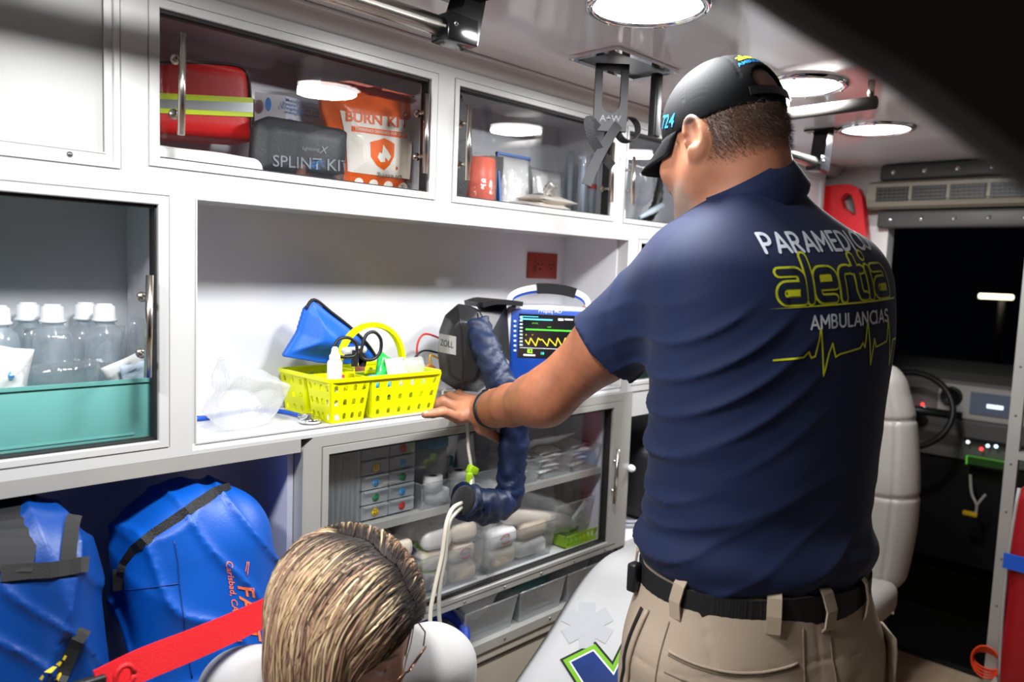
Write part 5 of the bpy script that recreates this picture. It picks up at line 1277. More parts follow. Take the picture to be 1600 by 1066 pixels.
ecg = [(-0.15, 0), (-0.095, 0.002), (-0.085, 0.010), (-0.078, 0.0), (-0.070, 0.002), (-0.060, 0.045), (-0.049, -0.030), (-0.040, 0.006), (-0.033, 0.020), (-0.025, -0.002), (-0.015, 0.002), (0.035, 0.008), (0.042, 0.016), (0.048, 0.008), (0.056, 0.052), (0.068, -0.022), (0.076, 0.020), (0.082, 0.006), (0.12, 0.012), (0.128, 0.05), (0.140, -0.03), (0.15, 0.012), (0.17, 0.012)]
on_back('pulse_line', flat_polys(stroke_polys([(x * 0.84, y * 0.95) for x, y in ecg], 0.0030, 6)), PRY, 1.3225)
# ---- watch and bracelets on the left wrist
def wrist_ring(q, rad, tube, m, name, squash=0.9):
    c = E_ * (1 - q) + W_ * q; R = axes(fdir, UP); pts = [c + R @ np.array([rad * math.cos(a), rad * squash * math.sin(a), 0]) for a in np.linspace(0, 2 * PI, 33)[:-1]]
    return MB().tube(pts, tube, 8, closed=True).build(name, m, man)
wrist_ring(0.89, 0.0405, 0.0075, BLACKP, 'watch_band', 0.95); wrist_ring(0.945, 0.0375, 0.0042, mat('blue_cord', srgb(40, 62, 96), rough=0.7, bump=0.6, bscale=400), 'cord_bracelet', 0.95)
wrist_ring(0.925, 0.0385, 0.003, mat('olive_cord', srgb(90, 100, 50), rough=0.7), 'cord_bracelet', 0.95)
wc = E_ * 0.1 + W_ * 0.9; R = axes(fdir, UP); wm = MB().rbox((-0.017, -0.005, -0.020), (0.017, 0.005, 0.020), 0.004)
R4 = Matrix([list(r) for r in R]); top_ = Vector(wc + R @ np.array([0, 0.040, 0])); wm.xform(lambda p: top_ + R4 @ p); wm.build('watch_case', BLACKM, man)
base(man, (tx[0], ty[0], 0))
# ================================================================ the seated woman
wom = thing('person', 'woman with long streaked blond hair, white top and thin glasses, head bowed', 'person')
def head_axes(azd, pitd, tilt):
    a, p, t = map(math.radians, (azd, pitd, tilt)); f = np.array([math.cos(a) * math.cos(p), math.sin(a) * math.cos(p), -math.sin(p)]); l = np.array([-math.sin(a), math.cos(a), 0]); u = np.cross(f, l)
    return l * math.cos(t) + u * math.sin(t), f, -l * math.sin(t) + u * math.cos(t)
wl, wf_, wu = head_axes(-63, 30, 10); WRt = np.stack([wl, wf_, wu], 1); WC = at_d(548, 968, 1.14)
def WH(l, f, u): return WC + WRt @ np.array([l, f, u])
bf = np.array([math.cos(math.radians(-115)), math.sin(math.radians(-115)), 0]); blf = np.array([-bf[1], bf[0], 0])
wSL = at_d(680, 1040, 1.27); wSR = at_d(372, 1088, 1.24); wn = (wSL + wSR) / 2 + UP * 0.050 + bf * 0.03        # shoulders, neck base
wEL = wSL + blf * 0.03 + bf * 0.04 - UP * 0.27; wER = wSR - blf * 0.03 + bf * 0.04 - UP * 0.27
wWL = wEL + bf * 0.20 - blf * 0.09 - UP * 0.06; wWR = wER + bf * 0.20 + blf * 0.09 - UP * 0.06
pelv = np.array([wn[0] + bf[0] * 0.05, wn[1] + bf[1] * 0.05, 0.50])
def w_head(P):
    q = (P - WC) @ WRt; d = s_ell(q, (0, -0.012, 0.028), (0.074, 0.094, 0.088))
    d = smin(d, s_ell(q, (0, 0.034, -0.04), (0.058, 0.058, 0.082)), 0.04); d = smin(d, s_ell(q, (0, 0.078, -0.102), (0.022, 0.020, 0.018)), 0.03)
    d = smin(d, s_cone(q, (0, 0.088, 0.004), (0, 0.106, -0.034), 0.006, 0.010), 0.012)
    for s in (-1, 1):
        d = smax(d, -s_ell(q, (s * 0.028, 0.094, -0.006), (0.015, 0.010, 0.009)), 0.008); d = smin(d, s_ell(q, (s * 0.028, 0.079, -0.006), (0.012, 0.011, 0.011)), 0.003)
        d = smin(d, s_ell(q, (s * 0.076, -0.012, -0.012), (0.008, 0.018, 0.030)), 0.006)
    for uu in (-0.062, -0.072): d = smin(d, s_ell(q, (0, 0.088, uu), (0.020, 0.009, 0.0065)), 0.005)
    return d
def w_hand(P, w, dirv, side):
    d = None
    for i in range(4):
        k = w + dirv * 0.085 + side * (0.026 - 0.018 * i); t = k + dirv * (0.075 - 0.006 * abs(i - 1)) - UP * 0.018; m = (k + t) / 2 + UP * 0.004
        e = smin(s_cone(P, w, k, 0.020, 0.0105), chain(P, [k, m, t], [0.0105, 0.009, 0.0072]), 0.008); d = e if d is None else smin(d, e, 0.006)
    return smin(d, chain(P, [w + dirv * 0.02 + side * 0.022, w + dirv * 0.05 + side * 0.048, w + dirv * 0.075 + side * 0.055], [0.014, 0.011, 0.008]), 0.010)
b_wh = bounded(w_head, WC - 0.15, WC + 0.15)
def w_body(P):
    d = smin(b_wh(P), s_cone(P, wn - UP * 0.02, WH(0, -0.03, -0.05), 0.055, 0.050), 0.03)
    d = smin(d, smin(s_cone(P, wn - UP * 0.12, pelv + UP * 0.05, 0.10, 0.11), s_cone(P, wSL, wSR, 0.045, 0.045), 0.08), 0.05)
    for s, e, w, sg in ((wSL, wEL, wWL, -1), (wSR, wER, wWR, 1)):
        a = smin(s_cone(P, s, e, 0.045, 0.037), s_cone(P, e, w, 0.038, 0.024), 0.02); dv_ = (w - e) / np.linalg.norm(w - e)
        d = smin(d, smin(a, bounded(lambda Q: w_hand(Q, w, dv_, blf * sg), w - 0.06 + np.minimum(dv_ * 0.17, 0), w + 0.06 + np.maximum(dv_ * 0.17, 0))(P), 0.01), 0.02)
        hip = pelv - blf * sg * 0.09; kn = hip + bf * 0.40 + UP * 0.01; an = kn - UP * 0.40 + bf * 0.02; an[2] = 0.08
        d = smin(d, smin(s_cone(P, hip, kn, 0.080, 0.056), s_cone(P, kn, an, 0.054, 0.036), 0.03), 0.04); d = smin(d, s_cone(P, an - UP * 0.04, an + bf * 0.16 - UP * 0.05, 0.036, 0.024), 0.03)
    return d
wskin = np.array(srgb(206, 158, 134)[:3])
def w_col(P):
    c = np.tile(wskin, (len(P), 1)) * (1 + 0.06 * wob(P, 50, 1)[:, None]); q = (P - WC) @ WRt
    lips = s_ell(q, (0, 0.088, -0.067), (0.020, 0.013, 0.010)) < 0.002; c[lips] *= np.array([0.9, 0.6, 0.6])
    for s in (-1, 1):
        e = s_ell(q, (s * 0.028, 0.079, -0.006), (0.0115, 0.0125, 0.006)) < 0.001; c[e] = (0.75, 0.73, 0.7)
        e = s_ell(q, (s * 0.028, 0.089, -0.006), (0.0045, 0.006, 0.0045)) < 0.0005; c[e] = (0.06, 0.04, 0.02)
        br = s_ell(q, (s * 0.029, 0.085, 0.018), (0.019, 0.010, 0.0035)) < 0; c[br] = srgb(92, 70, 52)[:3]
    return c
wlo = np.minimum.reduce([wER, wWR, pelv, pelv + bf * 0.6]) - 0.16; whi = np.maximum.reduce([wEL, WC + 0.1, wSL, wWL, pelv + bf * 0.6 + 0.1]) + 0.08; wlo[2] = 0.0; whi[2] = WC[2] + 0.16
sdf_obj('body', w_body, wlo, whi, 0.0055, SKIN, wom, w_col, slack=1.3)
WTOP = mat('white_cotton_top', srgb(172, 171, 171), rough=0.75, bump=0.1, bscale=300); NAVY = mat('navy_trim', srgb(26, 34, 64), rough=0.7)
def w_top(P):
    d = smin(s_cone(P, wn - UP * 0.14, pelv + UP * 0.06, 0.118, 0.132), s_cone(P, wSL - blf * 0.02, wSR + blf * 0.02, 0.062, 0.062), 0.10)
    for s, e in ((wSL, wEL), (wSR, wER)):
        a = (e - s) / np.linalg.norm(e - s); t = (P - s) @ a; d = smin(d, np.maximum(s_cone(P, s, s + a * 0.20, 0.062, 0.066), t - 0.15), 0.04)
    d = d - 0.004 * np.sin(wob(P, 9, 2) * 4 + P[..., 2] * 40) - 0.0015 * wob(P, 40, 1)
    return np.maximum(np.maximum(d, 0.47 - P[..., 2]), -(s_cone(P, wn - UP * 0.06, wn + UP * 0.06, 0.062, 0.08)))
tl_ = np.minimum.reduce([wSL, wSR, wEL, wER, pelv]) - 0.18; th2 = np.maximum.reduce([wSL, wSR, wEL, wER, wn]) + 0.14; tl_[2] = 0.44
top = sdf_obj('white_top', w_top, tl_, th2, 0.005, WTOP, wom, slack=1.4)
for s, e in ((wSL, wEL), (wSR, wER)):
    a = (e - s) / np.linalg.norm(e - s); R = axes(a, bf); c = s + a * 0.146
    MB().tube([c + R @ np.array([0.066 * math.cos(t), 0.066 * math.sin(t), 0]) for t in np.linspace(0, 2 * PI, 33)[:-1]], 0.005, 8, closed=True).build('sleeve_trim', NAVY, top)
JEAN = mat('dark_jeans', srgb(40, 52, 80), rough=0.8)
def w_trous(P):
    d = s_cone(P, pelv + UP * 0.02, pelv + UP * 0.0, 0.135, 0.135)
    for sg in (-1, 1):
        hip = pelv - blf * sg * 0.09; kn = hip + bf * 0.40 + UP * 0.01; an = kn - UP * 0.40 + bf * 0.02; an[2] = 0.10
        d = smin(d, smin(s_cone(P, hip, kn, 0.092, 0.068), s_cone(P, kn, an, 0.066, 0.052), 0.03), 0.04)
    return np.maximum(np.maximum(d, 0.06 - P[..., 2]), P[..., 2] - 0.60)
sdf_obj('trousers', w_trous, pelv + bf * 0.25 - np.array([0.45, 0.45, 0.5]), pelv + bf * 0.25 + np.array([0.45, 0.45, 0.15]), 0.008, JEAN, wom)
for sg in (-1, 1):
    hip = pelv - blf * sg * 0.09; an = hip + bf * 0.42; an[2] = 0.05
    sdf_obj('shoe', lambda P: np.maximum(s_cone(P, an - bf * 0.03, an + bf * 0.15, 0.046, 0.038), -P[..., 2]), an - 0.26, an + 0.26, 0.008, mat('white_shoe', srgb(220, 220, 220), rough=0.5), wom)
# ---- hair: a close-fitting base and a few thousand strands that fall from the parting
hr = np.array
EC = np.array([0, -0.014, 0.030]); ER_ = np.array([0.084, 0.105, 0.099])
rh = np.random.default_rng(11); HN = 6200; N1 = int(HN * 0.76); nseg = 22
pal = np.array([srgb(200, 172, 130)[:3], srgb(222, 200, 160)[:3], srgb(172, 138, 110)[:3], srgb(134, 104, 84)[:3], srgb(186, 152, 128)[:3], srgb(166, 130, 112)[:3], srgb(90, 70, 58)[:3]]); root_c = np.array(srgb(30, 23, 20)[:3])
def outside(p, k):
    q = (p - WC) @ WRt - EC; m = np.linalg.norm(q / (ER_ + k[:, None]), axis=1); f = np.where(m < 1, 1 / np.maximum(m, 1e-6), 1.0); return WC + (EC + q * f[:, None]) @ WRt.T
# roots on the parting (front to crown), then on the back of the scalp
t = rh.uniform(-0.08, 1.35, N1); side = np.where(rh.random(N1) < 0.60, -1.0, 1.0); ang = np.radians(62 - 100 * t)
lat = np.minimum(rh.exponential(0.014, N1), 0.06); bq1 = np.stack([0.004 + side * lat + 0.003 * np.sin(t * 19), ER_[1] * np.sin(ang) * 0.98, ER_[2] * np.cos(ang)], 1)
dl1 = np.stack([side, -0.40 + rh.uniform(0, 1, N1) * (0.15 + 0.35 * (1 - t)) - 0.35 * t, np.zeros(N1)], 1)
N2 = HN - N1; th = rh.uniform(-1.5, 1.5, N2); ph = rh.uniform(0, 1.25, N2)
bq2 = np.stack([ER_[0] * np.sin(th) * np.cos(ph * 0.6), -ER_[1] * np.cos(th) * np.cos(ph * 0.6), ER_[2] * np.sin(ph)], 1); dl2 = np.stack([np.sign(th) * 0.5 * np.abs(np.sin(th)), np.full(N2, -0.6), np.full(N2, -0.6)], 1)
far = np.arange(HN) >= N1; lift = np.where(far, rh.uniform(0, 0.008, HN), rh.uniform(0, 0.011, HN)); dl = np.vstack([dl1, dl2])
bqa = np.vstack([bq1, bq2]); bqa = bqa / np.linalg.norm(bqa / ER_, axis=1, keepdims=True); p = outside(WC + (EC + bqa) @ WRt.T, np.full(HN, 0.002)); d = (dl / np.linalg.norm(dl, axis=1, keepdims=True)) @ WRt.T  # first heading
Ls = np.where(far, rh.uniform(0.26, 0.34, HN), rh.uniform(0.29, 0.38, HN)) / nseg; cl_ = np.concatenate([t * 9, th * 3]); wavep = 3 * np.sin(cl_ * 5) + rh.normal(0, 0.5, HN); lift = lift * (0.55 + 0.45 * np.sin(cl_ * 13)) + 0.0015; wa = rh.uniform(0.02, 0.16, HN) * np.where(rh.random(HN) < 0.06, 3.0, 1.0); pts = [p]
sab = wSR - wSL
for k in range(nseg):
    q = (p - WC) @ WRt - EC; nrm = (q / (ER_ * ER_)) @ WRt.T; nrm /= np.linalg.norm(nrm, axis=1, keepdims=True); near = np.linalg.norm(q / (ER_ + 0.03), axis=1) < 1
    gt = np.where(near[:, None], -UP - nrm * (-nrm[:, 2:3]), -UP); g_ = 0.10 if k < 7 else 0.20; d = d * (1 - g_) + gt * g_ * 1.05; d = d - nrm * np.maximum(0, (d * nrm).sum(1, keepdims=True)) * (0.6 if k < 8 else 0.1); d /= np.linalg.norm(d, axis=1, keepdims=True)
    p = p + d * Ls[:, None] + np.cross(d, nrm) * (wa * Ls * np.sin(k * 0.7 + wavep))[:, None]; p = outside(p, 0.004 + lift * min(1, k / 4))
    for _ in range(2):
        tt = np.clip((p - wSL) @ sab / (sab @ sab), 0, 1); v = p - (wSL + tt[:, None] * sab); sd_ = np.linalg.norm(v, axis=1) - 0.080; p = p + np.where(sd_ < 0, -sd_, 0)[:, None] * (UP * 0.3 + v / 0.08 * 0.7)
    pts.append(p)
G = np.stack(pts, 1); T = np.gradient(G, axis=1); T /= np.linalg.norm(T, axis=2, keepdims=True) + 1e-9; NN = G - (WC + WRt @ EC); A1 = np.cross(T, NN); A1 /= np.linalg.norm(A1, axis=2, keepdims=True) + 1e-9; A2 = np.cross(A1, T)
kk = np.arange(nseg + 1); rad = rh.uniform(0.0005, 0.0012, HN)[:, None] * ((0.85 + 0.35 * np.minimum(kk / 4, 1)) * (1 - 0.75 * (kk / nseg) ** 3))[None]
sv = np.stack([G + A1 * (b1 * rad)[..., None] + A2 * (b2 * rad)[..., None] for b1, b2 in ((1.5, 0), (-1.5, 0), (0, 0.9))], 2).reshape(-1, 3)
pi_ = (rh.integers(len(pal), size=HN) + (np.sin(cl_ * 21) * 1.6).astype(int)) % len(pal); bc = pal[pi_] * rh.uniform(0.9, 1.3, HN)[:, None]; rl = np.where(far, rh.uniform(0.3, 2.3, HN), rh.uniform(1.5, 8.5, HN)); rl[:N1] = np.maximum(rl[:N1] - lat * 55, 0.4); mk = np.clip((kk[None] - rl[:, None] * 0.4) / rl[:, None], 0, 1)[..., None]
scol = np.repeat((root_c * (1 - mk) + bc[:, None] * mk).reshape(-1, 3), 3, axis=0)
i0 = (np.arange(HN)[:, None, None] * (nseg + 1) + np.arange(nseg)[None, :, None]) * 3; b1 = np.arange(3)[None, None]; b2 = (b1 + 1) % 3
sf = np.stack([i0 + b1, i0 + b2, i0 + 3 + b2, i0 + 3 + b1], -1).reshape(-1, 4)
me = bpy.data.meshes.new('hair'); me.from_pydata(sv.tolist(), [], sf.tolist()); me.polygons.foreach_set('use_smooth', [True] * len(sf)); me.materials.append(mat('streaked_hair', attr='Col', rough=0.5, spec=0.3))
a = me.attributes.new('Col', 'FLOAT_COLOR', 'POINT'); a.data.foreach_set('color', np.hstack([np.clip(np.array(scol), 0, 1), np.ones((len(scol), 1))]).astype(np.float32).ravel())
hairw = link(bpy.data.objects.new('hair', me), wom)
def w_cap(P):
    q = (P - WC) @ WRt; d = s_ell(q, EC, ER_ - 0.001); face = q[..., 1] - (0.070 + 0.35 * np.minimum(q[..., 2] - 0.06, 0) * 0.9); return np.maximum(np.maximum(d, face), -0.085 - q[..., 2])
sdf_obj('hair_base', w_cap, WC - 0.15, WC + 0.16, 0.004, mat('hair_under', srgb(92, 70, 54), rough=0.6, bump=0.5, bscale=120), hairw)
# ---- glasses
GOLD = mat('thin_gold_wire', srgb(150, 110, 92), rough=0.25, metal=0.9); g = MB()
for s in (-1, 1):
    g.tube([WH(s * 0.031 + 0.024 * math.cos(a), 0.112 - 0.10 * abs(s * 0.031 + 0.024 * math.cos(a)) ** 1.0 * 0.35, -0.010 + 0.020 * math.sin(a)) for a in np.linspace(0, 2 * PI, 25)[:-1]], 0.0011, 6, closed=True)
    g.tube([WH(s * 0.054, 0.106, -0.004), WH(s * 0.074, 0.095, 0.0), WH(s * 0.086, 0.05, 0.004), WH(s * 0.084, 0.0, 0.004), WH(s * 0.078, -0.02, -0.02)], 0.0012, 6)
g.tube([WH(-0.008, 0.112, -0.004), WH(0, 0.115, 0.0), WH(0.008, 0.112, -0.004)], 0.0011, 6); g.build('glasses', GOLD, wom)
base(wom, (pelv[0], pelv[1], 0.40))
# ================================================================ generic small goods
def pillow(w, h, t, n=9, crimp=0.05, rough=0.0, seed=0):
    """closed pouch in the xz plane, centred at the origin, bulging along y"""
    rr = np.random.default_rng(seed); mb = MB(); vs = []; ns = rr.normal(size=(n, n)) * rough
    for sgn in (-1, 1):
        for i in range(n):
            for j in range(n):
                u, v = i / (n - 1) * 2 - 1, j / (n - 1) * 2 - 1; e = max(0, (1 - abs(u) ** 3)) ** 0.5 * max(0, (1 - abs(v) ** 3)) ** 0.5
                cr = 1 - crimp * (abs(u) ** 2 * (1 - abs(v)) + abs(v) ** 2 * (1 - abs(u))) ; y = sgn * (t / 2) * e + (ns[i, j] * e if sgn < 0 else ns[i, j] * e)
                vs.append((u * w / 2 * cr, y + sgn * 0.0004, v * h / 2 * cr))
    fs = []; N = n * n
    for i in range(n - 1):
        for j in range(n - 1):
            a = i * n + j; fs.append((a, a + n, a + n + 1, a + 1)); fs.append((N + a, N + a + 1, N + a + n + 1, N + a + n))
    for i in range(n - 1):
        fs.append((i * n, N + i * n, N + (i + 1) * n, (i + 1) * n)); fs.append((i * n + n - 1, (i + 1) * n + n - 1, N + (i + 1) * n + n - 1, N + i * n + n - 1))
        fs.append((i, i + 1, N + i + 1, N + i)); fs.append(((n - 1) * n + i, N + (n - 1) * n + i, N + (n - 1) * n + i + 1, (n - 1) * n + i + 1))
    return mb.add(vs, fs, True)
def rot_to(mb, c, rz=0.0, rx=0.0, ry=0.0):
    R = Matrix.Rotation(rz, 3, 'Z') @ Matrix.Rotation(ry, 3, 'Y') @ Matrix.Rotation(rx, 3, 'X'); c = Vector([float(k) for k in c]); return mb.xform(lambda p: R @ p + c)
def pprint(root, y, cx, cy, s, size, m, ex=(1, 0), ey=(0, -1), bold=0.01, shear=0.0, spacing=1.0, name='lettering'):
    """lettering on an upright front at depth y; size and frame measured where it is seen"""
    me = text_polys(s, size, bold, spacing, shear); o = print_mesh(name, me, m, lambda u, v: on_y(cx + ex[0] * u + ey[0] * v, cy + ex[1] * u + ey[1] * v, y), root); bpy.data.meshes.remove(me); return o
def ppoly(root, y, polys, m, name='print'):
    me = flat_polys([t for p in polys for t in tris(p)]); o = print_mesh(name, me, m, lambda u, v: on_y(u, v, y), root); bpy.data.meshes.remove(me); return o
def upright(px_poly, y0, y1, name, m, root=None, r=0.0):
    """solid standing upright: outline (measured where its front, at depth y0, is seen) given thickness"""
    q = [on_y(a, b, y0) for a, b in px_poly]; return MB().prism([(p[0], p[2]) for p in q], y0, y1, 'xz').build(name, m, root)
ZT = 1.1128
YEL = mat('yellow_plastic', srgb(222, 226, 0), rough=0.35, spec=0.4)
# ---------------------------------------------------------------- yellow caddy
cad = thing('caddy', 'bright yellow plastic caddy with arched holes and carrying handle on the counter', 'caddy')
def holed_wall(p00, p10, p11, p01, rows, cols, root, name='bin_wall', th=0.0026, skip=()):
    """panel with arched openings; corners: bottom-left, bottom-right, top-right, top-left"""
    c = [A3(p) for p in (p00, p10, p11, p01)]; nrm = np.cross(c[1] - c[0], c[3] - c[0]); nrm /= np.linalg.norm(nrm)
    f = lambda u, v: c[0] * (1 - u) * (1 - v) + c[1] * u * (1 - v) + c[2] * u * v + c[3] * (1 - u) * v
    Wd = np.linalg.norm(c[2] - c[3]); Ht = np.linalg.norm(c[3] - c[0]); bm = bmesh.new(); es = []
    def lp(pts): vs = [bm.verts.new(Vector(f(*p))) for p in pts]; return [bm.edges.new((vs[i], vs[(i + 1) % len(vs)])) for i in range(len(vs))]
    es += lp([(0, 0), (1, 0), (1, 1), (0, 1)])
    for i in range(cols):
        for j in range(rows):
            if (i, j) in skip: continue
            u = (i + 0.5) / cols; v = (j + 0.42) / rows; a = 0.0052 / Wd; b = 0.0058 / Ht
            es += lp([(u - a, v - b), (u + a, v - b), (u + a, v + b * 0.4)] + [(u + a * math.cos(k), v + b * 0.4 + b * 0.9 * math.sin(k)) for k in (0.6, 1.2, 1.57, 1.95, 2.55)] + [(u - a, v + b * 0.4)])
    bmesh.ops.triangle_fill(bm, edges=es, use_beauty=True)
    ex = bmesh.ops.extrude_face_region(bm, geom=list(bm.faces)); bmesh.ops.translate(bm, verts=[v for v in ex['geom'] if isinstance(v, bmesh.types.BMVert)], vec=Vector(nrm * th))
    mb = MB().bm(bm)
    for j in range(1, rows):                                     # moulded step between the rows of holes
        v = j / rows - 0.02; a_, b_ = f(0, v) - nrm * 0.0015, f(1, v) - nrm * 0.0015; mb.strip([a_, b_], 0.0022, 0.002, tuple(nrm))
    return mb.build(name, YEL, root)
zr_ = 1.2035; cx0, cx1, cy0, cy1 = 0.826, 1.108, -0.002, 0.200
def bin_(x0, x1, y0, y1, ins, cols, colsy, z1=zr_ - 0.004):
    b = [(x0 + ins, y0 + ins), (x1 - ins, y0 + ins), (x1 - ins, y1 - ins), (x0 + ins, y1 - ins)]; t = [(x0, y0), (x1, y0), (x1, y1), (x0, y1)]
    z0 = ZT + 0.001
    for k in range(4):
        k2 = (k + 1) % 4; holed_wall((*b[k], z0), (*b[k2], z0), (*t[k2], z1), (*t[k], z1), 3, cols if k % 2 == 0 else colsy, cad)
    MB().box((b[0][0], b[0][1], z0), (b[2][0], b[2][1], z0 + 0.003)).build('bin_floor', YEL, cad)
bin_(cx0, 0.918, cy0, 0.085, 0.010, 4, 4); bin_(0.921, cx1, cy0, 0.100, 0.013, 6, 4); bin_(cx0 + 0.004, 0.952, 0.100, cy1, 0.010, 4, 3); bin_(0.955, cx1, 0.104, cy1, 0.012, 5, 3)
rm = MB(); rp = [(cx0, cy0), (cx1, cy0), (cx1, cy1), (cx0, cy1)]; rpts = []
for k, (ax, ay) in enumerate(rp):
    sx, sy = (1 if k in (0, 3) else -1), (1 if k < 2 else -1); a0 = [PI, 1.5 * PI, 0, 0.5 * PI][k]
    for q in range(5): a = a0 + q / 4 * PI / 2; rpts.append((ax + sx * 0.014 + 0.016 * math.cos(a), ay + sy * 0.014 + 0.016 * math.sin(a), zr_ - 0.003))
rm.strip(rpts + [rpts[0]], 0.008, 0.007, [(0, 0, 1)] * (len(rpts) + 1)); rm.tube(rpts, 0.0036, 8, closed=True); rm.build('rim', YEL, cad)
for (xa, ya, xb, yb) in ((cx0, 0.0945, cx1, 0.0945), (0.9195, cy0, 0.9195, 0.095), (0.9535, 0.1, 0.9535, cy1)): MB().box((min(xa, xb) - 0.002, min(ya, yb) - 0.002, zr_ - 0.009), (max(xa, xb) + 0.002, max(ya, yb) + 0.002, zr_ - 0.002)).build('divider', YEL, cad)
ha, hb_ = on_y(519, 572, 0.09), on_y(603, 560, 0.09); hx_a, hx_b = 0.905, 1.075
hz_top = on_y(556, 504, 0.0945)[2]; cxh = (hx_a + hx_b) / 2; rh_ = (hx_b - hx_a) / 2
hpts = [(cxh - rh_ * math.cos(a), 0.0945, zr_ - 0.012 + (hz_top - zr_ + 0.006) * math.sin(a) ** 0.75) for a in np.linspace(0.0, PI, 25)]
MB().strip(hpts, 0.016, 0.009, [(0, 0, 1) if 4 < i < 20 else ((-1, 0, 0.3) if i <= 4 else (1, 0, 0.3)) for i in range(25)]).tube(hpts, 0.0062, 10).build('handle', YEL, cad)
base(cad, ((cx0 + cx1) / 2, 0.1, ZT))
# blue zipped pouch standing in the back left bin
t = thing('zip_pouch', 'blue zipped fabric pouch standing in the yellow caddy', 'pouch')
q = [on_y(*p, 0.135) for p in ((449, 556), (470, 520), (480, 485), (493, 470), (520, 490), (548, 512), (575, 538), (590, 560), (560, 568), (500, 566))]
cq = np.mean([p for p in q], axis=0); poly = [(p[0], p[2]) for p in q]
def s_poly(P):
    x, z = P[..., 0], P[..., 2]; d = np.full(x.shape, 1e9); ins = np.zeros(x.shape, bool); n = len(poly)
    for i in range(n):
        a, b = np.array(poly[i]), np.array(poly[(i + 1) % n]); e = b - a; wx, wz = x - a[0], z - a[1]; tt = np.clip((wx * e[0] + wz * e[1]) / (e @ e), 0, 1)
        d = np.minimum(d, np.hypot(wx - e[0] * tt, wz - e[1] * tt)); cnd = ((a[1] <= z) & (b[1] > z)) | ((b[1] <= z) & (a[1] > z)); xi = a[0] + (z - a[1]) / (b[1] - a[1] + 1e-12) * (b[0] - a[0]); ins ^= cnd & (x < xi)
    return np.where(ins, -d, d)
def s_pouch(P):
    d2 = s_poly(P); tk = 0.004 + 0.032 * sstep(-d2, 0.0, 0.05); return np.maximum(d2, np.abs(P[..., 1] - 0.148) - tk) - 0.002 - 0.0025 * wob(P, 45, 2)
pl_ = np.array([min(p[0] for p in poly), 0.148 - 0.05, min(p[1] for p in poly)]) - 0.01; ph_ = np.array([max(p[0] for p in poly), 0.148 + 0.05, max(p[1] for p in poly)]) + 0.01
sdf_obj('body', s_pouch, pl_, ph_, 0.003, mat('blue_pouch_fabric', srgb(14, 92, 205), rough=0.5, bump=0.2, bscale=300), t)
zpts = smooth_path([np.array([poly[k][0], 0.142, poly[k][1]]) + np.array([0.001, 0, 0.002]) for k in (2, 3, 4, 5, 6, 7)], 5); MB().tube(zpts, 0.0034, 6).build('zipper', ZIP, t)
base(t, (cq[0], 0.148, ZT))
# shears
t = thing('trauma_shears', 'black handled shears standing in the yellow caddy', 'scissors')
def pring(pts, y, r, m, nm): MB().tube(smooth_path([on_y(*p, y) for p in pts + [pts[0]]], 4)[:-1], r, 8, closed=True).build(nm, m, t)
pring([(523, 540), (530, 530), (545, 528), (556, 537), (557, 552), (548, 558), (530, 557), (522, 550)], 0.030, 0.0034, BLACKP, 'finger_loop')
pring([(565, 545), (572, 524), (585, 519), (595, 531), (594, 550), (584, 561), (570, 562), (563, 556)], 0.028, 0.0036, BLACKP, 'finger_loop')
for a, b, c, d in (((553, 548), (559, 573), (551, 573), (560, 548)), ((563, 545), (563, 573), (571, 573), (574, 560))): upright([a, c, b, d], 0.028, 0.034, 'shank', BLACKP, t)
q0, q1 = on_y(557, 572, 0.031), on_y(566, 572, 0.031); zt_ = q0[2]; MB().prism([(q0[0] - 0.006, zt_), (q1[0] + 0.006, zt_), ((q0[0] + q1[0]) / 2 + 0.002, ZT + 0.006), ((q0[0] + q1[0]) / 2 - 0.002, ZT + 0.006)], 0.029, 0.033, 'xz').build('blade', CHROME, t)
base(t, (q0[0], 0.031, ZT + 0.005))
# dropper bottle and other small goods in the caddy
t = thing('dropper_bottle', 'small white dropper bottle at the front of the yellow caddy', 'bottle')
WP = mat('white_plastic', srgb(240, 240, 240), rough=0.3); q = on_y(523, 560, 0.018); zb0 = ZT + 0.006; zn = on_y(523, 542, 0.018)[2]; zt1 = on_y(524, 563, 0.018)[2]; x_ = q[0]
MB().lathe([(0.0, 0), (0.0135, 0), (0.0145, 0.004), (0.0145, zt1 - zb0 - 0.004), (0.012, zt1 - zb0)], (x_, 0.018, zb0), 20).build('bottle_body', WP, t)
MB().lathe([(0.0110, 0), (0.0110, 0.010), (0.0085, 0.012), (0.007, 0.018), (0.0065, zn - zt1 - 0.004), (0.004, zn - zt1), (0, zn - zt1)], (x_, 0.018, zt1), 18).build('cap', WP, t); base(t, (x_, 0.018, zb0))
q = on_y(549, 548, 0.060); o = MB().lathe([(0.0, 0), (0.0075, 0), (0.0075, 0.06), (0.006, 0.062), (0, 0.062)], (0, 0, 0), 16, 'x'); o = rot_to(o, (q[0] - 0.02, 0.058, q[2]), 0.2, 0, 0.0).build('white_tube', WP); tag(o, 'white plastic tube lying behind the shears in the caddy', 'tube')
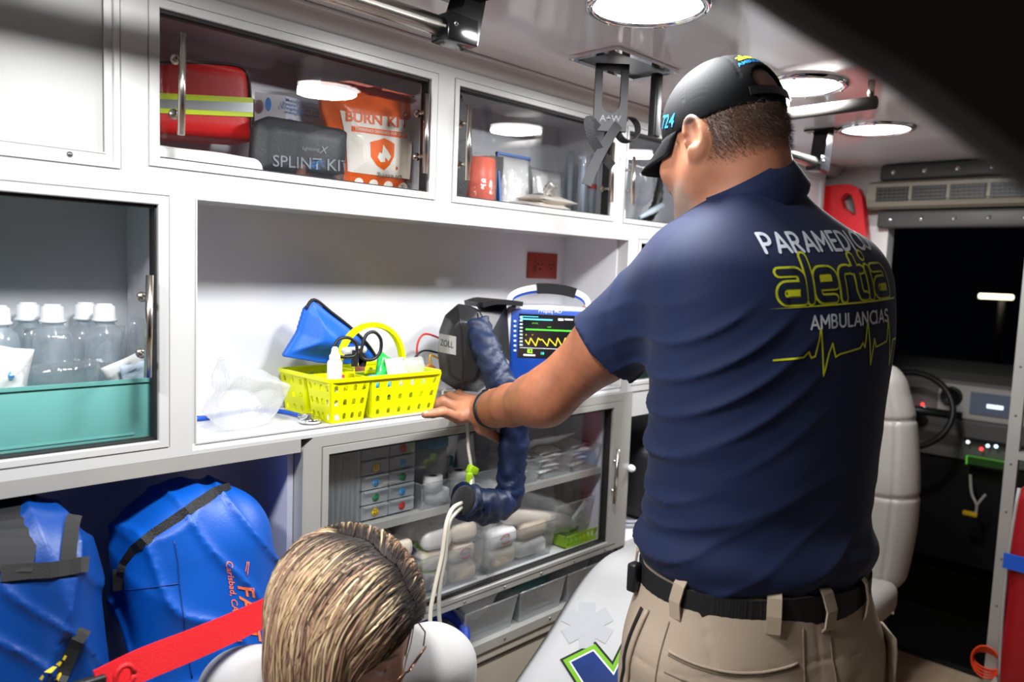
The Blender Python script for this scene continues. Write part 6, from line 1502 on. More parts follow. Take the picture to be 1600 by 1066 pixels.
for (cx_, cy_, y, w, h, cl, lb, sd) in ((600, 562, 0.06, 0.05, 0.03, srgb(40, 190, 80), 'green and clear film packet in the right bin of the caddy', 1), (620, 566, 0.05, 0.06, 0.02, srgb(228, 230, 200), 'pale film packet next to the green one in the caddy', 2), (650, 566, 0.055, 0.07, 0.025, srgb(230, 230, 228), 'white translucent packet at the right end of the caddy', 3)):
    q = on_y(cx_, cy_, y); o = pillow(w, h + 0.05, 0.02, 9, 0.05, 0.002, sd); rot_to(o, (q[0], y, q[2] - 0.025), 0.2, -0.25, 0.5 if sd == 1 else 0.0); o = o.build('packet', mat('packet_%d' % sd, cl, rough=0.25, bump=0.3, bscale=60, trans=0.15) if sd < 3 else MILKP); tag(o, lb, 'packet', 'packets in the caddy')
o = MB(); 
for k, (u, y, c) in enumerate(((530, 0.03, srgb(190, 30, 36)), (584, 0.03, srgb(50, 160, 220)), (602, 0.03, srgb(50, 160, 220)))):
    q = on_y(u, 590, y); o = MB().lathe([(0, 0), (0.011, 0), (0.011, 0.045), (0, 0.045)], (q[0], y, q[2] - 0.040), 14).build('vial', mat('vial_%d' % (k > 0), c, rough=0.3)); tag(o, ['small red capped vial seen through the caddy holes, left', 'light blue vial seen through the caddy holes, nearer the middle', 'light blue vial seen through the caddy holes, farther right'][k], 'vial', 'vials in the caddy')
# ---------------------------------------------------------------- stethoscope and bubble wrap
t = thing('stethoscope', 'blue stethoscope lying flat on the counter by the caddy', 'stethoscope')
SB = mat('stethoscope_blue', srgb(12, 78, 190), rough=0.3)
def cz(x, y, z=ZT + 0.005): return on_z(x, y, z)
MB().tube(smooth_path([cz(300, 630), cz(330, 628), cz(365, 624), cz(390, 628), cz(405, 640), cz(440, 643), cz(470, 650)], 6), 0.0048, 8).build('tubing', SB, t)
MB().tube(smooth_path([cz(300, 655), cz(325, 653), cz(360, 645), cz(390, 640)], 6), 0.0048, 8).build('tubing', SB, t)
hc = cz(485, 657, ZT + 0.006); MB().lathe([(0.0, 0.012), (0.008, 0.012), (0.010, 0.007), (0.021, 0.005), (0.0225, 0.002), (0.021, -0.004), (0, -0.004)], hc, 24).build('chest_piece', CHROME, t)
MB().tube([cz(468, 650, ZT + 0.007), hc + np.array([0, 0, 0.010])], 0.0045, 10).build('stem', CHROME, t); base(t, (hc[0], hc[1], ZT))
def bw(P):
    d = s_box((P - bwc) @ bwR, (0, 0, 0), (0.075, 0.034, 0.062), None, 0.012); return d * 0.7 - 0.012 * np.abs(wob(P, 30, 2)) * 2 - 0.006 * np.abs(wob(P, 80, 1)) + 0.012
bwc = on_y(385, 632, 0.07); bwc[2] = ZT + 0.055; bwR = axes((0.35, -0.25, 1), (0, 1, 0.5))
o = sdf_obj('bubble_wrap', lambda P: np.maximum(bw(P), ZT + 0.0005 - P[..., 2]), bwc - 0.15, bwc + 0.15, 0.0035, glassy('bubble_film', (0.96, 0.965, 0.97, 1), rough=0.12, ior=1.45, haze=0.38, hazecol=(0.95, 0.95, 0.96, 1), bump=1.0, bscale=260)); tag(o, 'crumpled bubble wrap bag on the counter left of the caddy', 'bubble wrap')
# ---------------------------------------------------------------- red wall socket
t = thing('wall_socket', 'dark red double socket plate on the shiny back wall', 'socket')
c4 = [on_y(*p, YB - 0.005) for p in ((825.5, 394), (871, 397), (866.5, 436), (821.5, 434.5))]
REDS = mat('red_socket', srgb(150, 44, 26), rough=0.4); xa, xb, za, zb2 = c4[0][0], c4[1][0], c4[2][2], c4[0][2]; xa, xb = (c4[0][0] + c4[3][0]) / 2, (c4[1][0] + c4[2][0]) / 2
MB().rbox((xa, YB - 0.010, za), (xb, YB - 0.0041, zb2), 0.002).build('plate', REDS, t)
for k in (-1, 1):
    for (dx, dz) in ((-0.008, 0.004), (0.008, 0.004), (0, -0.010)):
        cxx = (xa + xb) / 2 + 0.012 + k * 0.024; MB().lathe([(0.0, -0.0012), (0.0035, -0.001), (0.0035, 0.0)], (cxx + dx, YB - 0.0098, (za + zb2) / 2 + dz), 8, 'y', cap=False).build('socket_hole', RUBBER, t)
pprint(t, YB - 0.0112, 836, 415, '120V AC', 6.5, RUBBER, (0.05, -1), (1, 0.05), 0.005); base(t, (xa, YB, za))
# ---------------------------------------------------------------- monitor
mon = thing('patient_monitor', 'blue and white patient monitor with a waveform on its screen, on the counter', 'monitor')
v42 = math.radians(44); mu = np.array([math.sin(v42), -math.cos(v42), 0]); mv = np.array([math.cos(v42), math.sin(v42), 0])   # right, and away from us
mc = at_d(856, 530, 1.93); MZ0 = ZT + 0.001
def mp(x, y, dep=0.0):
    """a point on the monitor front (dep = 0) given where it is seen"""
    d = _ray(x, y); nrm = mv; o = mc; t_ = ((o - CAM) @ nrm) / (d @ nrm); return CAM + d * t_ + mv * dep
def mxz(x, y): p = mp(x, y) - mc; return p @ mu, p[2]
MW = mat('monitor_white', srgb(232, 234, 238), rough=0.35); MBL = mat('monitor_blue', srgb(22, 72, 168), rough=0.38)
def mprism(poly, d0, d1, name, m, root, r=0.0):
    mb = MB().prism([tuple(p) for p in poly], d0, d1, 'xz')
    if r:
        bm = bmesh.new(); vs = [bm.verts.new(v) for v in mb.v]
        for f in mb.f: bm.faces.new([vs[i] for i in f])
        bmesh.ops.recalc_face_normals(bm, faces=bm.faces); bmesh.ops.bevel(bm, geom=list(bm.edges), offset=r, segments=2, profile=0.5, affect='EDGES'); mb = MB().bm(bm, True)
    return mb.xform(lambda p: Vector(mc + mu * p.x + mv * p.y + UP * p.z)).build(name, m, root)
zlo = MZ0 - mc[2]
lx, tz_ = mxz(790, 487); rx_, _ = mxz(926, 490); topz = mxz(850, 478)[1]
mprism([(lx, zlo), (rx_, zlo), (rx_ + 0.002, topz - 0.02), (rx_ - 0.012, topz - 0.004), (0, topz + 0.001), (lx + 0.012, topz - 0.003), (lx, topz - 0.014)], 0.0, 0.11, 'housing', MW, mon, 0.006)
fx0, _ = mxz(799, 490); fx1, _ = mxz(921, 490); fz1 = mxz(850, 483)[1]
mprism([(fx0, zlo + 0.012), (fx1, zlo + 0.012), (fx1, fz1 - 0.008), (fx1 - 0.008, fz1 - 0.002), (fx0 + 0.008, fz1 - 0.002), (fx0, fz1 - 0.010)], -0.006, 0.004, 'front_panel', MBL, mon, 0.002)
s0 = mxz(811, 490); s1 = mxz(899, 557); s1 = (s1[0], mxz(811, 558)[1])
scr = mprism([(s0[0], s1[1]), (s1[0], s1[1]), (s1[0], s0[1]), (s0[0], s0[1])], -0.0075, -0.004, 'screen', mat('screen_black', srgb(16, 22, 26), rough=0.15, emit=srgb(24, 34, 40), estr=0.35), mon)
def mtext(s, x, y, size, m, dep=-0.0085, root=None, bold=0.006, shear=0.0):
    me = text_polys(s, size, bold, 1.0, shear); o = print_mesh('lettering', me, m, lambda u, v: mc + mu * (mxz(x, y)[0] + u) + UP * (mxz(x, y)[1] + v) + mv * dep, root or scr); bpy.data.meshes.remove(me); return o
def em(nm, c, k=1.2): return mat('screen_' + nm, srgb(*c), emit=srgb(*c), estr=k)
def mbar(x0, y0, x1, y1, m, dep=-0.0085, root=None, name='screen_field'):
    a, b = mxz(x0, y0), mxz(x1, y1); return mprism([(a[0], b[1]), (b[0], b[1]), (b[0], a[1]), (a[0], a[1])], dep, dep + 0.0006, name, m, root or scr)
mbar(813, 493.5, 841, 495.5, em('cyan', (90, 200, 230))); mbar(813, 497, 863, 501, em('cyan', (90, 200, 230))); mbar(872, 497.5, 880, 501, em('white', (225, 230, 232), 0.9)); mbar(882, 498, 895, 500.5, em('white', (225, 230, 232)))
mbar(821, 515.4, 894, 516.0, em('green', (70, 190, 50))); mtext('ETCO2', 836, 505, 0.0045, em('green', (70, 190, 50))); mtext('NIBP', 858, 511, 0.0045, em('green', (70, 190, 50)))
mbar(812, 542.5, 874, 545.5, em('white', (225, 230, 232))); mbar(818, 553, 836, 556, em('white', (225, 230, 232)))
mtext('82', 828, 548.5, 0.014, em('lime', (150, 220, 50)), bold=0.02); mtext('18', 847, 552, 0.009, em('teal', (70, 220, 200)), bold=0.012); mtext('----', 868, 553, 0.007, em('magenta', (210, 80, 190)), bold=0.012); mtext('II', 822, 523, 0.005, em('yellow', (230, 200, 40))); mtext('x1', 832, 523, 0.004, em('yellow', (230, 200, 40)))
for k in range(9): mbar(812, 494 + k * 5.4, 816.5, 496.8 + k * 5.4, em('grey', (170, 190, 195), 0.7))
wpts = [(821, 531), (826, 538), (829, 528), (837, 540), (841, 528), (844, 531), (847, 530), (855, 540), (858, 529), (868, 540), (871, 528), (878, 541), (883, 528), (889, 538), (894, 529)]
wp = [mxz(*p) for p in wpts]; me = flat_polys(stroke_polys(wp, 0.0021, 6)); print_mesh('waveform', me, em('yellow', (230, 200, 40), 1.4), lambda u, v: mc + mu * u + UP * v - mv * 0.0086, scr)
mtext('Propaq MD', 859.5, 486.3, 0.0125, MW, -0.0068, mon, 0.01)
for k in range(7): q = mp(804.5, 502 + k * 7.6); MB().rbox((-0.0035, -0.002, -0.0028), (0.0035, 0.002, 0.0028), 0.001).xform(lambda p: Vector(q + mu * p.x + mv * (p.y - 0.007) + UP * p.z)).build('soft_key', mat('key_pale', srgb(200, 210, 225), rough=0.4), mon)
mbar(905, 496, 917, 512, BLACKP, -0.0075, mon, 'side_label')
# carrying handle
hp_ = [(796, 479), (797, 466), (806, 458), (825, 452), (850, 449.5), (880, 452), (905, 459), (918, 468), (922, 480)]
hpp = smooth_path([mp(*p, 0.055) for p in hp_], 5); cut_a, cut_b = int(len(hpp) * 0.46), int(len(hpp) * 0.74)
MB().strip(hpp, 0.042, 0.014, [tuple(A3(p) - mc - UP * 0.02 - mv * 0.055) for p in hpp]).build('handle', MW, mon)
MB().strip([A3(p) - UP * 0.009 for p in hpp[4:-4]], 0.036, 0.010, [tuple(A3(p) - mc - UP * 0.02 - mv * 0.055) for p in hpp[4:-4]]).build('handle_inlay', MBL, mon)
MB().strip([A3(p) - UP * 0.003 for p in hpp[cut_a:cut_b]], 0.050, 0.026, [tuple(A3(p) - mc - UP * 0.02 - mv * 0.055) for p in hpp[cut_a:cut_b]]).build('handle_grip', BLACKP, mon)
base(mon, (*(mc + mv * 0.055)[:2], MZ0))
# ---------------------------------------------------------------- black monitor carry case
LEA = mat('black_leather', srgb(30, 30, 32), rough=0.42, bump=0.2, bscale=160, var=0.08)
cs_ = thing('carry_case', 'black leather monitor case with a grey ZOLL label, left of the monitor', 'case')
cA, cB = on_z(692, 612, ZT), on_z(770, 618, ZT); 
kc = at_d(738, 545, 1.80); kc = np.array([kc[0], kc[1], 0]); ku = np.array([math.sin(v42), -math.cos(v42), 0]); kv = np.array([math.cos(v42), math.sin(v42), 0])
def kp(x, y, dep=0.0):
    d = _ray(x, y); t_ = ((np.array([kc[0], kc[1], 1.3]) - CAM) @ kv) / (d @ kv); return CAM + d * t_ + kv * dep
def kxz(x, y): p = kp(x, y) - kc; return p @ ku, p[2]
kpoly = [kxz(*p) for p in ((684, 600), (679, 560), (682, 520), (692, 495), (712, 478), (732, 482), (746, 488), (760, 512), (770, 545), (772, 575), (762, 605), (745, 619), (710, 616))]
poly = kpoly; kz0 = min(p[1] for p in kpoly); kp2 = [(a, max(b, ZT + 0.001)) for a, b in kpoly]; poly = kp2
def s_case(P):
    q = P - kc; L = np.stack([q @ ku, q @ kv, q[..., 2]], -1); global poly; d2 = s_poly(L); tk = 0.075 * (0.35 + 0.65 * sstep(-d2, 0.0, 0.035)); return smax(d2, np.abs(L[..., 1] - 0.075) - tk, 0.012) - 0.002 * wob(P, 30, 1)
sdf_obj('body', s_case, kc + np.array([-0.15, -0.15, ZT - 0.01]), kc + np.array([0.22, 0.2, 1.40]), 0.0035, LEA, cs_)
kb_ = bvh_of(cs_.children[0])
lab = [surf(kb_, *p, 0.003) for p in ((682, 522), (712, 527), (712, 556), (682, 548))]
LBL = mat('grey_label', srgb(150, 150, 150), rough=0.5); me = flat_polys([[(687, 521), (713, 526), (712.5, 555), (686.5, 550)]]); print_mesh('label', me, LBL, lambda u, v: surf(kb_, u, v, 0.002) if surf(kb_, u, v, 0.002) is not None else surf(kb_, 700, v, 0.002), cs_, cut=6)
me = text_polys('ZOLL', 14, 0.01); print_mesh('lettering', me, mat('label_dark', srgb(60, 60, 62), rough=0.6), surf_place(kb_, 699, 537.5, (0.55, 0.12), (0.05, -1.0), 0.003), cs_, cut=6)
for pl in ([(716, 480), (722, 520), (724, 570), (722, 612)], [(746, 490), (752, 530), (768, 560), (765, 600)]):
    pts = surf_path(kb_, pl, 6, 0.001)
    if len(pts) > 1: MB().tube(pts, 0.0016, 6).build('piping', BLACKP, cs_)
pts = surf_path(kb_, [(758, 590), (762, 604), (758, 614)], 4, 0.003)
if len(pts) > 1: MB().tube(pts, 0.003, 6).build('zipper', mat('zip_metal', srgb(90, 90, 92), rough=0.3, metal=1), cs_)
# flap between the case and the monitor
fl = [kp(x, y, d) for x, y, d in ((736, 478, 0.10), (760, 473, 0.12), (795, 478, 0.16))]; MB().strip(smooth_path([A3(p) for p in fl], 6), 0.11, 0.012, (0, 0, 1)).build('top_flap', LEA, cs_)
fl2 = MB(); fv = [kp(*p) for p in ((742, 480, 0.06), (790, 479, 0.13), (797, 575, 0.10), (786, 560, 0.06), (768, 520, 0.055))]; fv2 = [p + kv * 0.012 for p in fv]
fl2.add(fv + fv2, [(0, 1, 2, 3, 4), (9, 8, 7, 6, 5)] + [(i, i + 5, (i + 1) % 5 + 5, (i + 1) % 5) for i in range(5)]); fl2.build('side_panel', LEA, cs_)
base(cs_, (kc[0], kc[1], ZT))
# ---------------------------------------------------------------- blue hose sleeve, sensor and leads
HOSE = mat('navy_nylon_sleeve', srgb(14, 30, 62), rough=0.5, bump=0.2, bscale=180, var=0.08, vscale=20)
hs = thing('hose_sleeve', 'navy fabric sleeve of the pressure cuff hose hanging over the counter edge', 'hose')
hpath = smooth_path([kp(741, 508, 0.03), kp(752, 530, 0.01), kp(764, 556, -0.02), kp(778, 585, -0.03), on_y(794, 620, -0.075), on_y(804, 660, -0.078), on_y(801, 705, -0.078), on_y(799, 750, -0.078), on_y(790, 782, -0.080), on_y(768, 792, -0.085), on_y(742, 788, -0.090), on_y(724, 782, -0.092)], 7)
hn = len(hpath); rr_ = [0.026 + 0.0035 * math.sin(k * 1.1) + 0.002 * math.sin(k * 2.7) + (0.006 * min(1, max(0, (k - hn * 0.7) / 8)) ) for k in range(hn)]
hm_ = MB().tube(hpath, [0.033 + (0.005 * min(1, max(0, (k - hn * 0.7) / 8))) for k in range(hn)], 26)
for i_ in range(hn):
    c_ = A3(hpath[i_])
    for k_ in range(26):
        p_ = A3(hm_.v[i_ * 26 + k_]); w_ = abs(math.sin(i_ * 0.62 + 1.3 * math.sin(k_ * 2 * PI / 26 * 2 + i_ * 0.21) + 2.2 * mnoise.noise(Vector(p_ * 14)))) * 0.22 + 0.18 * mnoise.noise(Vector(p_ * 40)); hm_.v[i_ * 26 + k_] = tuple(c_ + (p_ - c_) * (0.86 + w_))
hm_.build('sleeve', HOSE, hs)
ce = [A3(hpath[-1]), A3(hpath[-1]) * 1.0 + (A3(hpath[-1]) - A3(hpath[-5])) * 0.35]; MB().tube([A3(hpath[-4]), ce[0], ce[1]], [0.0345, 0.034, 0.028], 16).build('cuff_end', BLACKF, hs); base(hs, hpath[hn // 2])
WCAB = mat('cream_cable', srgb(214, 206, 188), rough=0.35); GCAB = mat('grey_cable', srgb(176, 174, 164), rough=0.35)
t = thing('sensor_cable', 'cream sensor cable with grey plug and lime clip, hanging past the counter edge', 'cable')
cpth = smooth_path([on_z(690, 617, ZT + 0.012), on_z(705, 618, ZT + 0.014), on_y(722, 634, -0.010), on_y(729, 655, -0.016), on_y(732, 700, -0.020), on_y(737, 735, -0.050), on_y(735, 762, -0.085)], 6); MB().tube(cpth, 0.0042, 8).build('cord', WCAB, t)
q = on_z(690, 618, ZT + 0.010); MB().rbox((-0.028, -0.012, -0.009), (0.028, 0.012, 0.010), 0.005, 3).xform(lambda p: Vector(q) + Matrix.Rotation(-0.2, 3, 'Z') @ p).build('plug', mat('grey_plug', srgb(128, 130, 128), rough=0.45), t)
MB().tube([A3(cpth[3]) + np.array([0.010 * math.cos(a), 0.004 * math.sin(a), 0.010 * math.sin(a)]) for a in np.linspace(0, 2 * PI, 15)[:-1]], 0.0032, 6, closed=True).build('cord_loop', mat('clear_loop', srgb(224, 222, 214), rough=0.2), t)
q = on_y(738, 735, -0.056); MB().rbox((-0.014, -0.008, -0.010), (0.014, 0.008, 0.010), 0.004).xform(lambda p: Vector(q) + Matrix.Rotation(0.5, 3, 'Y') @ p).build('clip', mat('lime_clip', srgb(170, 214, 30), rough=0.4), t)
q2 = on_y(733, 747, -0.066); MB().rbox((-0.007, -0.006, -0.012), (0.007, 0.006, 0.012), 0.003).xform(lambda p: Vector(q2) + p).build('clip_tab', mat('lime_clip'), t); base(t, cpth[0])
for k, (off, m, lb) in enumerate(((0.0, WCAB, 'cream hose hanging from the cuff end, the outer of two'), (4.0, GCAB, 'grey hose hanging from the cuff end, the inner of two'))):
    pth = smooth_path([on_y(722 + off, 786 + off, -0.095), on_y(707 + off, 795 + off * 2, -0.11), on_y(697 + off, 820, -0.12), on_y(690 + off * 1.4, 870, -0.125), on_y(679 + off * 2.0, 920, -0.13), on_y(672 + off * 3.6, 965, -0.135), on_y(678 + off * 4, 1010, -0.15), on_y(690 + off * 4, 1080, -0.17)], 6); o = MB().tube(pth, 0.0046, 8).build('hose', m); tag(o, lb, 'hose', 'hoses of the pressure cuff')
for k, (c, nm, pl) in enumerate((((200, 40, 34), 'red', [(690, 530), (664, 522), (652, 540), (655, 575), (668, 590), (678, 600)]), ((26, 26, 28), 'black', [(686, 552), (662, 548), (648, 562), (664, 580), (674, 600), (664, 610)]), ((222, 170, 26), 'yellow', [(684, 560), (672, 556), (676, 585), (680, 600), (672, 612)]), ((214, 120, 40), 'orange', [(680, 575), (668, 572), (664, 600), (670, 613)]))):
    o = MB().tube(smooth_path([on_y(x, y, 0.165 - 0.012 * k) for x, y in pl], 6), 0.0026, 6).build('lead_wire', mat('lead_' + nm, srgb(*c), rough=0.4)); tag(o, nm + ' patient lead wire curling between caddy and black case', 'wire', 'patient leads')
o = upright([(448, 648), (470, 636), (495, 636), (500, 648)], 0.115, 0.16, 'foam_pad', BLACKP); bpy.data.objects.remove(o)
o = MB().rbox((0.835, 0.070, ZT), (0.905, 0.098, ZT + 0.0008), 0.0003).build('black_strip', BLACKP); bpy.data.objects.remove(o)
# ================================================================ goods behind the upper glass
ZF = ZU0 + 0.012            # floor of the top row
def zy(x, y, yy): return on_y(x, y, yy)
def box_px(x0, y0, x1, y1, ya, yb, floor=None):
    a, b = on_y(x0, y0, ya), on_y(x1, y1, ya); return (a[0], ya, floor if floor is not None else b[2]), (b[0], yb, a[2])
# red first-aid bag with reflective band
t = thing('first_aid_bag', 'red bag with lime and silver reflective band behind glass, top left', 'bag')
lo_, hi_ = box_px(205, 84, 400, 215, 0.085, 0.205, ZF); RED = mat('red_nylon', srgb(205, 22, 24), rough=0.45, bump=0.2, bscale=250, var=0.05)
q = [on_y(a, b, 0.085) for a, b in ((196, 96), (290, 91), (366, 95), (387, 103), (395, 120), (399, 170), (400, 222), (196, 205))]; poly = [(p[0], max(p[2], ZF + 0.001)) for p in q]; cc = (0.45, 0.14, 0)
sdf_obj('body', lambda P: smax(s_poly(P), np.abs(P[..., 1] - 0.143) - 0.060, 0.03) - 0.002 * wob(P, 30, 1), (min(p[0] for p in poly) - 0.01, 0.07, ZF), (max(p[0] for p in poly) + 0.01, 0.215, max(p[1] for p in poly) + 0.01), 0.0045, RED, t)
def band(y0l, y1l, y0r, y1r, m, th, nm): ppb = [on_y(205, y0l, 0.083), on_y(395, y0r, 0.083), on_y(395, y1r, 0.083), on_y(205, y1l, 0.083)]; MB().prism([(p[0], p[2]) for p in ppb], 0.0815 - th, 0.09, 'xz').build(nm, m, t)
LIME = mat('lime_reflective', srgb(214, 236, 20), rough=0.45); SILV = mat('silver_reflective', srgb(150, 152, 154), rough=0.35, metal=0.3)
band(143, 153, 153, 161, LIME, 0.0, 'reflective_band'); band(153, 167, 161, 176, SILV, 0.0006, 'silver_band'); band(167, 175, 176, 183, LIME, 0.0, 'reflective_band')
pp = smooth_path([on_y(205, 101, 0.086), on_y(290, 97, 0.086), on_y(362, 101, 0.086), on_y(382, 109, 0.086), on_y(389, 124, 0.086), on_y(392, 170, 0.086), on_y(393, 205, 0.086)], 6); MB().tube(pp, 0.0026, 6).build('piping', BLACKP, t); base(t, (cc[0], cc[1], ZF))
# white cloth in front of it
wc_ = on_y(318, 240, 0.055)
def s_cl(P): q = P - np.array([wc_[0] - 0.01, 0.055, ZF + 0.026]); return s_box(q, (0, 0, 0), (0.118, 0.020, 0.026), None, 0.018) - 0.006 * wob(P, 26, 2) - 0.004 * wob(P, 60, 1)
o = sdf_obj('folded_cloth', lambda P: np.maximum(s_cl(P), ZF + 0.001 - P[..., 2]), (wc_[0] - 0.16, 0.02, ZF), (wc_[0] + 0.15, 0.10, ZF + 0.09), 0.0035, mat('white_cloth', srgb(236, 234, 230), rough=0.8)); tag(o, 'crumpled white cloth lying below the red bag, behind glass', 'cloth')
o = MB().prism([(on_y(397, 250, 0.05)[0], ZF + 0.001), (on_y(412, 262, 0.05)[0], ZF + 0.001), (on_y(404, 254, 0.05)[0], ZF + 0.018)], 0.045, 0.060, 'xz').build('blue_wrapper', BLUEN); tag(o, 'small blue wrapper between the white cloth and the splint kit', 'wrapper')
# carton
t = thing('carton', 'small white carton with blue print behind the splint kit', 'box')
ca, cb2 = box_px(447, 150, 506, 200, 0.150, 0.205, ZF); CART = mat('carton_white', srgb(206, 208, 214), rough=0.5)
x0_, z1_ = ca[0], cb2[2]; xs = on_y(413, 150, 0.15)[0]
MB().prism([(xs - 0.01, 0.17), (x0_, 0.150), (cb2[0] + 0.01, 0.168), (cb2[0] - 0.03, 0.205), (xs + 0.01, 0.205)], ZF, z1_, 'xy').build('box_body', CART, t)
BL = mat('print_blue', srgb(30, 110, 190), rough=0.6)
for k, s in enumerate(('Manufactured for:', 'Dynarex Corporation', 'Orangeburg, NY 10962', 'www.dynarex.com', '', 'Made in China')):
    if s: pprint(t, 0.149, 472, 160 + k * 6.2, s, 7.0, BL, (1, 0.16), (0, -1), 0.006)
ppoly(t, 0.149, [ring(419, 163, 5, 11)], BL); base(t, (x0_, 0.18, ZF))
# splint kit pouch
t = thing('splint_kit', 'black SPLINT KIT pouch behind the sliding glass', 'pouch')
sp = [(397, 278), (396, 240), (399, 198), (405, 187), (425, 180), (480, 189), (540, 200), (548, 206), (546, 250), (541, 292)]
SPL = mat('black_pouch', srgb(38, 40, 44), rough=0.55, bump=0.3, bscale=160, var=0.08)
q = [on_y(a, b, 0.042) for a, b in sp]; poly = [(p[0], max(p[2], ZF + 0.001)) for p in q]
def s_spl(P): d2 = s_poly(P); return smax(d2, np.abs(P[..., 1] - 0.058) - 0.020 * (0.5 + 0.5 * sstep(-d2, 0, 0.03)), 0.01) - 0.0015 * wob(P, 30, 3)
pl_ = np.array([min(p[0] for p in poly) - 0.01, 0.03, ZF]); ph_ = np.array([max(p[0] for p in poly) + 0.01, 0.09, max(p[1] for p in poly) + 0.01]); o = sdf_obj('body', s_spl, pl_, ph_, 0.0035, SPL, t)
sb_ = bvh_of(o); GP = mat('grey_print', srgb(120, 124, 132), rough=0.6)
me = text_polys('SPLINT KIT', 25, 0.008, 1.0); print_mesh('lettering', me, GP, surf_place(sb_, 486, 256.5, (1, 0.075), (0, -1), 0.0015), t, cut=8)
me = text_polys('X', 16, 0.005, 1.0, 0.3); print_mesh('emblem', me, GP, surf_place(sb_, 504, 235, (1, 0.07), (0, -1), 0.0015), t, cut=8); me = text_polys('lightning', 8, 0.003); print_mesh('lettering', me, GP, surf_place(sb_, 485, 233, (1, 0.07), (0, -1), 0.0015), t, cut=8)
base(t, (q[0][0] + 0.08, 0.058, ZF))
# burn kit pouch
t = thing('burn_kit', 'orange BURN KIT pouch with a flame shield, behind glass right of the splint kit', 'pouch')
bk = [(507, 122), (560, 128), (652, 148), (656, 165), (658, 200), (650, 250), (641, 296), (541, 288), (537, 240), (520, 200), (509, 170)]
ORP = mat('orange_pouch', srgb(216, 92, 30), rough=0.35, bump=0.4, bscale=90, var=0.1, vscale=25)
q = [on_y(a, b, 0.086) for a, b in bk]; poly = [(p[0], max(p[2], ZF + 0.001)) for p in q]
def s_brn(P): d2 = s_poly(P); return smax(d2, np.abs(P[..., 1] - 0.112) - 0.026 * (0.25 + 0.75 * sstep(-d2, 0, 0.06)), 0.008) - 0.0012 * wob(P, 40, 1)
pl_ = np.array([min(p[0] for p in poly) - 0.01, 0.075, ZF]); ph_ = np.array([max(p[0] for p in poly) + 0.01, 0.15, max(p[1] for p in poly) + 0.01]); o = sdf_obj('body', s_brn, pl_, ph_, 0.0035, ORP, t); kb2 = bvh_of(o)
WPR = mat('pouch_white_panel', srgb(232, 226, 216), rough=0.35); ORT = mat('pouch_orange_print', srgb(232, 100, 26), rough=0.4)
def bp_(polys, m, g, nm='print'):
    me = flat_polys([x for p in polys for x in tris(p)]); o = print_mesh(nm, me, m, lambda u, v: surf(kb2, u, v, g) if surf(kb2, u, v, g) is not None else on_y(u, v, 0.06), t, cut=12); bpy.data.meshes.remove(me)
bp_([[(531, 172), (560, 178), (645, 186), (643, 240), (640, 280), (543, 268), (541, 220)]], WPR, 0.0010, 'panel'); bp_([[(549, 196), (636, 208), (636, 217), (549, 205)]], ORT, 0.0016)
bp_([[(578, 222), (590, 219), (600, 216), (610, 221), (616, 225), (615, 245), (608, 258), (599, 266), (588, 258), (579, 245)]], ORT, 0.0016, 'shield'); bp_([[(598, 226), (605, 236), (610, 245), (606, 252), (601, 246), (601, 253), (594, 253), (589, 246), (592, 238), (596, 240)]], WPR, 0.0022, 'flame')
me = text_polys('BURN KIT', 22, 0.028, 1.0); print_mesh('lettering', me, ORT, surf_place(kb2, 588, 188, (1, 0.13), (0, -1), 0.0018), t, cut=8)
me = text_polys('EXPERIENCE DESIGNED FOR LIFE', 6.2, 0.005); print_mesh('lettering', me, WPR, surf_place(kb2, 592, 206.5, (0.82, 0.11), (0, -1), 0.0024), t, cut=8)
me = text_polys('Dressing', 11, 0.004); print_mesh('lettering', me, mat('print_grey', srgb(120, 116, 112), rough=0.6), surf_place(kb2, 608, 276, (-1, -0.09), (0, 1), 0.0018), t, cut=8)
for k in range(4): bp_([ring(560 + 23 * k, 284 + 2.6 * k, 7, 6.5)], WPR, 0.0018, 'icon')
bp_([[(530, 127), (548, 126), (648, 150), (648, 153), (530, 130)]], mat('seal_line', srgb(190, 70, 20), rough=0.4), 0.0014, 'seal')
base(t, (q[0][0] + 0.07, 0.112, ZF))
o = MB(); q = on_y(431, 88, YB - 0.008); o.rbox((q[0] - 0.018, YB - 0.014, q[2] - 0.006), (q[0] + 0.018, YB - 0.0045, q[2] + 0.006), 0.004); o = o.build('chrome_fitting', CHROME); tag(o, 'small chrome fitting on the back of the cabinet above the carton', 'fitting')  # plain chrome block as a simple latch, not a lamp
# ---------------------------------------------------------------- second glass cabinet
o = upright([(708, 318), (714, 140), (722, 150), (737, 200), (738, 245), (727, 318)], 0.045, 0.19, 'black_case', LEA); tag(o, 'black case standing at the left end behind the orange roll', 'case')
for v in o.data.vertices: v.co.z = max(v.co.z, ZF + 0.001)
t = thing('orange_roll', 'orange roll wrapped in clear film behind the glass door', 'roll')
q = on_y(748, 312, 0.075); z1_ = on_y(748, 248, 0.075)[2]; r_o = (on_y(767, 280, 0.075)[0] - on_y(729, 280, 0.075)[0]) / 2
xo = on_y(748, 280, 0.075)[0]; MB().lathe([(0, 0), (r_o, 0), (r_o, z1_ - ZF - 0.003), (r_o * 0.9, z1_ - ZF), (r_o * 0.35, z1_ - ZF), (r_o * 0.35, z1_ - ZF - 0.02), (0, z1_ - ZF - 0.02)], (xo, 0.075, ZF + 0.001), 28).build('splint_roll', mat('orange_foam', srgb(236, 84, 36), rough=0.4), t)
MB().lathe([(0, 0), (r_o * 1.08, 0), (r_o * 1.10, 0.03), (r_o * 1.06, z1_ - ZF + 0.004), (r_o * 0.7, z1_ - ZF + 0.010)], (xo, 0.075, ZF + 0.0005), 20, cap=False).build('film_wrap', FILM, t)
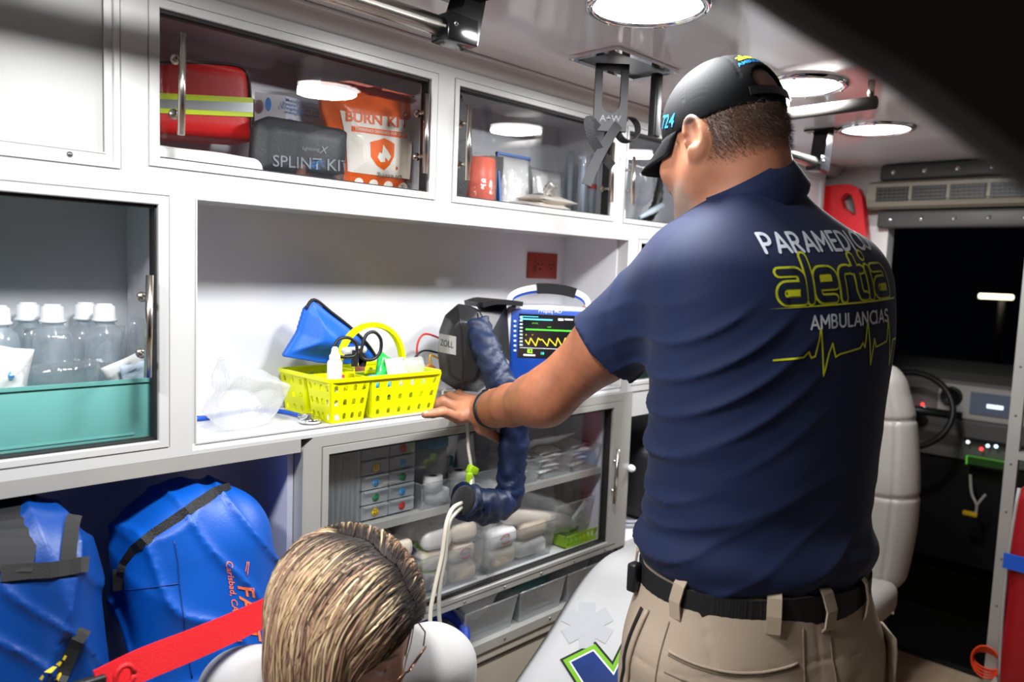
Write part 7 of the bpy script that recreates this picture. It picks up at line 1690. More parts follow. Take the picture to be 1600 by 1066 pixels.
MB().box((xo + r_o * 0.86, 0.066, ZF + 0.004), (xo + r_o * 1.12, 0.072, z1_ - 0.002)).build('blue_edge', mat('dark_blue_edge', srgb(54, 60, 104), rough=0.4), t); base(t, (xo, 0.075, ZF))
o = upright([(757, 290), (760, 243), (787, 245), (786, 290)], 0.125, 0.165, 'dark_box', mat('dark_carton', srgb(52, 44, 46), rough=0.5)); tag(o, 'dark carton half hidden behind the orange roll', 'box')
for v in o.data.vertices:
    if v.co.z < 1.65: v.co.z = ZF + 0.001
PK = mat('pale_packet', srgb(236, 233, 229), rough=0.35, bump=0.4, bscale=70, var=0.06); BED = mat('blue_edge', srgb(60, 110, 190), rough=0.4)
def iv_bag(x, y, yy, w, h, rx, lb, sd, m=None, edge=True, ry=0.0):
    t = thing('fluid_bag', lb, 'bag', group='clear packs in the cabinet'); q = on_y(x, y, yy); c = (q[0], yy, ZF + h / 2 * math.cos(rx) + 0.002)
    rot_to(pillow(w, h, 0.034, 10, 0.04, 0.002, sd), c, 0, rx, ry).build('pouch', m or FILM, t)
    rot_to(pillow(w * 0.86, h * 0.9, 0.020, 8, 0.04, 0.003, sd + 5), c, 0, rx, ry).build('inner_pack', PK, t)
    if edge: rot_to(MB().box((-w / 2, -0.004, -h / 2), (-w / 2 + 0.006, 0.004, h / 2)), c, 0, rx, ry).build('seal_edge', BED, t); rot_to(MB().box((-w / 2, -0.004, h / 2 - 0.006), (w / 2, 0.004, h / 2)), c, 0, rx, ry).build('seal_edge', BED, t)
    base(t, (q[0], yy, ZF))
iv_bag(806, 260, 0.125, 0.125, 0.165, -0.12, 'clear film pack with blue sealed edges, upright behind the sliding panes', 1)
iv_bag(858, 265, 0.160, 0.150, 0.150, -0.10, 'clear film pack leaning at the back, right of the blue edged one', 2, None, False)
for k, (x, dz, w) in enumerate(((845, 0.0, 0.20), (838, 0.020, 0.18), (850, 0.040, 0.16))):
    q = on_y(x, 300, 0.075); o = rot_to(pillow(w, 0.09, 0.022, 9, 0.04, 0.003, 30 + k), (q[0] + 0.01 * k, 0.082, ZF + 0.013 + dz), 0.05 * k, PI / 2 + 0.04 * (k - 1)).build('flat_pack', mat('beige_packet', srgb(208, 198, 188), rough=0.3, bump=0.5, bscale=60)); tag(o, ['flat beige pack at the bottom of the pile behind glass', 'flat beige pack in the middle of the pile behind glass', 'flat beige pack on top of the pile behind glass'][k], 'packet', 'flat packs in a pile')
o = rot_to(pillow(0.05, 0.04, 0.02, 8, 0.05, 0.006, 44), (on_y(862, 278, 0.07)[0], 0.072, ZF + 0.082), 0.3, 0.5).build('foil_packet', mat('foil', srgb(225, 222, 216), rough=0.2, metal=0.7)); tag(o, 'small crinkled foil packet on the pile of flat packs', 'packet')
TUB = glassy('tube_plastic', (0.84, 0.90, 0.95, 1), rough=0.08, haze=0.25, hazecol=(0.8, 0.87, 0.94, 1))
for k, (x, top, yy) in enumerate(((912, 238, 0.06), (928, 243, 0.065), (943, 250, 0.06), (893, 236, 0.15), (908, 238, 0.16), (926, 240, 0.15))):
    q = on_y(x, top, yy); t = thing('suction_tube_pack', ['tall clear tube pack, front left of the group by the door handle', 'tall clear tube pack with red band, front middle by the handle', 'tall clear tube pack, front right beside the door frame', 'clear tube pack in the back row, left', 'clear tube pack in the back row, centre', 'clear tube pack in the back row, right'][k], 'tube pack', group='clear tube packs')
    MB().lathe([(0.0, 0), (0.012, 0), (0.012, q[2] - ZF - 0.01), (0.009, q[2] - ZF), (0, q[2] - ZF)], (q[0], yy, ZF + 0.001), 14).build('tube', TUB, t); MB().lathe([(0.0, 0), (0.0075, 0), (0.0075, q[2] - ZF - 0.014), (0, q[2] - ZF - 0.014)], (q[0], yy, ZF + 0.002), 10).build('inner_rod', mat('rod_white', srgb(214, 220, 228), rough=0.4), t)
    if k == 1: MB().lathe([(0.0125, 0.10), (0.0125, 0.112)], (q[0], yy, ZF), 14, cap=False).build('red_band', mat('red_print', srgb(200, 60, 60), rough=0.5), t)
    base(t, (q[0], yy, ZF))
# ---------------------------------------------------------------- third glass cabinet: mask and tubing
t = thing('breathing_mask', 'clear breathing mask with corrugated tube behind glass beside the visor', 'mask')
q = on_y(1005, 275, 0.10); zc_ = q[2]
sdf_obj('mask_cup', lambda P: np.maximum(np.abs(s_ell(P, (q[0], 0.11, zc_ - 0.01), (0.05, 0.05, 0.085)) - 0.004 * wob(P, 30, 1)) - 0.002, P[..., 1] - 0.14), (q[0] - 0.08, 0.04, zc_ - 0.12), (q[0] + 0.08, 0.18, zc_ + 0.10), 0.004, FILM, t)
q2 = on_y(1025, 300, 0.10); cpt = smooth_path([(q2[0] - 0.02, 0.13, ZF + 0.02), (q2[0] + 0.01, 0.10, ZF + 0.10), (q2[0] + 0.03, 0.12, ZF + 0.19)], 10); MB().tube(cpt, [0.014 + 0.003 * (k % 2) for k in range(len(cpt))], 12).build('corrugated_tube', BLACKP, t); base(t, (q[0], 0.11, ZF))
o = MB(); q = on_y(1012, 332, 0.055); a = A3(on_y(1000, 340, 0.055)); b = A3(on_y(1034, 322, 0.07)); a[2] = max(a[2], ZF + 0.014); o.tube([a, a * 0.5 + b * 0.5, b], [0.006, 0.010, 0.011], 12); o = o.build('airway_tube', mat('pale_blue_tube', srgb(206, 222, 232), rough=0.3)); tag(o, 'pale blue airway tube lying at the front of the mask cabinet', 'tube')
for k, (x, yy) in enumerate(((988, 0.06), (996, 0.085))):
    q = on_y(x, 330, yy); o = rot_to(pillow(0.07, 0.05, 0.014, 7, 0.05, 0.002, 50 + k), (q[0] + 0.01, yy, ZF + 0.010 + 0.013 * k), 0.2, PI / 2 - 0.15).build('lavender_packet', mat('lavender_packet', srgb(176, 172, 206), rough=0.35)); tag(o, ['lavender packet lying flat in the mask cabinet, lower one', 'lavender packet lying flat in the mask cabinet, upper one'][k], 'packet', 'lavender packets')
# ================================================================ middle left cabinet
ZM = 1.094 + 0.012
t = thing('storage_bin', 'teal plastic bin behind the glass door, middle left', 'bin')
TEAL = mat('teal_plastic', srgb(112, 178, 172), rough=0.4); tz0 = on_y(100, 600, 0.035)[2]; xr = on_y(238, 640, 0.035)[0]
MB().rbox((-0.30, 0.035, ZM + 0.001), (xr, 0.039, tz0), 0.0015).build('front_wall', TEAL, t); MB().box((-0.30, 0.206, ZM + 0.001), (xr, 0.210, tz0)).build('back_wall', TEAL, t); MB().box((xr - 0.004, 0.039, ZM + 0.001), (xr, 0.206, tz0)).build('side_wall', TEAL, t); MB().box((-0.30, 0.039, ZM + 0.001), (-0.296, 0.206, tz0)).build('side_wall', TEAL, t); MB().box((-0.296, 0.039, ZM + 0.001), (xr - 0.004, 0.206, ZM + 0.004)).build('bin_floor', TEAL, t)
MB().box((-0.30, 0.032, tz0 - 0.006), (xr + 0.002, 0.035, tz0)).build('rim', TEAL, t); zz1 = on_y(100, 690, 0.035)[2]; MB().box((-0.30, 0.0335, zz1 - 0.002), (xr - 0.03, 0.035, zz1 + 0.001)).build('moulded_rib', TEAL, t); base(t, (0.1, 0.12, ZM))
BOT = glassy('bottle_plastic', (0.88, 0.93, 0.96, 1), rough=0.15, haze=0.30, hazecol=(0.84, 0.90, 0.95, 1)); CAPW = mat('white_cap', srgb(232, 234, 238), rough=0.4)
for k, (x, y, yy, lb) in enumerate(((-4, 478, 0.13, 'saline bottle with white cap cut by the left picture edge'), (82, 476, 0.13, 'saline bottle with white cap, second from left in front row'), (163, 475, 0.13, 'saline bottle with white cap, rightmost in front row'), (44, 473, 0.18, 'saline bottle with grey white cap in the back row, left'), (134, 473, 0.18, 'saline bottle with grey white cap in the back row, right'))):
    q = on_y(x, y, yy); zt2 = q[2]; t = thing('saline_bottle', lb, 'bottle', group='saline bottles'); zb2 = ZM + 0.005; H_ = zt2 - zb2
    MB().lathe([(0, 0), (0.028, 0), (0.030, 0.005), (0.030, H_ - 0.062), (0.026, H_ - 0.045), (0.016, H_ - 0.034), (0.015, H_ - 0.03)], (q[0], yy, zb2), 22).build('bottle_body', BOT, t)
    MB().lathe([(0.0, 0), (0.020, 0), (0.020, 0.004), (0.0175, 0.006), (0.0170, 0.026), (0.013, 0.028), (0.012, 0.031), (0, 0.031)], (q[0], yy, zt2 - 0.030), 22).build('cap', CAPW, t); base(t, (q[0], yy, zb2))
def pack(name, lb, cat, x, y, yy, w, h, th, m, rz=0, rx=0, ry=0, sd=0, grp=None, floor=None, rough=0.003, inner=None):
    q = on_y(x, y, yy); o = rot_to(pillow(w, h, th, 9, 0.05, rough, sd), q, rz, rx, ry)
    if floor is not None:
        mz = min(p[2] for p in o.v); o.xform(lambda p: Vector((p.x, p.y, p.z + max(0, floor - mz))))
    o = o.build(name, m); tag(o, lb, cat, grp); return o
pack('clear_pouch', 'large clear film pouch lying across the teal bin', 'pouch', 118, 545, 0.085, 0.150, 0.075, 0.045, FILM, 0, 0.2, 0.0, 61, 'clear pouches in the teal bin')
pack('clear_pouch', 'clear crinkled pouch at the front of the teal bin', 'pouch', 95, 590, 0.060, 0.120, 0.05, 0.03, FILM, 0, 0.1, -0.05, 62, 'clear pouches in the teal bin')
pack('clear_pouch', 'clear film pouch leaning at the right end of the teal bin', 'pouch', 222, 545, 0.10, 0.06, 0.11, 0.03, FILM, 0.4, 0, 0.1, 63, 'clear pouches in the teal bin')
PKW = mat('white_paper_packet', srgb(230, 230, 228), rough=0.5, bump=0.2, bscale=50)
o = pack('white_packet', 'white packet with pale blue drop print at left picture edge', 'packet', 14, 585, 0.06, 0.055, 0.085, 0.014, PKW, 0, 0, 0.18, 64, 'white packets in the teal bin')
bb_ = bvh_of(o); me = flat_polys([ring(17, 587, 5, 6)]); print_mesh('drop_print', me, mat('pale_blue_print', srgb(90, 160, 220), rough=0.5), lambda u, v: surf(bb_, u, v, 0.001) if surf(bb_, u, v, 0.001) is not None else on_y(17, 587, 0.05), o)
pack('white_packet', 'white packet with blue print at the right of the teal bin', 'packet', 200, 583, 0.07, 0.075, 0.06, 0.014, PKW, 0, 0.3, -0.4, 65, 'white packets in the teal bin')
pack('white_packet', 'pale blue gauze packet tucked by the lower handle mount', 'packet', 214, 588, 0.055, 0.05, 0.05, 0.010, mat('pale_blue_gauze', srgb(196, 210, 226), rough=0.6, bump=0.5, bscale=250), 0, 0.2, -0.2, 66, 'white packets in the teal bin')
# ================================================================ lower glass cabinet
ZB_ = 0.660; Z2 = ZS
CAB = mat('organizer_frame', srgb(206, 208, 210), rough=0.3); DRW = glassy('drawer_plastic', (0.86, 0.89, 0.91, 1), rough=0.1, haze=0.33, hazecol=(0.86, 0.88, 0.9, 1))
t = thing('drawer_organizer', 'small organizer with two columns of clear numbered drawers', 'organizer')
ox0, ox1, oz0 = 0.938, 1.083, Z2 + 0.001; oz1 = 1.055; oy = 0.048
MB().box((ox0 - 0.003, oy + 0.01, oz0), (ox1 + 0.003, 0.205, oz0 + 0.004)).build('case', CAB, t); MB().box((ox0 - 0.003, oy + 0.01, oz0), (ox0, 0.205, oz1)).build('case', CAB, t); MB().box((ox1, oy + 0.01, oz0), (ox1 + 0.003, 0.205, oz1)).build('case', CAB, t); MB().box((ox0, 0.201, oz0), (ox1, 0.205, oz1)).build('case', CAB, t)
MB().box(((ox0 + ox1) / 2 - 0.0015, oy + 0.008, oz0), ((ox0 + ox1) / 2 + 0.0015, 0.201, oz1)).build('divider', CAB, t)
nums = [['22', '23', '24', '21', ''], ['20', '19', '18', '10', '17']]
rowz = [oz0 + 0.005 + k * 0.0328 for k in range(5)]
st_l = {0: [('yellow', '21'), ('green', ''), ('blue', '23'), ('yellow', '22'), None], 1: [('red', '17'), ('blue', '10'), ('green', ''), ('blue', '19'), ('red', '')]}
stc = dict(yellow=srgb(236, 196, 20), green=srgb(24, 120, 70), blue=srgb(70, 160, 220), red=srgb(206, 46, 46)); BKP = mat('print_black', srgb(20, 20, 22), rough=0.6)
for c in (0, 1):
    xa = ox0 + 0.001 + c * (ox1 - ox0) / 2; xb = xa + (ox1 - ox0) / 2 - 0.003
    for r in range(5):
        z = rowz[r]; dr = MB(); hgt = 0.030
        dr.box((xa, oy, z), (xb, oy + 0.002, z + hgt)); dr.box((xa, oy + 0.002, z), (xa + 0.0015, 0.19, z + hgt - 0.004)); dr.box((xb - 0.0015, oy + 0.002, z), (xb, 0.19, z + hgt - 0.004)); dr.box((xa, oy + 0.002, z), (xb, 0.19, z + 0.0015)); dr.box((xa + 0.004, oy - 0.007, z + hgt - 0.003), (xb - 0.004, oy, z + hgt)); d_o = dr.build('drawer', DRW, t)
        MB().box((xa + 0.004, oy + 0.02, z + 0.003), (xb - 0.004, 0.16, z + 0.018)).build('drawer_contents', mat('drawer_goods', srgb(196, 198, 200), rough=0.6, var=0.25, vscale=60), d_o)
        s_ = st_l[c][r]
        if s_:
            cxx, czz = xa + (xb - xa) * 0.52, z + 0.013; m_ = mat('sticker_' + s_[0], stc[s_[0]], rough=0.5); MB().lathe([(0.0, -0.0006), (0.0092, -0.0006), (0.0092, 0.0)], (cxx, oy - 0.0002, czz), 20, 'y', cap=False).build('sticker', m_, d_o)
            if s_[1]: write('number', s_[1], 0.011, BKP, (cxx, oy - 0.0010, czz), (1, 0, 0), (0, 0, 1), d_o, 0.004)
base(t, ((ox0 + ox1) / 2, 0.12, oz0))
t = thing('tube_box', 'clear box of thin upright tubes left of the numbered drawers', 'box'); tx0, tx1 = 0.840, 0.930; tz1 = 1.045
for a, b in (((tx0, 0.04, Z2 + 0.001), (tx1, 0.042, tz1)), ((tx0, 0.20, Z2 + 0.001), (tx1, 0.202, tz1)), ((tx0, 0.042, Z2 + 0.001), (tx0 + 0.002, 0.20, tz1)), ((tx1 - 0.002, 0.042, Z2 + 0.001), (tx1, 0.20, tz1)), ((tx0 + 0.002, 0.042, Z2 + 0.001), (tx1 - 0.002, 0.20, Z2 + 0.003))): MB().box(a, b).build('wall', CLEARP, t)
base(t, (0.885, 0.12, Z2))
tubm = glassy('thin_tube', (0.8, 0.85, 0.88, 1), rough=0.15, haze=0.35, hazecol=(0.74, 0.8, 0.84, 1)); tub0 = None
for k in range(20):
    x, y = tx0 + 0.010 + (k % 7) * 0.0118 + 0.003 * (k // 7), 0.056 + (k // 7) * 0.03
    if tub0 is None: tub0 = MB().lathe([(0, 0), (0.0048, 0), (0.0048, 0.142), (0, 0.142)], (0, 0, 0), 8).build('sample_tube', tubm); o = tub0
    else: o = tub0.copy(); col.objects.link(o)
    o.location = (x, y, Z2 + 0.004 + 0.003 * math.sin(k * 2.3)); o.rotation_euler = (0.05 * math.sin(k * 3.1), 0.03 * math.cos(k * 1.7), 0); tag(o, 'thin clear upright tube standing in the clear tube box', 'tube', 'thin tubes in the clear box')
# jar with teal lid, tape rolls
t = thing('wipes_tub', 'translucent tub with teal lid behind the tape rolls', 'tub'); q = on_y(672, 720, 0.13); zlid = on_y(672, 688, 0.13)[2]
MB().lathe([(0, 0), (0.045, 0), (0.050, 0.02), (0.046, zlid - Z2 - 0.012), (0.04, zlid - Z2 - 0.01)], (q[0], 0.14, Z2 + 0.001), 26).build('tub_body', MILKP, t); MB().lathe([(0.0, 0.018), (0.040, 0.018), (0.047, 0.012), (0.048, 0.0), (0, 0)], (q[0], 0.14, zlid - 0.014), 26).build('lid', mat('teal_lid', srgb(0, 120, 150), rough=0.35), t)
MB().lathe([(0, 0), (0.038, 0), (0.040, 0.09), (0.02, 0.105), (0, 0.107)], (q[0], 0.14, Z2 + 0.004), 16).build('wipes', mat('white_wipes', srgb(220, 222, 220), rough=0.7, bump=0.8, bscale=60), t); base(t, (q[0], 0.14, Z2))
TAPE = mat('white_tape', srgb(238, 236, 232), rough=0.7, bump=0.2, bscale=200); GRN = mat('tape_core_green', srgb(30, 110, 90), rough=0.5); q0 = None
def roll(x, yb, yy, r, h, zb, lb):
    q = on_y(x, yb, yy); t = thing('tape_roll', lb, 'tape', group='white tape rolls'); MB().lathe([(r * 0.45, 0), (r, 0), (r, h), (r * 0.45, h), (r * 0.45, 0)], (q[0], yy, zb), 28, cap=False).build('tape', TAPE, t); MB().lathe([(r * 0.36, 0), (r * 0.45, 0), (r * 0.45, h - 0.001), (r * 0.36, h - 0.001), (r * 0.36, 0)], (q[0], yy, zb), 20, cap=False).build('core', GRN, t); base(t, (q[0], yy, zb)); return q
zt1_ = on_y(683, 765, 0.06)[2]; zt2_ = on_y(683, 742, 0.06)[2]
roll(682, 780, 0.068, 0.0295, zt1_ - Z2 - 0.003, Z2 + 0.002, 'wide white tape roll standing on the shelf, left of two'); roll(676, 752, 0.064, 0.0235, zt2_ - zt1_ - 0.001, zt1_ + 0.0005, 'smaller white tape roll on top of the left one')
roll(722, 770, 0.080, 0.0295, zt1_ - Z2 + 0.006, Z2 + 0.002, 'wide white tape roll standing on the shelf, right of two'); roll(716, 742, 0.078, 0.025, 0.020, zt1_ + 0.0105, 'thin white tape roll on top of the right one')
o = MB(); trp = [on_y(650, 770, 0.045), on_y(650, 796, 0.045)]
def tray(name, lb, x0, x1, z0, z1, y0, y1, m, flare=0.012, cat='tray', grp=None, th=0.002):
    t = thing(name, lb, cat, group=grp); b = [(x0 + flare, y0 + flare), (x1 - flare, y0 + flare), (x1 - flare, y1), (x0 + flare, y1)]; tp = [(x0, y0), (x1, y0), (x1, y1), (x0, y1)]
    for k in range(4):
        k2 = (k + 1) % 4; o_, i_ = [(*b[k], z0), (*b[k2], z0), (*tp[k2], z1), (*tp[k], z1)], None; n_ = np.cross(A3(o_[1]) - A3(o_[0]), A3(o_[3]) - A3(o_[0])); n_ /= np.linalg.norm(n_)
        mb = MB(); mb.add(o_ + [tuple(A3(p) - n_ * th) for p in o_], [(0, 1, 2, 3), (7, 6, 5, 4), (0, 4, 5, 1), (1, 5, 6, 2), (2, 6, 7, 3), (3, 7, 4, 0)]); mb.build('tray_wall', m, t)
    MB().box((b[0][0], b[0][1], z0), (b[2][0], b[2][1], z0 + th)).build('tray_floor', m, t)
    MB().tube([(*p, z1) for p in tp], th * 0.9, 6, closed=True).build('rim', m, t); base(t, ((x0 + x1) / 2, (y0 + y1) / 2, z0)); return t
tray('clear_tray', 'clear tray holding the tape rolls and wipes tub', 1.09, 1.36, Z2 + 0.0005, Z2 + 0.062, 0.032, 0.20, CLEARP, 0.006, grp='clear trays on the shelf')
pack('wrapped_syringe', 'white and green printed packet leaning by the wipes tub', 'packet', 702, 705, 0.12, 0.05, 0.11, 0.012, PKW, 0.2, 0, 0.25, 71, 'packets by the wipes tub', Z2 + 0.002); pack('wrapped_syringe', 'white packet with teal corner leaning behind the cream cable', 'packet', 728, 712, 0.13, 0.07, 0.10, 0.012, PKW, 0.1, 0, -0.2, 72, 'packets by the wipes tub', Z2 + 0.002)
for x, y, a in ((698, 690, 0), (706, 720, 0), (712, 735, 0)): 
    o = upright([(x - 2, y - 8), (x + 3, y - 7), (x + 2, y + 8), (x - 3, y + 8)], 0.104, 0.106, 'green_mark', GRN); o.parent = bpy.data.objects['wrapped_syringe']
# right-hand trays on the upper shelf
for k, (xa, xb, lb) in enumerate(((1.375, 1.50, 'clear tray of packets on the shelf behind the navy sleeve'), (1.505, 1.63, 'clear tray of packets on the shelf, middle right'), (1.635, 1.752, 'clear tray of packets on the shelf by the door handle'))):
    tray('clear_tray', lb, xa, xb, Z2 + 0.0005, Z2 + 0.065, 0.032, 0.20, CLEARP, 0.010, grp='clear trays on the shelf')
    for j in range(5):
        o = rot_to(pillow(0.092, 0.075, 0.014, 7, 0.05, 0.003, 80 + 7 * k + j), ((xa + xb) / 2 + 0.004 * math.sin(j * 2.1 + k), 0.105 + 0.005 * math.cos(j), Z2 + 0.012 + 0.0135 * j), 0.15 * math.sin(3 * j + k), PI / 2 + 0.1 * math.sin(j * 1.7 + k)).build('dressing_packet', mat('dressing_packet_%d' % (j % 3), [srgb(220, 214, 206), srgb(196, 190, 192), srgb(206, 196, 184)][j % 3], rough=0.35, bump=0.4, bscale=50, var=0.08, vscale=30)); tag(o, ['dressing packet in the tray behind the navy sleeve', 'dressing packet in the middle right tray of the shelf', 'dressing packet in the shelf tray by the door handle'][k] + ', ' + ('lowest', 'second from below', 'third from below', 'fourth from below', 'topmost')[j], 'packet', ['packets in the tray behind the sleeve', 'packets in the middle tray', 'packets in the tray by the handle'][k])
pack('large_envelope', 'large grey printed envelope lying over the shelf trays', 'envelope', 845, 692, 0.09, 0.20, 0.11, 0.012, mat('grey_print_envelope', srgb(196, 192, 198), rough=0.4, var=0.12, vscale=30), 0.1, PI / 2 - 0.5, 0.05, 91)
# bottom of the lower cabinet: bins full of gauze
GZ = [mat('gauze_pack_cream', srgb(224, 210, 192), rough=0.4, bump=0.5, bscale=60), mat('gauze_pack_white', srgb(232, 230, 228), rough=0.35, bump=0.5, bscale=60), mat('gauze_pack_beige', srgb(212, 192, 170), rough=0.45, bump=0.5, bscale=60)]
RDP = mat('red_brand_print', srgb(204, 34, 48), rough=0.5)
tray('gauze_bin', 'clear bin of gauze rolls left of the cream hoses', 0.84, 1.095, ZB_ + 0.0005, ZB_ + 0.10, 0.034, 0.21, CLEARP, 0.012, 'bin', 'clear gauze bins'); tray('gauze_bin', 'clear bin of gauze rolls behind the hoses, left of the pane joint', 1.10, 1.30, ZB_ + 0.0005, ZB_ + 0.10, 0.034, 0.21, CLEARP, 0.012, 'bin', 'clear gauze bins'); tray('gauze_bin', 'clear bin of gauze packs and a long roll, right of the pane joint', 1.315, 1.575, ZB_ + 0.0005, ZB_ + 0.10, 0.034, 0.21, CLEARP, 0.014, 'bin', 'clear gauze bins')
def gauze(x, y, z, w, h, d, m, rz, seed, lb, grp, band=False):
    def f(P):
        q = (P - np.array([x, y, z])) @ Rz; return s_box(q, (0, 0, 0), (w / 2, d / 2, h / 2), None, min(w, h, d) * 0.38) - 0.0022 * wob(P, 60, seed)
    c, s = math.cos(rz), math.sin(rz); Rz = np.array([[c, -s, 0], [s, c, 0], [0, 0, 1.0]])
    e = max(w, d) / 2 + 0.008; o = sdf_obj('gauze_pack', f, (x - e, y - e, z - h / 2 - 0.006), (x + e, y + e, z + h / 2 + 0.006), 0.004, m); tag(o, lb, 'gauze pack', grp)
    if band:
        ux = np.array([c, s, 0]); fy = np.array([s, -c, 0]); o2 = A3((x, y, z)) + fy * (d / 2 + 0.0032)
        me = flat_polys(stroke_polys([(0.017 * math.cos(a), 0.012 * math.sin(a)) for a in np.linspace(0.5, 2.9, 9)], 0.005) + stroke_polys([(0.017 * math.cos(a), 0.012 * math.sin(a)) for a in np.linspace(3.9, 5.6, 8)], 0.005)); print_mesh('brand_swoosh', me, RDP, lambda u, v: o2 + ux * u + UP * v, o)
        write('lettering', 'Dynarex', 0.009, mat('print_blue2', srgb(60, 90, 160), rough=0.5), o2 + fy * 0.0004, ux, UP, o, 0.004)
    return o
rg = np.random.default_rng(5); gi = 0
for (xa, xb, lb, grp) in ((0.855, 1.085, 'gauze roll in the left gauze bin', 'gauze in the left bin'), (1.115, 1.29, 'gauze roll in the bin left of the pane joint', 'gauze in the middle bin')):
    for lay in range(3):
        for j in range(3 if xb - xa > 0.2 else 2):
            for yy in (0.075, 0.15):
                n_ = 3 if xb - xa > 0.2 else 2; wv_ = (xb - xa) / n_
                gauze(xa + wv_ * (j + 0.5) + rg.normal() * 0.003, yy + rg.normal() * 0.003, ZB_ + 0.030 + 0.050 * lay, wv_ * 0.9, 0.046, 0.068, GZ[rg.integers(3)], rg.normal() * 0.12, gi % 5, '%s, %s layer, %s row, %s' % (lb, ('bottom', 'middle', 'top')[lay], 'front' if yy < 0.1 else 'back', ('left', 'centre', 'right')[j if n_ == 3 else 2 * j]), grp, band=(yy < 0.1 and (gi % 3 == 0))); gi += 1
for lay in range(2):
    for j in range(2):
        for yy in (0.080, 0.152): gauze(1.38 + 0.118 * j, yy, ZB_ + 0.031 + 0.052 * lay, 0.108, 0.048, 0.068, GZ[(j + lay) % 3], rg.normal() * 0.05, gi % 5, 'gauze pack right of the pane joint, %s layer, %s row, %s' % (('bottom', 'top')[lay], 'front' if yy < 0.1 else 'back', ('left', 'right')[j]), 'gauze in the right bin', band=(yy < 0.1 and lay == 1 and j == 0)); gi += 1
t = thing('bandage_roll', 'long cream bandage roll in shiny film lying over the right gauze bin', 'roll'); ra, rb2 = A3(on_y(790, 842, 0.075)), A3(on_y(882, 818, 0.085)); ra[2] = max(ra[2], ZB_ + 0.135); MB().tube([ra, ra * 0.5 + rb2 * 0.5, rb2], 0.026, 18).build('bandage', GZ[0], t); MB().tube([ra - (rb2 - ra) * 0.12, ra, ra * 0.5 + rb2 * 0.5, rb2, rb2 + (rb2 - ra) * 0.12], [0.016, 0.030, 0.0295, 0.030, 0.014], 16).build('film', FILM, t); base(t, (ra[0], 0.08, ra[2] - 0.03))
pack('clear_film_bag', 'crinkled clear film bag lying on the gauze below the hose sleeve', 'bag', 728, 835, 0.085, 0.11, 0.10, 0.05, FILM, 0, PI / 2 - 0.6, 0, 95); pack('clear_dome', 'rounded clear plastic mask pack standing behind the bandage roll', 'mask pack', 838, 790, 0.16, 0.14, 0.11, 0.07, MILKP, 0, 0, 0, 96)
t = thing('green_basket', 'small lime green slotted basket in the lower right corner of the cabinet', 'basket'); LG = mat('lime_basket', srgb(150, 200, 30), rough=0.4); ga, gb = on_y(884, 850, 0.04), on_y(935, 838, 0.04); gx0, gx1 = ga[0], gb[0]; gz1 = on_y(884, 846, 0.04)[2]
gz0 = ZB_ + 0.001; gz1 = max(gz1, gz0 + 0.034)
for a, b in (((gx0, 0.04, gz1 - 0.005), (gx1, 0.043, gz1)), ((gx0, 0.04, gz0), (gx1, 0.043, gz0 + 0.006)), ((gx0, 0.12, gz0), (gx1, 0.123, gz1)), ((gx0, 0.043, gz0), (gx0 + 0.003, 0.12, gz1)), ((gx1 - 0.003, 0.043, gz0), (gx1, 0.12, gz1)), ((gx0, 0.043, gz0), (gx1, 0.12, gz0 + 0.002))): MB().box(a, b).build('basket_wall', LG, t)
for k in range(9): xk = gx0 + (gx1 - gx0 - 0.006) * k / 8; MB().box((xk, 0.0395, gz0), (xk + 0.005, 0.0432, gz1)).build('slat', LG, t)
base(t, ((gx0 + gx1) / 2, 0.08, gz0))
tray('clear_tray', 'tall clear tray above the green basket at the right end', 1.590, 1.752, ZB_ + 0.045, ZB_ + 0.125, 0.05, 0.19, CLEARP, 0.010, grp='clear trays on the shelf')
o = pack('printed_packet', 'white packet with dark blue spots in the right end tray', 'packet', 905, 805, 0.10, 0.06, 0.10, 0.012, PKW, 0.2, 0.4, 0.5, 97); bb_ = bvh_of(o)
for (x, y) in ((897, 800), (915, 818)):
    me = flat_polys([ring(x, y, 5, 4)]); pz_ = surf(bb_, x, y, 0.001)
    if pz_ is not None: print_mesh('blue_spot', me, mat('navy_spot', srgb(40, 50, 130), rough=0.5), lambda u, v: surf(bb_, u, v, 0.001) if surf(bb_, u, v, 0.001) is not None else pz_, o)
t = thing('bag_valve', 'frosted breathing bag with clear valve behind the right trays', 'breathing bag'); q = on_y(896, 775, 0.14); MB().lathe([(0.010, 0.05), (0.012, 0.03), (0.02, 0.02), (0.028, 0.0), (0.03, -0.03), (0.022, -0.055), (0.010, -0.065)], (q[0], 0.15, q[2]), 20).xform(lambda p: Vector((p.x + (p.z - q[2]) * 0.45 * -1, p.y, p.z))).build('bulb', MILKP, t); MB().lathe([(0, 0.075), (0.013, 0.075), (0.013, 0.05), (0, 0.05)], (q[0] - 0.027, 0.15, q[2]), 16).build('valve', CLEARP, t); base(t, (q[0], 0.15, q[2] - 0.06))
t = thing('dark_box', 'dark box with red stripe and white dots behind the right end trays', 'box'); da, db = on_y(870, 750, 0.175), on_y(930, 800, 0.175); MB().box((da[0], 0.175, ZB_ + 0.001), (db[0], 0.215, Z2 - 0.025)).build('box_body', mat('dark_box_card', srgb(36, 34, 36), rough=0.5), t); MB().box((da[0] - 0.0, 0.174, ZB_ + 0.02), (da[0] + 0.05, 0.1749, Z2 - 0.027)).build('red_stripe', mat('dark_red_card', srgb(120, 24, 30), rough=0.5), t)
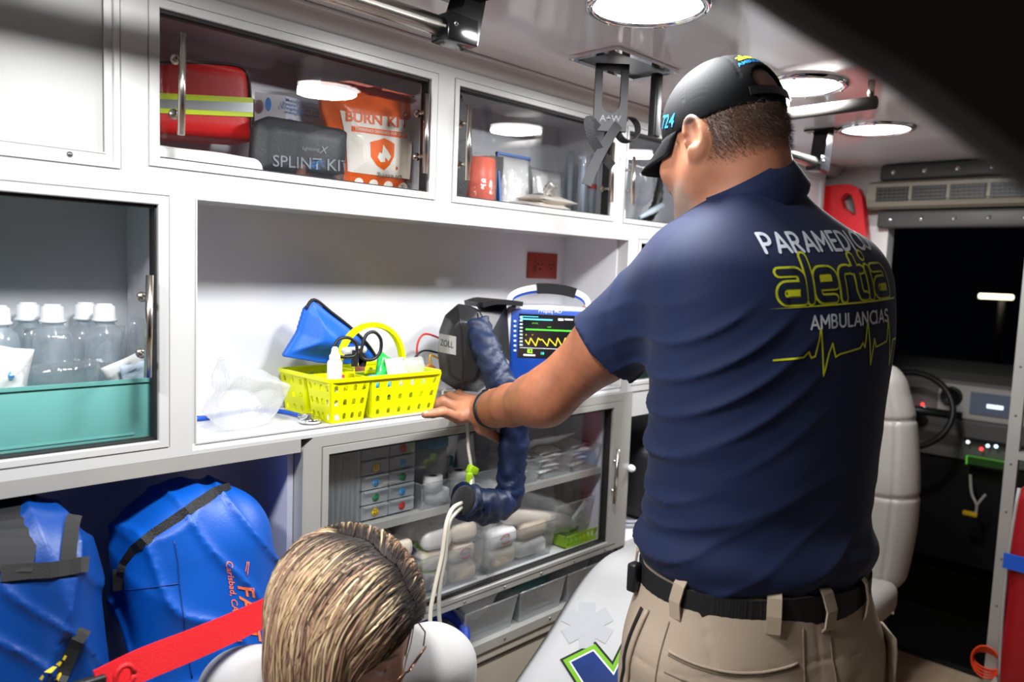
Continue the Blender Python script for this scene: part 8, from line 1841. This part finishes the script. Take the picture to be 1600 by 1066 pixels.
for i in range(3):
    for j in range(4): MB().box((da[0] + 0.075 + 0.017 * i, 0.1742, Z2 - 0.05 - 0.02 * j), (da[0] + 0.083 + 0.017 * i, 0.1749, Z2 - 0.045 - 0.02 * j)).build('white_dot', mat('pale_dot', srgb(170, 168, 160), rough=0.5), t)
base(t, (da[0] + 0.05, 0.19, ZB_))
# ---------------------------------------------------------------- tub shelf
zq = 0.519
for k, (xa, xb, lb) in enumerate(((1.215, 1.395, 'frosted storage tub with a white cloth, next to the blue strap'), (1.405, 1.585, 'frosted storage tub with teal items, middle of the low shelf'), (1.595, 1.77, 'frosted storage tub at the right, by the stretcher'))):
    tray('storage_tub', lb, xa, xb, zq, zq + 0.085, 0.005, 0.20, glassy('tub_plastic', (0.92, 0.94, 0.95, 1), rough=0.15, ior=1.45, haze=0.24, hazecol=(0.88, 0.9, 0.92, 1)), 0.012, 'tub', 'frosted tubs on the low shelf', 0.0025)
    for j in range(2):
        o = rot_to(pillow(0.13, 0.08, 0.035, 8, 0.05, 0.005, 110 + 3 * k + j), ((xa + xb) / 2, 0.075 + 0.06 * j, zq + 0.052 + 0.01 * j), 0.2 * j, 0.7).build('tub_packet', [mat('white_paper_packet'), mat('teal_mask_pack', srgb(70, 130, 130), rough=0.4), mat('grey_pack', srgb(150, 154, 158), rough=0.4)][k]); tag(o, ['white packet lying in the left frosted tub', 'teal packet lying in the middle frosted tub', 'grey packet lying in the right frosted tub'][k] + (', in front', ', at the back')[j], 'packet', ['packets in the left tub', 'packets in the middle tub', 'packets in the right tub'][k])
t = thing('rolled_strap', 'blue rolled strap with a white towel roll at the left end of the low shelf', 'strap'); q = on_y(712, 985, 0.0); sx = q[0]
MB().tube(smooth_path([(sx - 0.03, 0.01, zq + 0.012), (sx + 0.025, 0.0, zq + 0.02), (sx + 0.045, 0.03, zq + 0.05), (sx + 0.02, 0.07, zq + 0.072), (sx - 0.05, 0.08, zq + 0.06), (sx - 0.08, 0.05, zq + 0.03)], 6), 0.014, 10).build('strap', mat('royal_blue_strap', srgb(14, 60, 170), rough=0.5), t); MB().tube([(sx - 0.07, 0.045, zq + 0.028), (sx + 0.005, 0.03, zq + 0.032)], 0.022, 16).build('towel_roll', mat('white_cloth'), t); base(t, (sx, 0.04, zq))
